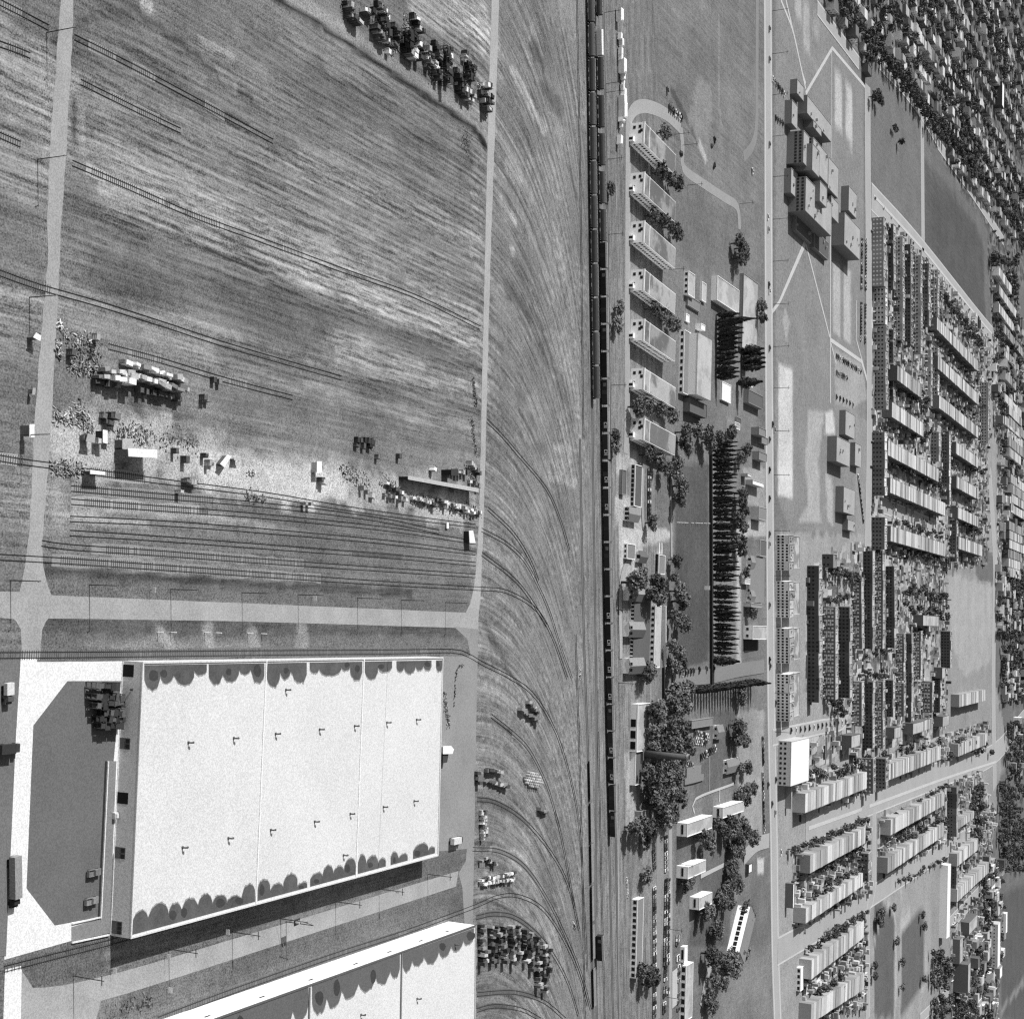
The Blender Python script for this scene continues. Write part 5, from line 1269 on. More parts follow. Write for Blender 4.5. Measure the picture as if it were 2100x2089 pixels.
# ------------------------------------------------------------------ buildings between the railway and the avenue
MWW = M(0.95, 0.04, 0.6, 0.05, name='white_stucco')
MWL = M(0.55, 0.1, 0.6, 0.05, name='light_brick')
MWM = M(0.30, 0.12, 0.6, 0.05, name='grey_brick')
MWD = M(0.15, 0.15, 0.6, 0.05, name='dark_brick')
MRL = M(0.50, 0.16, 0.8, 0.05, name='pale_gravel_roof', spots=0.25, spot_scale=0.06)
MRG = M(0.24, 0.16, 0.7, 0.06, name='grey_felt_roof')
MRD = M(0.13, 0.15, 0.6, 0.06, name='dark_felt_roof')
MSHG = M(0.12, 0.16, 0.7, 0.08, name='shingle_roof')
AX = GRID - math.pi / 2
def windows(t, w, d, h, spec, mat=None):
    for face, cols, nrow, ww, hh, z0, dz in spec:
        mb = MB(); L = w if face == 'f' else d
        if nrow == 1:
            z0 = min(z0, h * 0.3); hh = min(hh, h - z0 - 0.35)
        for c in range(cols):
            u = L * (c + 0.5) / cols
            for r in range(nrow):
                z = z0 + r * dz
                if z + hh > h - 0.3: continue
                if face == 'f': mb.box(u - ww / 2, -0.06, z, u + ww / 2, 0.02, z + hh)
                elif face == 'r': mb.box(w - 0.02, u - ww / 2, z, w + 0.06, u + ww / 2, z + hh)
                else: mb.box(-0.06, u - ww / 2, z, 0.02, u + ww / 2, z + hh)
        big = ww * hh > 4.0
        o = mb.build('window_bays', mat or MGLS, t); struct(o, 'stuff')
def bldg(name, label, cat, org, ang, w, d, h, wall, roof, group=None, win=(), parapet=0.35, gable=None, extra=None):
    t = thing(name, label, cat, org, ang, group)
    if gable:
        e = h * 0.64 if gable[1] is None else gable[1]
        mb = MB(); ridge = h
        if gable[0] == 'y':      # ridge runs away from the camera, gable wall in front
            P5 = [(0, 0), (w, 0), (w, e), (w / 2, ridge), (0, e)]
            for y, s in ((0, 1), (d, -1)):
                q = [(x, y, z) for x, z in P5]; mb.quad(q if s > 0 else q[::-1])
            mb.quad([(0, d, 0), (0, 0, 0), (0, 0, e), (0, d, e)]); mb.quad([(w, 0, 0), (w, d, 0), (w, d, e), (w, 0, e)])
            mb.build('wall', wall, t)
            for sx in (0, 1):
                x0, x1 = (-0.4, w / 2) if sx == 0 else (w + 0.4, w / 2)
                ze = e - 0.4 * (ridge - e) / (w / 2)
                mb = MB(); lo, hi = [(x0, -0.3, ze), (x1, -0.3, ridge), (x1, d + 0.3, ridge), (x0, d + 0.3, ze)], [(x0, -0.3, ze + 0.16), (x1, -0.3, ridge + 0.16), (x1, d + 0.3, ridge + 0.16), (x0, d + 0.3, ze + 0.16)]
                mb.hexa(lo if sx == 0 else lo[::-1], hi if sx == 0 else hi[::-1]); mb.build('roof_slope', roof, t)
        else:
            P5 = [(0, 0), (d, 0), (d, e), (d / 2, ridge), (0, e)]
            for x, s in ((0, -1), (w, 1)):
                q = [(x, y, z) for y, z in P5]; mb.quad(q if s > 0 else q[::-1])
            mb.quad([(0, 0, 0), (w, 0, 0), (w, 0, e), (0, 0, e)]); mb.quad([(w, d, 0), (0, d, 0), (0, d, e), (w, d, e)])
            mb.build('wall', wall, t)
            for sy in (0, 1):
                y0, y1 = (-0.4, d / 2) if sy == 0 else (d + 0.4, d / 2)
                ze = e - 0.4 * (ridge - e) / (d / 2)
                lo, hi = [(-0.3, y0, ze), (w + 0.3, y0, ze), (w + 0.3, y1, ridge), (-0.3, y1, ridge)], [(-0.3, y0, ze + 0.16), (w + 0.3, y0, ze + 0.16), (w + 0.3, y1, ridge + 0.16), (-0.3, y1, ridge + 0.16)]
                mb = MB(); mb.hexa(lo if sy == 0 else lo[::-1], hi if sy == 0 else hi[::-1]); mb.build('roof_slope', roof, t)
    else:
        mb = MB(); mb.box(0, 0, 0, w, d, h - 0.02, 0); mb.build('wall', wall, t)
        mb = MB(); mb.box(0.3, 0.3, h - 0.05, w - 0.3, d - 0.3, h + 0.06); mb.build('roof', roof, t)
        if parapet:
            mb = MB(); p = parapet
            for x0, y0, x1, y1 in ((-0.05, -0.05, w + 0.05, 0.28), (-0.05, d - 0.28, w + 0.05, d + 0.05), (-0.05, 0.28, 0.28, d - 0.28), (w - 0.28, 0.28, w + 0.05, d - 0.28)):
                mb.box(x0, y0, h - 0.06, x1, y1, h + p)
            mb.build('parapet', wall, t)
    windows(t, w, d, h, win)
    return t
def place(view, a, b, xt, xb=None, d=None, ang=None, h=None):
    pa, pb = view(*a), view(*b)
    A, B = G(*pa), G(*pb)
    w = (B - A).length
    v = B - A
    an = math.atan2(v.y, v.x) if ang is None else ang
    if ang is not None: w = v.x * math.cos(an) + v.y * math.sin(an)
    if h is None:
        h = hgt(*pa, view(xt, a[1])[0])
    if d is None:
        d = G(view(xb, 0)[0], pa[1], h).y - A.y
    return A, an, w, max(3.0, d), h

# seven long apartment blocks
APR = [(0.17, 0.5), (0.15, 0.35), (0.16, 0.5), (0.42, 0.5), (0.15, 0.35), (0.44, 0.5), (0.17, 0.5)]
HA = 7.6
for i, (y0, rp) in enumerate(zip((250, 352.6, 452.7, 551.5, 653.8, 754.4, 857), APR)):
    g = G(1321, y0, HA)
    m = M(rp[0], 0.2, 0.5, 0.05, spots=-1.0 if rp[0] < 0.3 else 0.6, spot_scale=0.05, name='apartment_roof')
    t = bldg('apartment_block', '%s apartment block from the top, white end wall facing the railway' % ordinal(i + 1), 'apartment block', g.xy, AX - 0.06, 11.6, 50, HA, MWW, m, 'apartment blocks along the back street',
             (('r', 16, 2, 1.7, 1.3, 1.6, 3.1),), 0.0)
    mb = MB(); mb.box(-0.08, -0.1, HA - 0.1, 11.7, 0.5, HA + 0.55); mb.build('coping', MWW, t)
    for x0, z0 in ((1.6, 1.5), (1.4, 4.7), (3.6, 5.6), (6.9, 1.3) if i % 2 else (4.3, 4.6)):
        mb = MB(); mb.box(x0, -0.07, z0, x0 + 1.7, 0.02, z0 + 1.5); mb.build('window', MGLS, t)
    mb = MB(); mb.box(7.6, -1.6, 0, 10.4, 0.0, 2.6); mb.build('porch', MWW, t)
    mb = MB(); mb.box(8.3, -1.67, 0.1, 9.6, -1.6, 2.2); mb.build('door', MBLK, t)
    mb = MB(); mb.box(0.0, 8.0, HA + 0.06, 11.6, 8.35, HA + 0.4); mb.build('party_wall', MWW, t)

def pb(name, label, cat, view, a, b, xt, xb=None, wall=MWL, roof=MRG, d=None, win=(), gable=None, parapet=0.35, h=None, group=None, ang=AX):
    A, an, w, d, h = place(view, a, b, xt, xb, d, ang, h)
    return bldg(name, label, cat, A, an, w, d, h, wall, roof, group, win, parapet, gable)
# white factory with a raised middle
A_, an_, w_, d_, h_ = place(C1, (938, 755), (938, 1258), 974, 1020, None, AX)
t = bldg('factory', 'long factory with a dark windowed front and bright raised middle below the first poplars', 'factory', A_, an_, w_, 24, h_, MWW, MRG, None, (), 0.3)
for k in range(9):
    mb = MB(); x = w_ * (k + 0.5) / 9; mb.box(x - 1.15, -0.06, 0.9, x + 1.15, 0.02, h_ - 0.5); mb.build('window', MGLS, t)
mb = MB(); mb.box(0.6, 8.5, 0, w_ - 0.3, 34, h_ + 5.2); mb.build('upper_wall', MWW, t)
mb = MB(); mb.box(0.5, 8.4, h_ + 5.2, w_ - 0.2, 34.1, h_ + 5.5); mb.build('upper_roof', MRL, t)
pb('workshop', 'white fronted workshop with a pale roof above the poplar block', 'workshop', C1, (1188, 330), (1188, 525), 1234, 1405, MWW, MRL)
pb('long_hall', 'long pale roofed hall beside the avenue above the poplar block', 'hall', C1, (1410, 310), (1410, 900), 1440, 1556, MWM, MRL)
pb('small_house', 'low white house with dark windows between the third and fourth apartment blocks', 'house', C1, (972, 292), (972, 480), 1005, 1055, MWW, MRL, win=(('f', 4, 1, 1.6, 1.6, 1.2, 3),))
pb('garden_hut', 'pair of small white huts left of the white fronted workshop', 'hut', C1, (1098, 375), (1098, 525), 1112, 1145, MWW, MRL)
pb('grey_annex', 'grey flat annex left of the white fronted workshop', 'annex', C1, (985, 480), (985, 560), 1000, 1100, MWM, MRG)
pb('white_kiosk', 'small white kiosk just above the factory', 'kiosk', C1, (975, 625), (975, 685), 985, 1012, MWW, MROOFL)
pb('white_kiosk', 'white box house touching the top of the factory roof', 'kiosk', C1, (1060, 705), (1060, 750), 1105, 1135, MWW, MROOFL)
pb('dark_workshop', 'dark workshop yard building below the factory', 'workshop', C1, (965, 1290), (965, 1400), 1000, 1150, MWD, MRD, h=4.0)
pb('white_block', 'bright white block below the first poplars', 'block', C1, (1255, 1160), (1255, 1305), 1270, 1340, MWW, MROOFL)
for k, (a, b, xt, xb, rf) in enumerate((((1430, 1120), (1430, 1180), 1450, 1510, MRL), ((1440, 1225), (1440, 1330), 1480, 1595, MRD), ((1310, 1480), (1310, 1530), 1370, 1410, MRL), ((1500, 1520), (1500, 1580), 1560, 1615, MRG), ((1510, 1710), (1510, 1775), 1560, 1622, MRG), ((1370, 1440), (1370, 1490), 1385, 1420, MRD), ((1555, 1590), (1555, 1645), 1580, 1630, MRG))):
    pb('cottage', ['pale roofed cottage', 'dark roofed cottage', 'small white walled cottage', 'grey roofed cottage', 'grey roofed corner cottage', 'tiny dark roofed cottage', 'small grey cottage'][k] + ' beside the avenue near the upper poplars, %s from the top' % ordinal(k + 1), 'cottage', C1, a, b, xt, xb, MWW if k in (0, 2) else MWM, rf)
# convent-like house with three white gables facing the railway, and its neighbours
def gabled_range(view, body_a, body_b, xt, xb, gables, label, name, wins):
    A, an, w, d, h = place(view, body_a, body_b, xt, xb, None, AX)
    t = bldg(name, label, 'house', A, an, w, d, h, MWW, MSHG, None, (('f', wins, 1, 1.3, 1.9, h - 2.6, 3),), 0.0, ('x', h * 0.72))
    return t, A, an, w, d, h
t, A, an, w, d, h = gabled_range(C2, (555, 985), (555, 1600), 595, 720, (), 'long grey roofed house with three white gables facing the railway', 'gabled_house', 20)
for k, (y0, y1) in enumerate(((932, 1040), (1212, 1325), (1497, 1615))):
    Ag = G(*C2(492, y0)); Bg = G(*C2(492, y1)); gw = (Bg - Ag).length; hg = hgt(*C2(492, (y0 + y1) / 2), C2(556, 0)[0])
    R = Matrix.Rotation(-an, 2); o = R @ (Ag.xy - A.xy)
    mb = MB(); e = hg * 0.72; dd = 22
    x0, y0_ = o.x, o.y
    P5 = [(x0, 0), (x0 + gw, 0), (x0 + gw, e), (x0 + gw / 2, hg), (x0, e)]
    mb.quad([(x, y0_, z) for x, z in P5]); mb.quad([(x0, y0_ + dd, 0), (x0, y0_, 0), (x0, y0_, e), (x0, y0_ + dd, e)]); mb.quad([(x0 + gw, y0_, 0), (x0 + gw, y0_ + dd, 0), (x0 + gw, y0_ + dd, e), (x0 + gw, y0_, e)])
    wing = mb.build('gable_wing', MWW, t)
    for sx in (0, 1):
        xa, xb_ = (x0 - 0.4, x0 + gw / 2) if sx == 0 else (x0 + gw + 0.4, x0 + gw / 2)
        lo, hi = [(xa, y0_ - 0.3, e - 0.2), (xb_, y0_ - 0.3, hg), (xb_, y0_ + dd, hg), (xa, y0_ + dd, e - 0.2)], [(xa, y0_ - 0.3, e), (xb_, y0_ - 0.3, hg + 0.2), (xb_, y0_ + dd, hg + 0.2), (xa, y0_ + dd, e)]
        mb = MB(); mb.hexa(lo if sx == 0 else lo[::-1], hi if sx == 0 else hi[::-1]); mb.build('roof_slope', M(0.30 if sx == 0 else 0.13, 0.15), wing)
    for c in range(2):
        mb = MB(); x = x0 + gw * (0.25 + 0.4 * c); mb.box(x, y0_ - 0.07, 3.6, x + 1.6, y0_ + 0.02, 5.4); mb.build('window', MGLS, wing)
pb('rear_range', 'narrow white windowed range with flat roof behind the three gabled house', 'house', C2, (708, 1080), (708, 1570), 744, 790, MWW, MRL, win=(('f', 11, 1, 1.5, 2.0, 1.5, 3),))
pb('long_house', 'long house with white windowed front and gable below the last apartment block', 'house', C2, (548, -30), (548, 300), 586, 640, MWW, MSHG, win=(('f', 9, 1, 2.0, 2.4, 1.8, 3),))
pb('gable_house', 'white gabled house with three dark windows below the long windowed house', 'house', C2, (490, 303), (490, 410), 545, 632, MWW, MRG, gable=('y', None), win=(('f', 3, 1, 1.6, 2.6, 3.0, 3),))
pb('dark_shed', 'dark shed beside the rails left of the long windowed house', 'shed', C2, (462, 10), (462, 205), 485, 515, MWM, MRD)
pb('low_shed', 'low pale shed beside the rails below the white gabled house', 'shed', C2, (495, 592), (495, 712), 522, 585, MWW, MRG, win=(('f', 3, 1, 1.4, 1.2, 1.0, 3),))
pb('gable_cottage', 'small gabled cottage with a dark roof left of the lawn', 'cottage', C2, (585, 652), (585, 738), 632, 690, MWW, MRD, gable=('y', None), win=(('f', 1, 1, 2.0, 2.0, 3.0, 3),))
pb('long_greenhouse', 'narrow long building with pale ridge strips beside the lawn', 'greenhouse', C2, (738, 680), (738, 832), 772, 822, MWW, MRG, win=(('f', 2, 1, 6, 3.0, 1.5, 3),))
for k, (x, y0, y1) in enumerate(((760, 590, 675), (780, 590, 675), (812, 1085, 1560), (800, 1570, 1810))):
    a, b = G(*C2(x, y0)), G(*C2(x, y1)); mb = MB(); mb.bar((0, 0, 0.7), (*(b - a).xy, 0.7), 0.8 if k < 3 else 1.2, 1.4)
    o = mb.build('garden_wall', MWW if k < 3 else M(0.03, 0.1)); o.location = a
    tag(o, ['left of two short white garden walls above the narrow greenhouse', 'right of two short white garden walls above the narrow greenhouse', 'long white garden wall beside the three gabled house', 'long dark garden wall below the three gabled house'][k], 'wall')
a, b = G(*C2(1172, -100)), G(*C2(1176, 1700)); mb = MB(); mb.bar((0, 0, 0.9), (*(b - a).xy, 0.9), 1.6, 1.8); o = mb.build('hedge', M(0.03, 0.5, 1.2, 0.2)); o.location = a
tag(o, 'long clipped dark hedge between the smooth lawn and the poplar row', 'hedge')
mb = MB(); mb.box(-1.2, -0.1, 0, 1.2, 0.1, 3.4); o = mb.build('lawn_board', MWHITE); o.location = G(*C2(1133, 942)); o.rotation_euler.z = AX; tag(o, 'small white score board on the smooth lawn', 'board')
lp = MB(); lp.tube((0, 0, 0), (0, 0, 1.5), 0.25, 0.25, 6); lpm = lp.mesh('lawn_post', MWHITE)
for k, x in enumerate((918, 940, 965, 985, 1030, 1062, 1078, 1100, 1130, 1158)):
    o = obj('lawn_post', lpm); o.location = G(*C2(x, 428 + k * 0.8)); tag(o, '%s white post from the left in the row across the smooth lawn' % ordinal(k + 1), 'post', 'posts across the lawn')
# houses between the poplars and the avenue
pb('villa', 'wide grey roofed villa with two gables behind the poplars', 'house', C2, (1468, 700), (1468, 1050), 1505, 1620, MWW, MRG, gable=('x', None), win=(('f', 6, 1, 1.6, 1.6, 2.0, 3),))
for k, (y0, y1) in enumerate(((692, 790), (960, 1055))):
    pb('villa_gable', '%s gable wing of the wide grey roofed villa behind the poplars' % ('upper', 'lower')[k], 'house', C2, (1464, y0), (1464, y1), 1510, 1540, MWW, MRG, gable=('y', None), win=(('f', 2, 1, 1.4, 1.8, 2.0, 3),))
pb('flat_house', 'white flat roofed house beside the dark rectangular court behind the poplars', 'house', C2, (1440, 1238), (1440, 1345), 1512, 1620, MWW, MRL, win=(('f', 2, 2, 1.8, 1.6, 2.0, 4),))
pb('white_house', 'small white house behind the poplars above the wide villa', 'house', C2, (1420, 865), (1420, 910), 1450, 1490, MWW, MRL)
struct(sheet('dark_court', ground_pts(C2, [(1445, 1350), (1555, 1345), (1555, 1430), (1445, 1450)]), zn(), M(0.035, 0.2)))
for k, (a, b, xt, xb, rf) in enumerate((((1455, 90), (1455, 125), 1510, 1600, MROOFL), ((1500, 300), (1500, 400), 1560, 1620, MRG), ((1545, 560), (1545, 690), 1570, 1620, MRD), ((1420, 40), (1420, 60), 1470, 1500, MROOFL), ((1440, 1060), (1440, 1090), 1500, 1580, MRG))):
    pb('avenue_house', '%s small house from the top along the avenue behind the long poplar row' % ordinal(k + 1), 'house', C2, a, b, xt, xb, MWL, rf, group='small houses behind the long poplar row')
# white works with chimney
A_, an_, w_, d_, h_ = place(C3, (553, 10), (553, 385), 605, 700, None, AX)
t = bldg('boiler_house', 'white walled works with three big dark doorways beside the rails', 'works', A_, an_, w_, d_, h_, MWW, MRL, None, (), 0.4)
for y0 in (130, 220, 305):
    x = w_ * (y0 - 10) / 375; mb = MB(); mb.box(x, -0.08, 0.3, x + w_ * 60 / 375, 0.02, h_ - 0.6); mb.build('doorway', MBLK, t)
pb('low_office', 'low office with dark and white checkered front under the chimney', 'office', C3, (548, 390), (548, 648), 588, 640, MWW, MRD, win=(('f', 7, 2, 1.4, 1.6, 1.0, 4.4),))
cb, ct = C3(604, 402), C3(1012, 434)
hc = hgt(*cb, ct[0]); g = G(*cb)
t = thing('chimney_stack', 'tall brick chimney leaning across the trees beside the white works', 'chimney', g)
mb = MB(); mb.box(-3, -3, 0, 3, 3, 4.5); mb.build('base', MWD, t)
mb = MB(); mb.tube((0, 0, 4.5), (0, 0, hc), 2.1, 1.5, 16); mb.build('shaft', M(0.10, 0.15, 0.4, 0.1), t, smooth=True)
mb = MB(); mb.tube((0, 0, hc - 1.2), (0, 0, hc), 1.75, 1.8, 16); mb.build('crown_ring', M(0.35, 0.1), t)
mb = MB(); mb.tube((0, 0, hc + 0.02), (0, 0, hc + 0.05), 1.2, 1.2, 16); mb.build('mouth', MBLK, t)
# scattered houses of the wooded estate
EST = [('gable_house', 'small white gabled house at the top of the wooded estate lawn', (1200, 182), (1200, 285), 1245, 1292, MWW, MRG, 'y'), ('gable_house', 'white gabled house with long grey roof on the estate lawn', (1280, 455), (1280, 560), 1322, 1435, MWW, MRG, 'y'),
       ('grey_barn', 'grey roofed barn in the trees above the long white walk', (985, 520), (985, 600), 1000, 1110, MWL, MRG, 'x'), ('long_barn', 'long grey roofed barn above the parked rows in the wooded estate', (1005, 140), (1005, 205), 1030, 1200, MWM, MRG, None),
       ('grey_barn', 'low grey barn just below the other grey barn', (970, 600), (970, 645), 985, 1130, MWL, MRG, 'x')]
for nm, lb, a, b, xt, xb, wl_, rf, gb in EST:
    pb(nm, lb, 'house', C3, a, b, xt, xb, wl_, rf, gable=(gb, None) if gb else None, win=(('f', 2, 1, 1.4, 1.4, 2.2, 3),) if gb == 'y' else ())
SLB = [('first white slab house from the top, left of a pair', (915, 945), (915, 1050), 995, 1190, 26), ('white slab house at the right of the upper pair, near the avenue trees', (1200, 820), (1200, 905), 1275, 1440, 26), ('white slab house in the middle with a long white walk below', (912, 1285), (912, 1380), 1000, 1140, 26), ('lowest white slab house with a tree at its corner', (1015, 1530), (1015, 1625), 1090, 1190, 22)]
for lb, a, b, xt, xb, dd in SLB:
    A, an, w, d, h = place(C3, a, b, xt, xb, None, AX)
    d = min(d, 55)
    t = bldg('slab_house', lb, 'house', A, an, w, d, h, MWW, MRL, 'white slab houses of the estate', (), 0.4)
    mb = MB(); mb.box(1.0, -0.08, h * 0.45, w - 1.2, 0.02, h * 0.45 + 1.3); mb.build('window_band', MGLS, t)
    mb = MB(); mb.box(-0.08, 2, h * 0.62, 0.02, d - 2, h * 0.62 + 0.8); mb.build('balcony_rail', M(0.6, 0.1), t)
pb('long_workshop', 'long white fronted workshop with eleven dark windows beside the rails', 'workshop', C4, (563, 552), (563, 1165), 606, 655, MWW, MRG, win=(('f', 13, 1, 1.9, 2.6, 1.2, 3),))
pb('brick_annex', 'small dark roofed annex above the long workshop', 'annex', C3, (583, 855), (583, 925), 630, 690, MWM, MRG)
pb('flat_block', 'tall white block with big dark windows at the bottom beside the parking rows', 'block', C4, (948, 1075), (948, 1510), 992, 1048, MWW, MRL, win=(('f', 7, 1, 2.8, 5, 1.4, 7),))
pb('small_flat_block', 'small white and dark block above the tall white block', 'block', C4, (948, 928), (948, 1050), 978, 1003, MWW, MROOFL, win=(('f', 1, 1, 5.5, 4, 1.0, 7),))
# long white motel set square to its own lane
a, b = G(*C4(1405, 600)), G(*C4(1315, 960))
v = b - a; hh_ = 8.5
t = thing('motel', 'long bright white motel with dark windows, set slantwise by the avenue field', 'motel', a, math.atan2(v.y, v.x))
L = v.length
mb = MB(); mb.box(0, 0, 0, L, 13, hh_); mb.build('wall', MWW, t)
mb = MB(); mb.box(-0.3, -0.3, hh_ + 0.01, L + 0.3, 13.3, hh_ + 0.3); mb.build('roof', MRG, t)
for k in range(9):
    x = L * (k + 0.5) / 9; mb = MB(); mb.box(x - 1.6, -0.08, 3.0, x + 1.4, 0.02, 5.4); mb.build('window', MGLS, t)
for k, (x, y0, y1, lb) in enumerate(((1030, 90, 600, 'x'),)): pass
pb('white_hut', 'small white hut beside the avenue under the trees of the estate', 'hut', C4, (1462, 275), (1462, 345), 1488, 1515, M(0.1, 0.1), MROOFL)
# white tents / tank row beside the back street
for k, (x, y, s) in enumerate(((436, 125, 1.5), (445, 290, 0.8), (455, 340, 0.9), (450, 410, 0.85), (450, 452, 0.8), (455, 525, 1.7), (468, 605, 0.9), (470, 655, 0.6), (465, 695, 0.7), (470, 738, 1.1), (455, 820, 1.8), (455, 875, 1.9), (455, 925, 1.3), (455, 990, 0.6), (440, 1108, 1.1))):
    A = G(*C0(x, y)); q = 2.2 * s
    t = thing('white_trailer', '%s white trailer from the top in the row beside the back street' % ordinal(k + 1), 'trailer', A, AX + rnd.uniform(-0.15, 0.15), 'white trailers beside the back street')
    mb = MB(); mb.box(-q, -1.1 * min(1.3, s), 0.5, q, 1.3 * s, 1.2 + 1.5 * s); mb.build('body', MWW, t)
    mb = MB(); mb.hexa([(-q - 0.1, -1.15 * min(1.3, s), 1.2 + 1.5 * s), (q + 0.1, -1.15 * min(1.3, s), 1.2 + 1.5 * s), (q + 0.1, 1.35 * s, 1.2 + 1.5 * s), (-q - 0.1, 1.35 * s, 1.2 + 1.5 * s)], [(-q * 0.8, -0.6, 1.5 + 1.6 * s), (q * 0.8, -0.6, 1.5 + 1.6 * s), (q * 0.8, 0.7 * s, 1.5 + 1.6 * s), (-q * 0.8, 0.7 * s, 1.5 + 1.6 * s)]); mb.build('roof', MWHITE, t)
    for sx in (-0.5, 0.5):
        mb = MB(); mb.tube((q * sx, -1.0, 0.35), (q * sx, 1.0, 0.35), 0.35, 0.35, 8); mb.build('wheels', MTYRE, t)

# ------------------------------------------------------------------ schools
MSCH = M(0.22, 0.1, 0.5, 0.05, name='school_brick')
MSR = M(0.40, 0.3, 0.5, 0.06, name='school_gravel_roof')
def block(parent, nm, roofpts, view, h, base=0.0, wall=MSCH, roof=MSR, org=None, win=None):
    """part of a compound building: roof corner pixels P0 (near top), P1 (near bottom), P2 (far bottom); grid aligned"""
    q0, q1, q2 = [G(*view(*p), h) for p in roofpts]
    ux, uy = Vector((math.cos(AX), math.sin(AX))), Vector((-math.sin(AX), math.cos(AX)))
    w = (q1 - q0).xy.dot(ux); d = (q2 - q1).xy.dot(uy)
    o = q0.xy - org
    pts = [o, o + ux * w, o + ux * w + uy * d, o + uy * d]
    mb = MB(); mb.prism(pts, base, h - 0.02); wo = mb.build(nm, wall, parent)
    mb = MB(); mb.prism(inset([Vector(p) for p in pts], 0.3), h - 0.1, h + 0.05); mb.build('roof', roof, wo)
    mb = MB(); ins, ots = inset([Vector(p) for p in pts], 0.3), inset([Vector(p) for p in pts], -0.05)
    for i in range(4): mb.prism([ots[i], ots[(i + 1) % 4], ins[(i + 1) % 4], ins[i]], h - 0.08, h + 0.3)
    mb.build('parapet', M(0.34, 0.1), wo)
    pm_ = MB()
    for _ in range(max(1, int(w * d / 260))):
        c_ = o + ux * rnd.uniform(1.5, max(1.6, w - 1.5)) + uy * rnd.uniform(1.5, max(1.6, d - 1.5)); pm_.obox((c_.x, c_.y), AX, rnd.uniform(0.8, 2.4), rnd.uniform(0.8, 2.6), h + 0.04, h + rnd.uniform(0.6, 1.8))
    struct(pm_.build('roof_plant', M(0.3, 0.2, island=0.6), wo), 'stuff')
    if win:
        mb = MB(); cols, nr, ww, hh2 = win
        for c in range(cols):
            u = w * (c + 0.5) / cols
            for r in range(nr):
                z = h - 2.9 - r * 3.4
                p = o + ux * (u - ww / 2) - uy * 0.06; q = o + ux * (u + ww / 2) - uy * 0.06
                mb.hexa([(p.x, p.y, z), (q.x, q.y, z), (q.x + uy.x * 0.1, q.y + uy.y * 0.1, z), (p.x + uy.x * 0.1, p.y + uy.y * 0.1, z)], [(p.x, p.y, z + hh2), (q.x, q.y, z + hh2), (q.x + uy.x * 0.1, q.y + uy.y * 0.1, z + hh2), (p.x + uy.x * 0.1, p.y + uy.y * 0.1, z + hh2)])
        struct(mb.build('window_bays', M(0.03, 0.1), wo), 'stuff')
    return wo
VS1, VS2 = View(1600, 140, 180 / 1092), View(1600, 320, 180 / 819)
so = G(1620, 300).xy
sch = thing('school', 'large school of many stepped flat roofed blocks beyond the avenue', 'school', so)
for nm, pts, v, h in (('entrance_tower', [(210, 130), (215, 320), (300, 330)], VS1, 5), ('front_block', [(145, 390), (145, 690), (215, 750)], VS1, 5), ('link_block', [(335, 330), (335, 560), (640, 700)], VS1, 6.8), ('court_block', [(290, 770), (290, 1180), (480, 1180)], VS1, 11.8),
                      ('stair_block', [(410, 640), (500, 840), (600, 840)], VS1, 7.2), ('hall_block', [(410, 860), (410, 1250), (600, 1300)], VS1, 14.6),
                      ('front_block', [(102, 110), (102, 345), (160, 390)], VS2, 4.6), ('main_block', [(238, 190), (238, 515), (480, 740)], VS2, 12), ('upper_block', [(300, -120), (305, 140), (370, 205)], VS2, 15.6), ('upper_block', [(370, 230), (370, 420), (435, 490)], VS2, 15.4), ('rear_block', [(450, 5), (450, 300), (545, 390)], VS2, 10),
                      ('side_wing', [(475, 370), (475, 560), (545, 610)], VS2, 9), ('gymnasium', [(600, 525), (600, 830), (745, 985)], VS2, 9.2), ('rear_wing', [(640, 275), (640, 510), (715, 590)], VS2, 5.4), ('forecourt_wall', [(150, 510), (100, 645), (245, 735)], VS2, 2.2), ('forecourt_wall', [(320, 690), (270, 810), (405, 890)], VS2, 2.2)):
    HB = globals().get('HB', 0) + 0.06
    block(sch, nm, pts, v, h + HB, 0, org=so, win=(10, 2, 1.6, 1.7) if nm in ('main_block', 'court_block', 'hall_block') else None, roof=M(0.12, 0.2) if nm == 'forecourt_wall' else MSR)
so2 = G(1695, 900).xy
sch2 = thing('school', 'smaller school of four pale roofed blocks near the town edge', 'school', so2)
for nm, pts, h in (('west_block', [(445, 360), (445, 560), (550, 600)], 7.4), ('link_block', [(590, 410), (590, 590), (640, 590)], 4), ('main_block', [(500, 755), (500, 960), (590, 975)], 6.5), ('south_block', [(532, 1015), (532, 1100), (590, 1110)], 4.4), ('north_block', [(515, 155), (515, 350), (590, 350)], 5)):
    block(sch2, nm, pts, D2, h, 0, org=so2)
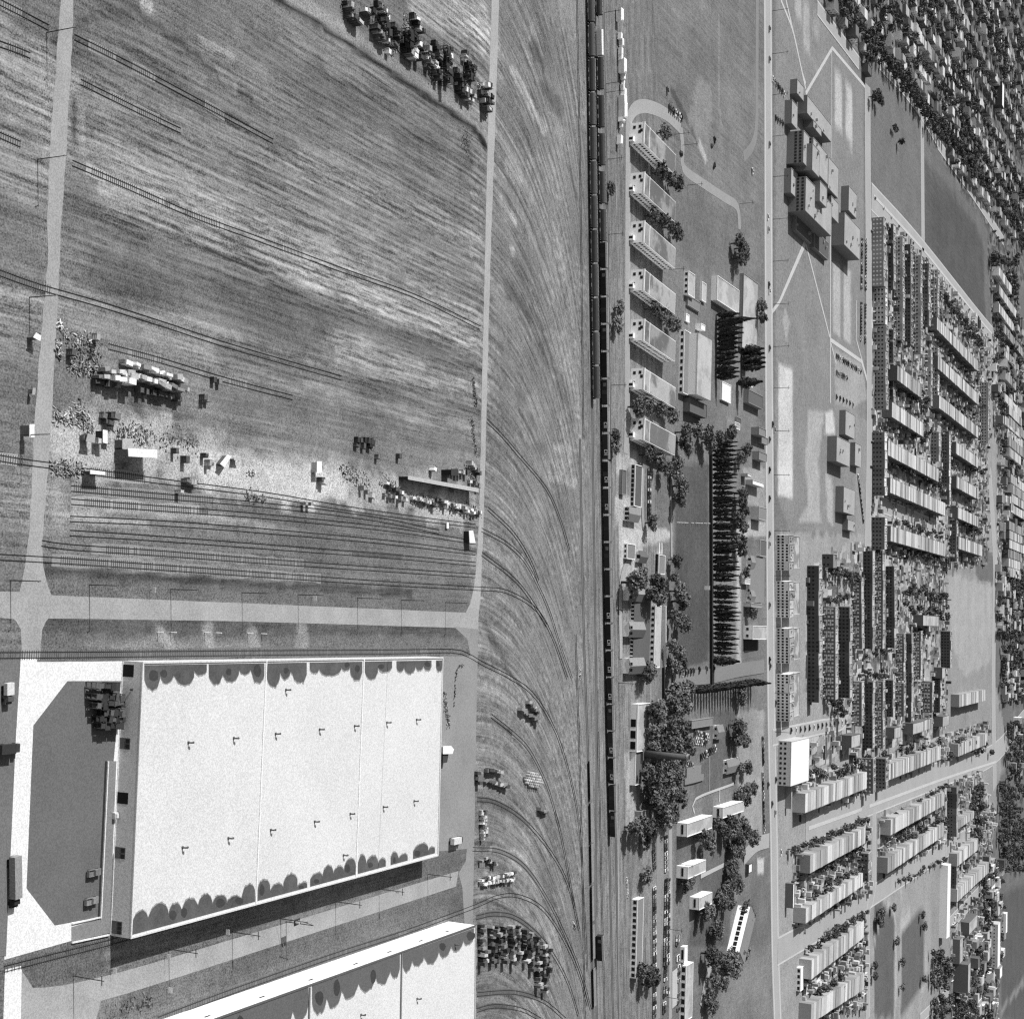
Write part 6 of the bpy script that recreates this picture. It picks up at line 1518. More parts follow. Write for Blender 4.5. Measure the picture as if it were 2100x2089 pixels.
# ------------------------------------------------------------------ trees
MLEAF = [M(t, 0.3, 0.9, 0.2, rand=0.25, island=0.5, name='foliage') for t in (0.12, 0.15, 0.19)]
MPOP = M(0.06, 0.3, 0.9, 0.2, rand=0.2, island=0.5, name='poplar_foliage')
MBARK = M(0.06, 0.2, name='bark')
def crown_mesh(seed, mat, n_clump=90, n_leaf=13, flat=0.8, leaf=0.11):
    r = random.Random(seed); mb = MB()
    lobes = [(Vector((r.uniform(-0.45, 0.45), r.uniform(-0.45, 0.45), r.uniform(-0.25, 0.35))), r.uniform(0.45, 0.72)) for _ in range(7)] + [(Vector((0, 0, 0)), 0.72)]
    for _ in range(n_clump):
        c, rad = r.choice(lobes)
        d = Vector((r.gauss(0, 1), r.gauss(0, 1), r.gauss(0.25, 1))).normalized()
        p = c + d * rad * r.uniform(0.62, 1.05)
        p.z *= flat
        for _ in range(n_leaf):
            q = p + Vector((r.gauss(0, 0.085), r.gauss(0, 0.085), r.gauss(0, 0.07)))
            nrm = (d + Vector((r.gauss(0, 0.6), r.gauss(0, 0.6), r.gauss(0.2, 0.6)))).normalized()
            a = nrm.orthogonal().normalized(); a.rotate(Matrix.Rotation(r.uniform(0, 6.28), 3, nrm)); b = nrm.cross(a)
            s = leaf * r.uniform(0.6, 1.3)
            mb.quad([q + a * s, q + b * s * 0.7, q - a * s, q - b * s * 0.7])
    return mb.mesh('crown', mat)
def poplar_mesh(seed, mat):
    r = random.Random(seed); mb = MB()
    for _ in range(900):
        z = r.random() ** 0.9
        prof = 0.5 * (math.sin(math.pi * min(1, z * 1.05) ** 0.62) ** 0.7) * (1.0 if z < 0.75 else (1 - (z - 0.75) / 0.27)) + 0.03
        t = r.uniform(0, 6.28); rr = prof * r.uniform(0.45, 1.1) * (1 + 0.22 * math.sin(5 * t + 9 * z + seed))
        q = Vector((rr * math.cos(t), rr * math.sin(t), z))
        nrm = Vector((math.cos(t), math.sin(t), 0.3)) + Vector((r.gauss(0, 0.4), r.gauss(0, 0.4), r.gauss(0, 0.4)))
        nrm.normalize(); a = Vector((0, 0, 1)).cross(nrm).normalized(); b = nrm.cross(a)
        s = 0.13 * r.uniform(0.6, 1.3)
        mb.quad([q + a * s, q + b * s * 0.32 + Vector((0, 0, 0.02)), q - a * s, q - b * s * 0.32])
    return mb.mesh('crown', mat)
CROWN = [crown_mesh(i, MLEAF[i % 3]) for i in range(6)]
CROWN_S = [crown_mesh(20 + i, MLEAF[i % 3], 34, 7, 0.85, 0.2) for i in range(4)]
POPL = [poplar_mesh(i, MPOP) for i in range(4)]
mb = MB(); mb.tube((0, 0, 0), (0, 0, 0.62), 0.05, 0.03, 7)
for k in range(4):
    a = k * 1.7; mb.tube((0, 0, 0.4 + 0.05 * k), (0.25 * math.cos(a), 0.25 * math.sin(a), 0.72), 0.022, 0.01, 5)
TRUNK = mb.mesh('trunk', MBARK)
mb = MB(); mb.tube((0, 0, 0), (0, 0, 0.9), 0.016, 0.005, 6); PTRUNK = mb.mesh('trunk', MBARK)
def tree(p, r, h, label, group=None, small=False, name='broad_tree', sq=1.0):
    t = thing(name, label, 'tree', p, rnd.uniform(0, 6.28), group)
    tr = obj('trunk', TRUNK, t); tr.scale = (h, h, h)
    c = obj('crown', rnd.choice(CROWN_S if small else CROWN), t)
    cz = h * 0.5
    c.location.z = h - cz * 0.95 * sq if h > r else r * 0.75
    c.scale = (r, r, cz * 1.05 * sq); c.rotation_euler.z = rnd.uniform(0, 6.28)
    return t
def poplar(p, r, h, label, group):
    t = thing('poplar_tree', label, 'poplar', p, rnd.uniform(0, 6.28), group)
    tr = obj('trunk', PTRUNK, t); tr.scale = (h, h, h)
    c = obj('crown', rnd.choice(POPL), t); c.location.z = h * 0.05; c.scale = (r * 2, r * 2, h * 0.95); c.rotation_euler.z = rnd.uniform(0, 6.28)
    return t
# long poplar row
a, b = G(*C1(1185, 1640)), G(*C2(1195, 1520))
n = 49
for i in range(n):
    f = i / (n - 1)
    if i in (47, 31): continue
    p = a.lerp(b, f); hh = 16.8 * rnd.uniform(0.84, 1.08)
    poplar((p.x + rnd.uniform(-0.6, 0.6), p.y + 1 + rnd.uniform(-0.8, 0.8), 0), 1.3 * rnd.uniform(0.75, 1.25), hh, '%s poplar from the top of the long row behind the smooth lawn' % ordinal(i + 1), 'long poplar row')
k = 0
for i in range(14):
    for j in range(1):
        y = 640 + i * 38
        p = G(*C1(1225 + j * 62, y + j * 14)); k += 1
        poplar((p.x + rnd.uniform(-0.5, 0.5), p.y + rnd.uniform(-1, 1), 0), 1.75, 16 * rnd.uniform(0.85, 1.1) + (9 if i == 1 else 0), '%s poplar from the top of the block beside the factory' % ordinal(i + 1), 'poplar block beside the factory')
for i in range(5):
    p = G(*C1(1425 + (i % 2) * 20, 910 + i * 36)); poplar((p.x, p.y, 0), 2.4, 15 * rnd.uniform(0.9, 1.1), '%s broad poplar from the top right of the poplar block' % ordinal(i + 1), 'broad poplars')
p = G(*C1(1390, 1170)); poplar((p.x, p.y, 0), 2.8, 16.5, 'lone poplar below the broad poplars', None)
p = G(*C2(1190, 1512)); poplar((p.x, p.y, 0), 2.6, 17.5, 'separate poplar just below the long poplar row', None)
a, b = G(*C2(1010, 1745)), G(*C2(1495, 1680))
for i in range(24):
    p = a.lerp(b, i / 23); poplar((p.x + rnd.uniform(-0.5, 0.5), p.y, 0), 1.7, 14 * rnd.uniform(0.85, 1.1), '%s poplar from the left in the slanting row below the lawn' % ordinal(i + 1), 'slanting poplar row below the lawn')
# broad trees: (view, list of crown centre points, radius m, height m, place text)
TREES = [(C0, [(840, 1040)], 5.5, 10, 'behind the first apartment block'), (C0, [(800, 1360), (880, 1400), (930, 1440)], 5.5, 11, 'between the first and second apartment blocks'), (C0, [(740, 1700), (810, 1740), (880, 1790), (930, 1830)], 5.2, 10, 'between the second and third apartment blocks'),
         (C1, [(740, 590), (820, 610), (860, 680), (910, 720)], 5.0, 10, 'between the fourth and fifth apartment blocks'), (C1, [(610, 1360), (700, 1350), (790, 1390), (880, 1420)], 5.0, 10, 'between the sixth and seventh apartment blocks'), (C1, [(700, 1740), (790, 1780), (850, 1850), (930, 1800)], 5.0, 10, 'below the seventh apartment block'),
         (C1, [(985, 1560), (990, 1640), (1080, 1540), (1160, 1590), (1190, 1640), (1260, 1600)], 5.6, 11, 'above the smooth lawn'), (C1, [(470, 580), (460, 710), (430, 1580), (440, 1660)], 4.2, 6, 'beside the rails along the back street'), (C0, [(410, 1480)], 4.2, 6, 'beside the rails above the others'),
         (C1, [(1410, 70), (1440, 110), (1420, 190), (1460, 150)], 5.5, 10, 'at the top of the long pale hall'), (C1, [(1590, 560), (1590, 655)], 5.0, 10, 'at the avenue corner beside the poplar block'), (C1, [(1440, 1760), (1460, 1700), (1360, 1560)], 5.0, 9, 'among the cottages'),
         (C2, [(960, 140), (950, 240), (940, 60)], 5.5, 10, 'at the top left corner of the smooth lawn'), (C2, [(740, 430)], 5.5, 9, 'between the parked cars and the lawn'), (C2, [(910, 720), (900, 850)], 4.2, 8, 'along the left edge of the lawn'), (C2, [(590, 900), (640, 880), (760, 900), (790, 1000), (740, 970)], 6.5, 14, 'towering over the three gabled house'),
         (C2, [(940, 970), (960, 1050), (920, 1180), (980, 1230), (900, 1400), (940, 1450), (970, 1530), (920, 1560)], 5.5, 11, 'along the lower left edge of the lawn'), (C2, [(690, 1640), (720, 1600)], 5.0, 10, 'below the third white gable'), (C2, [(920, 1760), (990, 1780), (960, 1840), (900, 1850), (1020, 1740)], 6.0, 13, 'at the left end of the slanting poplars'),
         (C2, [(1440, 200), (1430, 270), (1450, 330), (1420, 400), (1440, 460)], 5.0, 10, 'between the poplar row and the avenue'), (C2, [(1440, 590), (1450, 650), (1390, 560)], 5.5, 11, 'just above the wide villa'), (C2, [(1520, 1140)], 5.0, 8, 'in the yard above the white flat roofed house'), (C2, [(1430, 1770), (1450, 1820)], 5.0, 9, 'below the slanting poplars near the avenue'), (C2, [(1465, 830)], 4.0, 7, 'in front of the wide villa'),
         (C3, [(740, 40), (800, 60), (760, 150), (740, 220), (780, 300), (830, 370), (740, 350)], 6.2, 13, 'right of the white works'), (C3, [(930, 60), (990, 20), (880, 180), (940, 210), (900, 280), (960, 300), (940, 370), (990, 330), (860, 330)], 6.4, 14, 'in the grove right of the white works'),
         (C3, [(700, 560), (720, 620), (780, 560), (850, 600), (880, 520), (920, 560), (760, 700), (800, 740), (860, 700), (920, 680), (960, 720), (800, 820), (860, 860), (760, 800), (840, 920), (900, 880)], 6.2, 13, 'in the dense grove under the chimney'),
         (C3, [(1400, 180), (1440, 220), (1410, 280), (1450, 300)], 5.5, 11, 'beside the avenue above the white houses'), (C3, [(1430, 520), (1490, 510)], 5.0, 9, 'beside the avenue by the grey gabled house'), (C3, [(1470, 690), (1520, 670), (1440, 720), (1480, 770)], 5.5, 10, 'right of the upper white slab houses'),
         (C3, [(1240, 960), (1290, 1000), (1330, 950), (1380, 980), (1440, 960), (1470, 1020), (1400, 1050), (1520, 1060), (1340, 1030)], 6.0, 12, 'in the belt below the upper white slab houses'), (C3, [(1130, 1070), (1180, 1100)], 6.0, 11, 'left end of the belt under the white slab houses'), (C3, [(600, 990), (680, 980), (640, 960), (720, 1000)], 5.2, 12, 'at the upper end of the parking rows'), (C3, [(690, 1110), (690, 1370)], 5.0, 7, 'between the parked rows'),
         (C3, [(1400, 1130), (1420, 1180), (1380, 1160)], 5.0, 10, 'beside the street mouth'), (C3, [(1370, 1290), (1350, 1370), (1400, 1390), (1340, 1440), (1420, 1450), (1310, 1480)], 5.5, 10, 'in the belt between lawn and avenue field'), (C3, [(1020, 1420), (990, 1440)], 5.0, 9, 'below the middle white slab house'), (C3, [(1150, 1600), (1190, 1650), (1140, 1660)], 5.5, 10, 'at the corner of the lowest white slab house'),
         (C4, [(1300, 590), (1350, 600), (1280, 560)], 5.5, 10, 'at the upper end of the slanted white motel'), (C4, [(1480, 640), (1500, 680), (1480, 770), (1440, 870), (1430, 960), (1460, 980)], 5.5, 10, 'along the right side of the slanted white motel'), (C4, [(1240, 780), (1270, 820)], 6.0, 9, 'left of the slanted white motel'), (C4, [(1200, 990), (1230, 1010), (1300, 1030), (1360, 1060), (1400, 1100), (1330, 1110), (1380, 1010)], 6.0, 12, 'clump at the lower end of the slanted white motel'),
         (C4, [(1230, 1190), (1290, 1210), (1200, 1330), (1220, 1400)], 5.5, 10, 'beside the lower lane'), (C4, [(650, 1110), (710, 1130), (760, 1190), (700, 1170)], 4.8, 10, 'at the lower end of the long workshop'),
         (D0, [(750, 760), (800, 790), (780, 740)], 5.5, 10, 'on the rough field beyond the school street'), (D0, [(730, 460)], 5, 9, 'at the top of the school street'), (D4, [(810, 1080), (790, 1130), (800, 1160)], 6, 9, 'at the top of the oval track'), (D4, [(755, 1490), (755, 1590), (970, 1470), (970, 1670), (930, 1310), (900, 1040)], 5, 7, 'along the oval track'), (D4, [(1130, 1100), (1145, 1190), (1140, 1600)], 5, 8, 'at the right of the second oval'), (D4, [(440, 1240)], 6, 9, 'in the row of houses near the avenue end')]
for view, pts, r, h, txt in TREES:
    for i, q in enumerate(pts):
        c = G(*view(*q), h * 0.6)
        lb = ('%s tree from the left ' % ordinal(i + 1) if len(pts) > 1 else 'tree ') + txt
        tree((c.x, c.y, 0), r * rnd.uniform(0.85, 1.15), h * rnd.uniform(0.88, 1.1), lb, 'trees ' + txt if len(pts) > 1 else None)
# ------------------------------------------------------------------ the town: terraces of flat roofed brick houses
MTW = {k: M(v, 0.14, 0.7, 0.05, rand=0.22, name='town_brick') for k, v in (('white', 0.78), ('light', 0.48), ('mid', 0.30), ('dark', 0.17), ('black', 0.11))}
MTR = {k: M(v, 0.2, 0.5, 0.06, rand=0.35, name='town_roof') for k, v in (('white', 0.62), ('light', 0.42), ('mid', 0.28), ('dark', 0.14))}
MTWIN = M(0.022, 0.1, name='town_window'); MTWINW = M(0.7, 0.1, name='white_sash')
UNITS = {}
def unit(w, d, h, wall, roof, side, cols=2, win=None, balc=False):
    var = rnd.randrange(4)
    key = (round(w, 1), round(d, 1), round(h, 1), wall, roof, side, cols, win, balc, var)
    if key in UNITS: return UNITS[key]
    mb = MB(); mb.box(0, 0, 0, w, d, h - 0.02); wm = mb.mesh('terraced_house', MTW[wall])
    mb = MB(); mb.box(0.25, 0.3, h - 0.1, w - 0.05, d - 0.3, h + 0.05); 
    rv = random.Random(var * 7 + int(w * 10))
    for _ in range(var + 1):
        x_, y_ = rv.uniform(0.8, w - 1.6), rv.uniform(0.8, d - 2.2); mb.box(x_, y_, h + 0.05, x_ + rv.uniform(0.5, 1.3), y_ + rv.uniform(0.5, 1.6), h + rv.uniform(0.5, 1.7))
    rm = mb.mesh('roof', MTR[roof])
    mb = MB(); mb.box(-0.12, 0, h - 0.05, 0.25, d, h + 0.55); mb.box(0.25, -0.06, h - 0.05, w - 0.12, 0.3, h + 0.45); mb.box(0.25, d - 0.3, h - 0.05, w - 0.12, d + 0.02, h + 0.3)
    pm = mb.mesh('parapet', M(0.5, 0.1))
    mb = MB(); nr = max(1, int(h / 3.05))
    for r in range(nr):
        z = 1.0 + r * 3.0
        for c in range(cols):
            u = (c + 0.5) / cols
            for s in side:
                if s == 'f': mb.box(w * u - 0.65, -0.07, z, w * u + 0.65, 0.02, z + 1.5)
                if s == 'b': mb.box(w * u - 0.6, d - 0.02, z, w * u + 0.6, d + 0.07, z + 1.4)
    wi = mb.mesh('window_bays', MTWINW if win == 'white' else MTWIN)
    bm = None
    if balc:
        mb = MB()
        for r in range(1, nr):
            mb.box(w * 0.1, -1.5, r * 3.0, w * 0.6, 0, r * 3.0 + 0.15); mb.box(w * 0.1, -1.5, r * 3.0 + 0.15, w * 0.6, -1.42, r * 3.0 + 1.0)
        mb.bar((w * 0.65, -0.7, 0.1), (w * 0.65, -3.2, 0.1), 0.9, 0.1); mb.bar((w * 0.62, -3.4, 0.1), (w * 0.62, -0.2, 3.1), 0.9, 0.15)
        bm = mb.mesh('gallery_stairs', M(0.6, 0.1))
    UNITS[key] = (wm, rm, pm, wi, bm)
    return UNITS[key]
NHOUSE = [0]
FARW, FARR, FARWIN = MB(), MB(), MB()
def row_of_units(org, ang, L, d, h, wall, roof, desc, group, uw=7.4, side='fb', cols=2, win=None, balc=False, far=False, frm='the near end'):
    n = max(1, int(round(L / uw))); w = L / n
    ca_, sa_ = math.cos(ang), math.sin(ang)
    for i in range(n):
        x, y = org.x + ca_ * w * i, org.y + sa_ * w * i
        hv = h + rnd.choice((0, 0, 0, 0.35, -0.35))
        if far or NHOUSE[0] >= 300:
            c = [(x + ca_ * a - sa_ * b, y + sa_ * a + ca_ * b) for a, b in ((0, 0), (w * 0.985, 0), (w * 0.985, d), (0, d))]
            FARW.hexa([(p[0], p[1], 0) for p in c], [(p[0], p[1], hv) for p in c], {'white': 0, 'light': 0, 'mid': 1, 'dark': 2, 'black': 2}[wall], skip=('bot',))
            c2 = [(x + ca_ * a - sa_ * b, y + sa_ * a + ca_ * b) for a, b in ((0.2, 0.3), (w - 0.3, 0.3), (w - 0.3, d - 0.3), (0.2, d - 0.3))]
            FARR.hexa([(p[0], p[1], hv + 0.01) for p in c2], [(p[0], p[1], hv + 0.1) for p in c2], {'white': 0, 'light': 0, 'mid': 1, 'dark': 2}[roof], skip=('bot',))
            for r in range(2):
                for u in (0.28, 0.72):
                    z = 1.0 + r * 3.1
                    q = [(x + ca_ * a - sa_ * b, y + sa_ * a + ca_ * b) for a, b in ((w * u - 0.6, -0.06), (w * u + 0.6, -0.06), (w * u + 0.6, 0.02), (w * u - 0.6, 0.02))]
                    FARWIN.hexa([(p[0], p[1], z) for p in q], [(p[0], p[1], z + 1.5) for p in q], 0, skip=('bot', 's2'))
            continue
        NHOUSE[0] += 1
        wm, rm, pm, wi, bm = unit(w, d, hv, wall, roof, side, cols, win, balc)
        o = obj('terraced_house', wm); o.location = (x, y, 0); o.rotation_euler.z = ang
        tag(o, '%s house from %s of %s' % (ordinal(i + 1), frm, desc), 'house', group)
        obj('roof', rm, o); obj('parapet', pm, o); struct(obj('window_bays', wi, o), 'stuff')
        if bm: obj('gallery_stairs', bm, o)
def rx(view, bx, tx, y0, y1, wall, roof, desc, d=11, uw=7.6, far=False, balc=False, win=None, cols=2):
    """terrace along the picture's vertical: facade towards the railway"""
    A, B = G(*view(bx, y0)), G(*view(bx, y1))
    h = hgt(*view(bx, (y0 + y1) / 2), view(tx, 0)[0])
    L = (B - A).length
    row_of_units(A, math.atan2((B - A).y, (B - A).x), L, d, h, wall, roof, desc, 'houses of ' + desc[:60], uw, 'f', cols, win, balc, far, 'the top')
def ry(view, p0, p1, p2, wall, roof, desc, h=9.3, far=False, uw=7.6, balc=True, dmax=14, win=None):
    """terrace running away from the railway; p0,p1 near roof corners (upper, lower), p2 far lower roof corner"""
    q0, q1, q2 = [G(*view(*p), h) for p in (p0, p1, p2)]
    v = (q2 - q1).xy; ang = math.atan2(v.y, v.x)
    ang = GRID if abs(ang - GRID) < 0.05 else ang
    L = v.length; w = min(dmax, max(8.0, (q1 - q0).xy.length))
    # local x along the street, local -y (front) on the +X side
    row_of_units(q1, ang, L, w, h, wall, roof, desc, 'houses of ' + desc[:60], uw, 'fb', 2, win, balc, far)
# apartment terraces with windowed white fronts just beyond the avenue
for k, (y0, y1) in enumerate(((525, 805), (890, 1175), (1260, 1535), (1620, 1990))):
    rx(C2, 1697, 1800, y0, y1, 'white', 'light', 'the %s windowed white terrace' % ordinal(k + 1), 12, 6.2, cols=3)
    A = G(*C2(1697, y0 + 12)); A.y += 15; B = G(*C2(1697, y1 - 12))
    t = bldg('rear_wing', 'pale rear wing with courtyard behind the %s windowed white terrace' % ordinal(k + 1), 'building', A, AX + 0.05, (B - A).x, 19, 7.4, MWL, M(0.5, 0.2, 0.4, 0.06, spots=0.5, spot_scale=0.1), 'rear wings of the windowed terraces', (), 0.5)
# rows of dark brick slabs with pale lanes
ROWS = [('row A', 1655, 1679, 1160, 1439), ('row B', 1687, 1712.5, 1244, 1434), ('row C', 1718, 1742, 1244, 1430), ('row D', 1748, 1766.5, 1190, 1330), ('row D2', 1748, 1766.5, 1397, 1488), ('row E', 1770, 1789, 1129, 1330), ('row E2', 1767, 1789, 1397, 1533), ('row F', 1794, 1810, 1129, 1330), ('row F2', 1794, 1810, 1397, 1533),
        ('row G', 1816, 1834, 1161, 1328), ('row G2', 1815, 1831, 1394, 1469), ('row H', 1838, 1853, 1299, 1395), ('row H2', 1836, 1853, 1400, 1468), ('row I', 1856, 1869, 1299, 1478), ('row J', 1873, 1888, 1294, 1392), ('row J2', 1889, 1911, 1397, 1460), ('row K', 1929, 1949, 1294, 1369), ('row K2', 1913, 1928, 1392, 1460)]
for k, (nm, bx, tx, y0, y1) in enumerate(ROWS):
    wtail = k in (1, 3, 4, 7, 8, 11, 12, 14, 15)
    rx(N, bx, tx, y0, y1, 'dark' if wtail else 'black', 'light', 'the %s dark slab row' % ordinal(k + 1), 9.5, 9.0, balc=wtail, cols=3, win='white' if wtail else None)
# white fronted rows behind the school lot, upper right
for k, (v, bx, tx, y0, y1, wl_, rf, win) in enumerate(((D1, 722, 812, 180, 720, 'mid', 'light', 'white'), (D1, 735, 825, 732, 1020, 'light', 'white', None), (D1, 735, 830, 1032, 1690, 'mid', 'light', None), (D1, 850, 890, 230, 740, 'black', 'light', None), (D1, 855, 892, 1060, 1720, 'black', 'mid', None), (D1, 895, 962, 330, 1140, 'light', 'light', None),
                                                     (D1, 975, 1028, 390, 1180, 'black', 'mid', None), (D1, 1040, 1105, 480, 1250, 'light', 'light', None), (D1, 1112, 1168, 540, 1030, 'dark', 'light', None), (D1, 1190, 1240, 590, 1060, 'light', 'light', None), (D1, 1140, 1185, 1220, 1660, 'light', 'light', None), (D1, 1190, 1240, 1200, 1660, 'light', 'white', None),
                                                     (D2, 722, 820, 330, 830, 'dark', 'white', None), (D2, 720, 820, 1000, 1255, 'dark', 'white', None), (D2, 330, 420, 1292, 1400, 'dark', 'mid', None), (D2, 1185, 1248, 330, 560, 'mid', 'light', None), (D2, 1270, 1330, 345, 900, 'dark', 'white', None), (D2, 1335, 1388, 910, 1350, 'dark', 'light', None),
                                                     (D2, 1565, 1638, -60, 420, 'light', 'light', None), (D3, 635, 730, 1360, 1635, 'dark', 'mid', 'white'), (D3, 745, 828, 1362, 1600, 'dark', 'mid', None), (D4, 605, 690, 610, 830, 'dark', 'mid', None), (D4, 1330, 1388, 630, 1030, 'black', 'mid', None), (D4, 1315, 1390, 90, 480, 'dark', 'mid', None))):
    rx(v, bx, tx, y0, y1, wl_, rf, 'the %s front terrace beyond the school street' % ordinal(k + 1), 10.5, 7.6, cols=2, win=win, balc=(wl_ == 'light'))
# rows running away from the railway
for k, (v, p0, p1, p2, wl_, rf) in enumerate(((D1, (1235, 960), (1235, 1060), (1555, 1390), 'black', 'light'), (D1, (925, 1310), (925, 1460), (1110, 1600), 'dark', 'white'), (D1, (1245, 1250), (1245, 1370), (1560, 1650), 'dark', 'light'), (D1, (1255, 1560), (1255, 1680), (1560, 1930), 'dark', 'white'), (D1, (900, 1640), (880, 1750), (1130, 1900), 'black', 'white'),
                                             (D2, (865, 390), (850, 515), (1250, 720), 'dark', 'white'), (D2, (880, 690), (870, 810), (1300, 990), 'black', 'white'), (D2, (870, 1060), (870, 1190), (1300, 1290), 'dark', 'white'), (D2, (1390, 410), (1385, 500), (1560, 610), 'dark', 'white'), (D2, (1395, 680), (1390, 770), (1560, 850), 'dark', 'white'), (D2, (1400, 920), (1400, 1010), (1560, 1090), 'dark', 'light'), (D2, (1410, 1150), (1405, 1250), (1590, 1330), 'dark', 'white'),
                                             (D3, (190, 1640), (195, 1795), (680, 1640), 'mid', 'light'), (D3, (850, 1380), (845, 1540), (1260, 1400), 'mid', 'light'), (D3, (1400, 1220), (1400, 1350), (1640, 1290), 'mid', 'light'), (D4, (218, 650), (230, 775), (670, 560), 'mid', 'light'), (D4, (200, 1050), (200, 1170), (650, 890), 'mid', 'light'), (D4, (240, 1460), (245, 1610), (660, 1350), 'mid', 'light'),
                                             (D4, (865, 340), (870, 475), (1290, 270), 'mid', 'light'), (D4, (850, 650), (845, 775), (1290, 545), 'mid', 'light'), (D4, (1400, 370), (1395, 430), (1530, 350), 'mid', 'light'), (D4, (1400, 620), (1395, 720), (1560, 600), 'mid', 'light'), (D4, (1400, 880), (1395, 1000), (1640, 760), 'mid', 'light'), (D4, (230, 1800), (240, 1960), (660, 1690), 'mid', 'light'), (D3, (1050, 1085), (1050, 1170), (1190, 1140), 'dark', 'light'), (D3, (1410, 800), (1410, 960), (1620, 900), 'mid', 'light'))):
    ry(v, p0, p1, p2, wl_, rf, 'the %s receding terrace below the far field' % ordinal(k + 1))
# single larger buildings of the town
pb('corner_block', 'big white roofed corner block beyond the avenue below the windowed terraces', 'building', C3, (1715, 300), (1715, 650), 1815, 1960, MWL, MROOFL, win=(('f', 9, 3, 1.6, 1.6, 1.2, 3.1),))
pb('dark_cube', 'dark walled block with pale roof left of the slab rows', 'building', D3, (470, 1178), (470, 1276), 560, 630, M(0.13, 0.1), MRL)
pb('dark_cube', 'dark walled block under the slab rows, left of two', 'building', D3, (830, 1118), (830, 1205), 898, 950, M(0.13, 0.1), MRL)
pb('dark_cube', 'dark walled block under the slab rows, right of two', 'building', D3, (965, 1083), (965, 1170), 1045, 1130, M(0.13, 0.1), MRL)
pb('dark_cube', 'dark walled block at the town square corner', 'building', D3, (1205, 1030), (1205, 1110), 1280, 1330, M(0.13, 0.1), MRL)
pb('dark_cube', 'dark walled block beside the dusty square', 'building', D3, (1200, 645), (1200, 730), 1275, 1300, M(0.13, 0.1), MRL)
pb('dark_cube', 'dark walled block above the dusty square', 'building', D3, (1045, 230), (1045, 315), 1125, 1250, M(0.13, 0.1), MRL)
pb('white_hall', 'long bright white hall facing the ovals', 'hall', D4, (1262, 705), (1250, 1280), 1320, 1345, M(0.85, 0.05), MROOFL, ang=None)
pb('apartment_tower', 'tall apartment house with many windows near the right edge', 'tower', D4, (1615, 1165), (1615, 1500), 1715, 1735, MWL, MROOFL, win=(('f', 12, 7, 1.4, 1.5, 1.5, 4.6),))
pb('apartment_tower', 'white gridded apartment tower beside the dark field at the right edge', 'tower', D4, (1712, 1085), (1712, 1235), 1778, 1790, MWW, MROOFL, win=(('f', 5, 5, 1.5, 1.5, 1.5, 4.4),))
pb('dark_cube', 'dark walled house with pale roof left of the tall apartment house', 'building', D4, (1425, 1155), (1425, 1250), 1488, 1555, M(0.13, 0.1), MRL)
pb('dark_cube', 'long dark walled building with white band at the right below the hall', 'building', D4, (1360, 1290), (1360, 1480), 1415, 1440, M(0.16, 0.1), MRL)
pb('dark_cube', 'wide dark walled building below the white hall', 'building', D4, (1365, 1480), (1365, 1700), 1480, 1500, M(0.14, 0.1), MRL)
pb('white_hut', 'white roofed house among the trees at the right edge', 'house', D4, (1630, 870), (1630, 910), 1665, 1700, MWL, MROOFL)
pb('white_hut', 'white roofed house below the tall apartment house', 'house', D4, (1690, 1520), (1690, 1600), 1730, 1750, MWM, MROOFL)
pb('motel', 'white framed low building in the corner lawn by the avenue', 'house', D4, (128, 1515), (148, 1680), 160, 182, MWW, MROOFL, win=(('f', 4, 1, 2.4, 2.4, 1.5, 3),))
pb('bungalow', 'dark flat bungalow with white ends beside the avenue', 'house', D4, (40, 850), (40, 1040), 100, 112, MWD, MROOFL)
pb('shop', 'small dark and white shop beside the avenue', 'shop', D4, (40, 90), (40, 260), 85, 95, MWM, MRL)
pb('road_house', 'dark house at the top of the school street', 'house', D0, (640, 500), (640, 570), 690, 720, M(0.10, 0.1), MRD)
pb('field_block', 'dark block with white rim in the far upper town', 'building', D0, (1680, 650), (1680, 840), 1750, 1765, M(0.07, 0.1), MROOFL)

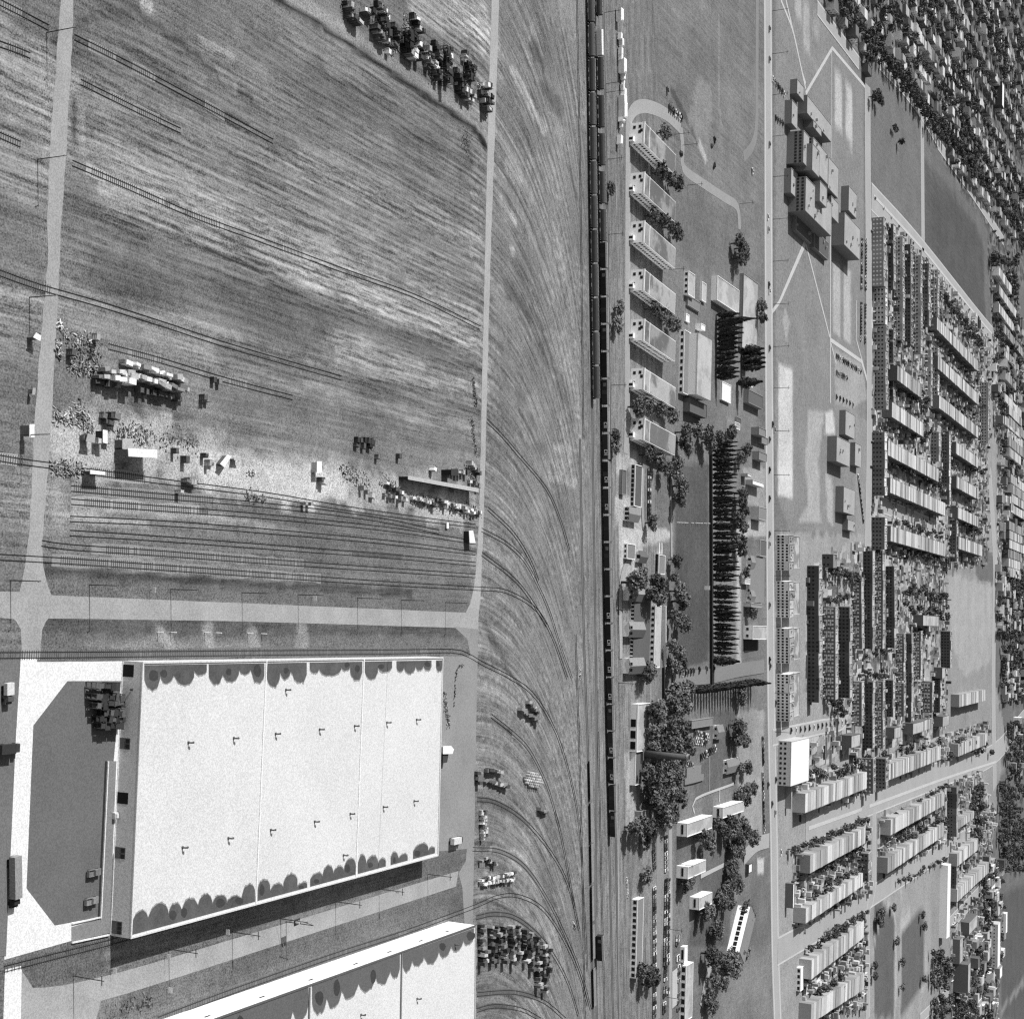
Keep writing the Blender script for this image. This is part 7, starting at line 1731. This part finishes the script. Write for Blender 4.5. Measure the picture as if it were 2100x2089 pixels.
# far quarter at the upper right: streets of small houses under trees
def rightof(poly, x, y):
    for (x0, y0), (x1, y1) in zip(poly[:-1], poly[1:]):
        if y0 <= y <= y1: return x - (x0 + (x1 - x0) * (y - y0) / (y1 - y0 + 1e-9))
    return 1 if y < poly[0][1] else -1
EDGE = [D0(280, -80), D0(300, 40), D0(620, 480), D0(780, 500), D0(1000, 740), D0(1130, 900), D0(1270, 1160), D0(1290, 1300), D0(1640, 1800), D1(1620, 320), D1(1900, 620), D1(1960, 700)]
TREESPOTS = []
ANG2 = math.radians(88.4)
def clump(x, y): return math.sin(x * 0.021 + 1.3) * math.sin(y * 0.013 + 0.4) + 0.6 * math.sin(x * 0.047 - y * 0.019)
for s in range(-9, 14):
    pitch = 50.0 + 6 * math.sin(s * 2.1)
    for off, kd in ((8, 'h'), (19, 't'), (27, 't'), (37, 'h'), (46, 's')):
        X0 = -330 - (s * 51 + off) + 5 * math.sin(s * 3.3)
        skew = ANG2 + math.radians(1.6) * math.sin(s * 1.7)
        j = 0; Y = 1110 + rnd.uniform(0, 12)
        while Y < 2720:
            Y += rnd.uniform(9, 16)
            X = X0 + (Y - 1500) * math.cos(skew) / math.sin(skew) + rnd.uniform(-2.5, 2.5)
            px, py = P(X, Y)
            if py < -70 or py > 780 or px > 2150 or rightof(EDGE, px, py) < 6: continue
            c = clump(X, Y)
            if kd == 'h':
                if rnd.random() < (0.82 if c < 0.75 else 0.35):
                    row_of_units(Vector((X, Y)), ANG2 + rnd.uniform(-0.04, 0.04), rnd.uniform(8, 15), rnd.uniform(6, 11), rnd.choice((4.4, 5.2, 6.0, 7.0, 8.5)), rnd.choice(('white', 'light', 'light', 'mid', 'mid', 'dark')), rnd.choice(('white', 'light', 'light', 'mid', 'dark', 'dark')), 'x', 'x', 16, far=True)
                elif rnd.random() < 0.6: TREESPOTS.append((X, Y, rnd.uniform(3.5, 6.5), rnd.uniform(7, 12)))
            elif kd == 't':
                if rnd.random() < 0.62 + 0.3 * c: TREESPOTS.append((X + rnd.uniform(-3, 3), Y, rnd.uniform(2.6, 6.2) + max(0, c), rnd.uniform(6, 12)))
            elif rnd.random() < 0.32 + 0.25 * c: TREESPOTS.append((X + rnd.uniform(-3, 3), Y, rnd.uniform(2.4, 4.6), rnd.uniform(5, 10)))
# strip of tall trees along the near edge of that quarter
for (x, y) in [D0(800 + i * 16, 470 + i * 22 + (i % 3) * 14) for i in range(28)] + [D0(860 + i * 18, 520 + i * 23) for i in range(30)] + [D0(1230 + i * 22, 1000 + i * 25) for i in range(30)]:
    g = G(x, y); TREESPOTS.append((g.x + rnd.uniform(-5, 5), g.y + rnd.uniform(-8, 8), rnd.uniform(3.5, 5.5), rnd.uniform(9, 13)))
# far terraces at the right: short rows and yards
for (v, x0, y0, x1, y1, n) in ((D1, 1690, 1000, 1870, 1900, 5), (D2, 1720, 150, 1890, 560, 5), (D2, 1740, 690, 1920, 1000, 4), (D2, 1720, 1060, 1900, 1500, 6), (D1, 1660, 560, 1740, 1000, 3)):
    for i in range(n):
        f = (i + 0.5) / n
        A = G(*v(x0 + (x1 - x0) * 0.15, y0 + (y1 - y0) * f))
        row_of_units(A.xy, GRID, rnd.uniform(100, 190), 12, rnd.uniform(8, 10), rnd.choice(('light', 'mid', 'dark')), rnd.choice(('white', 'light', 'mid')), 'x', 'x', 8, far=True)
        for q in range(16): TREESPOTS.append((A.x + 20 + rnd.uniform(-6, 9) + q * 0.6, A.y + q * 11, rnd.uniform(3, 5), rnd.uniform(6, 10)))
for (v, x0, y0, x1, y1, n) in ((D3, 1720, 20, 1960, 920, 220), (D3, 1760, 1080, 1960, 1520, 100), (D4, 1700, 60, 1920, 640, 150), (D4, 1720, 560, 1960, 760, 60), (D4, 1340, 1780, 1650, 1940, 50), (D4, 1560, 640, 1720, 1500, 70), (D4, 1160, 1380, 1300, 1922, 45), (D4, 1480, 1300, 1620, 1800, 40), (D2, 1690, 1400, 1950, 1922, 120),
                               (D1, 1640, 460, 1850, 560, 30), (D1, 1780, 600, 1830, 1240, 40), (D1, 1650, 1180, 1880, 1680, 60), (D3, 1310, 1200, 1640, 1330, 16), (D4, 1480, 80, 1560, 500, 26)):
    for _ in range(n):
        g = G(*v(rnd.uniform(x0, x1), rnd.uniform(y0, y1)))
        TREESPOTS.append((g.x, g.y, rnd.uniform(3.5, 6), rnd.uniform(7, 13)))
for (v, x0, y0, x1, y1, n) in ((D3, 1720, 20, 1960, 920, 60), (D3, 1760, 1080, 1960, 1520, 26), (D2, 1690, 1400, 1950, 1922, 60), (D4, 1580, 640, 1720, 1500, 40), (D4, 1480, 1300, 1640, 1900, 40), (D2, 1700, 100, 1950, 1400, 60), (D1, 1660, 1000, 1950, 1922, 60)):
    for _ in range(n):
        g = G(*v(rnd.uniform(x0, x1), rnd.uniform(y0, y1)))
        row_of_units(g.xy, GRID, rnd.uniform(10, 26), rnd.uniform(8, 12), rnd.uniform(6, 10), rnd.choice(('white', 'light', 'mid', 'dark')), rnd.choice(('white', 'light', 'mid', 'dark')), 'x', 'x', 9, far=True)
# yard trees in dark bands between the terraces
for (v, a, b, n, w) in ((D1, (1260, 800), (1560, 1180), 40, 7), (D1, (1260, 1330), (1560, 1640), 26, 6), (D1, (940, 1500), (1120, 1640), 18, 6), (D2, (870, 560), (1240, 760), 26, 6), (D2, (870, 1030), (1260, 1150), 16, 3), (D2, (880, 1230), (1290, 1340), 22, 5), (D2, (890, 250), (1110, 380), 16, 5), (D3, (950, 30), (1300, 130), 26, 7), (D3, (930, 150), (1300, 260), 18, 4), (D2, (350, 1420), (560, 1480), 16, 4), (D2, (1410, 540), (1560, 640), 10, 4), (D2, (1400, 1040), (1560, 1130), 10, 4),
                        (D3, (640, 1330), (1250, 1240), 10, 5), (D4, (200, 940), (640, 720), 16, 5), (D4, (260, 740), (600, 600), 10, 4), (D4, (230, 1750), (480, 1600), 18, 5), (D4, (880, 500), (1280, 370), 22, 5), (D4, (200, 1330), (640, 1120), 14, 4), (D3, (180, 1480), (620, 1400), 12, 4), (D4, (40, 590), (650, 350), 24, 2), (D3, (780, 1880), (1300, 1560), 26, 2), (D4, (350, 1250), (660, 1060), 14, 2), (D4, (890, 850), (1290, 640), 14, 2), (D0, (860, 950), (930, 1100), 5, 6), (D3, (340, 100), (520, 110), 8, 3), (D3, (590, 700), (820, 690), 10, 3), (D3, (640, 540), (840, 530), 6, 3), (D3, (350, 940), (450, 980), 8, 6)):
    A, B = G(*v(*a)), G(*v(*b))
    for i in range(n):
        p = A.lerp(B, (i + rnd.random()) / n)
        TREESPOTS.append((p.x + rnd.uniform(-w, w), p.y + rnd.uniform(-w, w), rnd.uniform(1.8, 3.6) if w < 4 else rnd.uniform(2.6, 4.6), rnd.uniform(4.5, 8) if w < 4 else rnd.uniform(6, 10)))
# the 120 nearest stand as single trees, the rest as one mass
TREESPOTS.sort(key=lambda q: q[1])
NT = 125
for i, (x, y, r, h) in enumerate(TREESPOTS[:NT]):
    px, py = P(x, y)
    tree((x, y, 0), r, h, '%s nearest small town tree, %s' % (ordinal(i + 1), 'in the upper right streets' if py < 500 else 'among the middle terraces' if py < 1500 else 'among the lower terraces'), 'small town trees', True, 'town_tree')
base = CROWN_S
def far_trees():
    V, Fc, off = [], [], 0
    arrs = []
    for me in base:
        a = np.zeros(len(me.vertices) * 3); me.vertices.foreach_get('co', a); arrs.append(a.reshape(-1, 3))
    for x, y, r, h in TREESPOTS[NT:]:
        a = arrs[rnd.randrange(len(arrs))]; t = rnd.uniform(0, 6.28); c, s = math.cos(t), math.sin(t)
        q = a * np.array([r, r, h * 0.55])
        V.append(np.stack([q[:, 0] * c - q[:, 1] * s + x, q[:, 0] * s + q[:, 1] * c + y, q[:, 2] + h * 0.5], 1))
    V = np.concatenate(V); nq = len(V) // 4
    me = bpy.data.meshes.new('far_trees')
    me.vertices.add(len(V)); me.vertices.foreach_set('co', V.ravel())
    me.loops.add(nq * 4); me.loops.foreach_set('vertex_index', np.arange(nq * 4, dtype=np.int32))
    me.polygons.add(nq); me.polygons.foreach_set('loop_start', np.arange(0, nq * 4, 4, dtype=np.int32)); me.polygons.foreach_set('loop_total', np.full(nq, 4, np.int32))
    me.update(calc_edges=True); me.materials.append(M(0.13, 0.5, 0.06, 0.02, island=0.5, name='far_foliage'))
    return struct(obj('far_trees', me), 'stuff', 'dense mass of far street and park trees')
far_trees()
FW = [M(v, 0.15, 0.3, 0.05, island=0.4, name='far_brick') for v in (0.62, 0.33, 0.13)]
FR = [M(v, 0.2, 0.3, 0.05, island=0.45, name='far_roof') for v in (0.5, 0.3, 0.15)]
struct(FARW.build('far_house_walls', FW), 'stuff', 'mass of far small houses'); struct(FARR.build('far_house_roofs', FR), 'stuff', 'roofs of the far small houses'); struct(FARWIN.build('far_house_windows', MTWIN), 'stuff', 'windows of the far small houses')

# sheds, fences, galleries and washing of the back yards: nobody could count them
YARD = MB()
def yard_clutter(view, pts, n, fences=0.35):
    g = [(p.x, p.y) for p in ground_pts(view, pts)]
    x0, x1 = min(p[0] for p in g), max(p[0] for p in g); y0, y1 = min(p[1] for p in g), max(p[1] for p in g)
    def ins(x, y):
        c = False
        for i in range(len(g)):
            a, b = g[i], g[i - 1]
            if (a[1] > y) != (b[1] > y) and x < (b[0] - a[0]) * (y - a[1]) / (b[1] - a[1]) + a[0]: c = not c
        return c
    k = 0
    while k < n:
        x, y = rnd.uniform(x0, x1), rnd.uniform(y0, y1)
        if not ins(x, y): continue
        k += 1
        if rnd.random() < fences:
            YARD.obox((x, y), AX + rnd.choice((0, math.pi / 2)), rnd.uniform(6, 18), 0.25, 0, rnd.uniform(1.3, 2.0))
        else:
            YARD.obox((x, y), AX, rnd.uniform(1.2, 4.2), rnd.uniform(1.5, 6), 0, rnd.choice((1.0, 1.4, 2.4, 3.0, 4.4, 5.5)))
for (v_, p_), n_ in zip(TOWN, (1700, 1300, 800, 260, 320, 520, 420, 520, 460, 700, 700, 560)):
    yard_clutter(v_, p_, n_)
for s_ in range(0): pass
struct(YARD.build('yard_sheds', M(0.38, 0.15, 0.5, 0.05, island=0.9, name='yard_shed')), 'stuff', 'sheds, fences and washing in the back yards')
# ------------------------------------------------------------------ parked and driving cars
def car_mesh(v):
    mb = MB(); b4 = [(-2.3, -0.85, 0.35), (2.3, -0.85, 0.35), (2.3, 0.85, 0.35), (-2.3, 0.85, 0.35)]
    mb.hexa(b4, [(-2.25, -0.82, 0.9), (2.2, -0.82, 0.82), (2.2, 0.82, 0.82), (-2.25, 0.82, 0.9)], 0)
    mb.hexa([(-1.5, -0.75, 0.86), (1.0, -0.75, 0.84), (1.0, 0.75, 0.84), (-1.5, 0.75, 0.86)], [(-1.0, -0.62, 1.4), (0.35, -0.62, 1.4), (0.35, 0.62, 1.4), (-1.0, 0.62, 1.4)], 1)
    mb.box(-0.98, -0.6, 1.4, 0.33, 0.6, 1.45, 0)
    for x in (-1.4, 1.4):
        for y in (-0.8, 0.66): mb.tube((x, y, 0.33), (x, y + 0.14, 0.33), 0.33, 0.33, 8, 2)
    return mb.mesh('parked_car', [M(v, 0.03, rough=0.35), MGLS, MTYRE])
CARM = [car_mesh(v) for v in (0.75, 0.5, 0.22, 0.08, 0.03, 0.14)]
def car(p, ang, label, group):
    o = obj('parked_car', rnd.choice(CARM)); o.location = (p.x, p.y, 0.05); o.rotation_euler.z = ang
    return tag(o, label, 'car', group)
def carline(view, a, b, n, across, desc, gaps=()):
    A, B = G(*view(*a)), G(*view(*b)); v = B - A
    ang = math.atan2(v.y, v.x) + (math.pi / 2 if across else 0)
    for i in range(n):
        f = i / max(1, n - 1)
        if any(g0 <= f <= g1 for g0, g1 in gaps): continue
        car(A.lerp(B, f), ang + rnd.uniform(-0.04, 0.04) + (math.pi if rnd.random() < 0.4 else 0), '%s car from the top of %s' % (ordinal(i + 1), desc), 'cars of ' + desc)
carline(C4, (730, 165), (738, 300), 5, True, 'the short parked row above the long workshop')
carline(C4, (735, 465), (738, 1075), 20, True, 'the parked row right of the long workshop')
carline(C4, (737, 1240), (735, 1475), 8, True, 'the lowest parked row right of the long workshop')
carline(C4, (826, 60), (828, 320), 9, True, 'the upper parked row beside the pale parking lane')
carline(C4, (830, 400), (818, 1060), 22, True, 'the left file of the long double parked row')
carline(C4, (848, 400), (842, 1060), 22, True, 'the right file of the long double parked row')
carline(C4, (825, 1090), (812, 1440), 12, True, 'the bottom parked row beside the tall white block', ((0.35, 0.45), (0.7, 0.8)))
carline(C4, (845, 1260), (842, 1290), 2, True, 'the pair at the bottom parked row')
carline(C4, (920, 845), (915, 905), 3, True, 'the small group near the lowest slab house lawn')
carline(C4, (922, 1005), (922, 1030), 2, True, 'the pair beside the small white and dark block')
carline(C4, (930, 1080), (925, 1420), 7, True, 'the row against the tall white block', ((0.4, 0.5),))
carline(C2, (692, 10), (690, 390), 13, True, 'the parked row between the long house and the lawn')
carline(C2, (1085, 1590), (1200, 1578), 3, True, 'the cars on the cross lane under the lawn')
carline(C2, (930, 1615), (1040, 1600), 6, True, 'the cluster below the lawn corner')
carline(C3, (1585, 290), (1590, 470), 7, False, 'the file parked along the avenue verge')
carline(C3, (1585, 570), (1595, 1000), 13, False, 'the long avenue file by the slab houses')
carline(C3, (1050, 240), (1150, 270), 9, True, 'the packed corner of the estate car park')
carline(C3, (1060, 300), (1140, 310), 6, True, 'the second file of the estate car park')
carline(C3, (1100, 430), (1210, 360), 9, True, 'the curved file under the estate car park')
carline(C3, (960, 460), (1030, 500), 6, True, 'the file beside the chimney tip')
for k, (x, y) in enumerate(((1640, 230), (1640, 470), (1640, 1140), (1628, 1710), (1632, 1810))):
    car(G(*C0(x, y)), AX, '%s car from the top driving on the upper avenue' % ordinal(k + 1), 'cars on the upper avenue')
for k, (x, y) in enumerate(((1635, 400), (1640, 450), (1640, 900), (1665, 1500), (1680, 1540), (1640, 1620), (1640, 1860))):
    car(G(*C1(x, y)), AX, '%s car from the top on the avenue beside the poplar block' % ordinal(k + 1), 'cars on the avenue beside the poplar block')
for k, (x, y) in enumerate(((1640, 240), (1640, 520), (1640, 600), (1640, 1080), (1640, 1510), (1645, 1560), (1690, 1850))):
    car(G(*C2(x, y)), AX, '%s car from the top on the avenue behind the long poplar row' % ordinal(k + 1), 'cars on the avenue behind the long poplar row')
for k, (x, y) in enumerate(((1630, 650), (1660, 800), (1690, 610), (1685, 870), (1730, 1180))):
    car(G(*C3(x, y)), AX, '%s car from the top on the lower avenue' % ordinal(k + 1), 'cars on the lower avenue')
carline(C0, (1690, 930), (1745, 970), 4, True, 'the school forecourt')
carline(C0, (1665, 620), (1755, 740), 7, True, 'the school drive')
carline(D1, (640, 350), (632, 1140), 34, True, 'the left file of the school car park', ((0.5, 0.62),))
carline(D1, (672, 350), (665, 1160), 34, True, 'the right file of the school car park', ((0.5, 0.62),))
carline(D1, (440, 1270), (630, 1390), 16, True, 'the file parked in the dusty school yard')
carline(D1, (440, 1400), (520, 1440), 9, True, 'the second file in the dusty school yard')
carline(D1, (440, 1590), (570, 1650), 6, True, 'the last file in the dusty school yard')
carline(D3, (80, 1145), (510, 1075), 14, True, 'the curved town street file')
carline(D4, (50, 600), (660, 350), 16, False, 'the file along the lower boulevard kerb')
carline(D2, (610, 680), (650, 1030), 12, False, 'the file beside the smaller school')
carline(D1, (745, 25), (1560, 985), 18, False, 'the file along the diagonal field street')
for k, (x, y) in enumerate(((1208, 1102), (1190, 1145), (945, 1210), (1205, 1305), (1505, 1350), (835, 715))):
    car(G(*C0(x, y)), rnd.uniform(0, 3), '%s car from the top on the rough grass behind the blocks' % ordinal(k + 1), 'cars on the rough grass')
carline(C0, (850, 850), (945, 930), 7, True, 'the cluster parked at the loop of the back street')
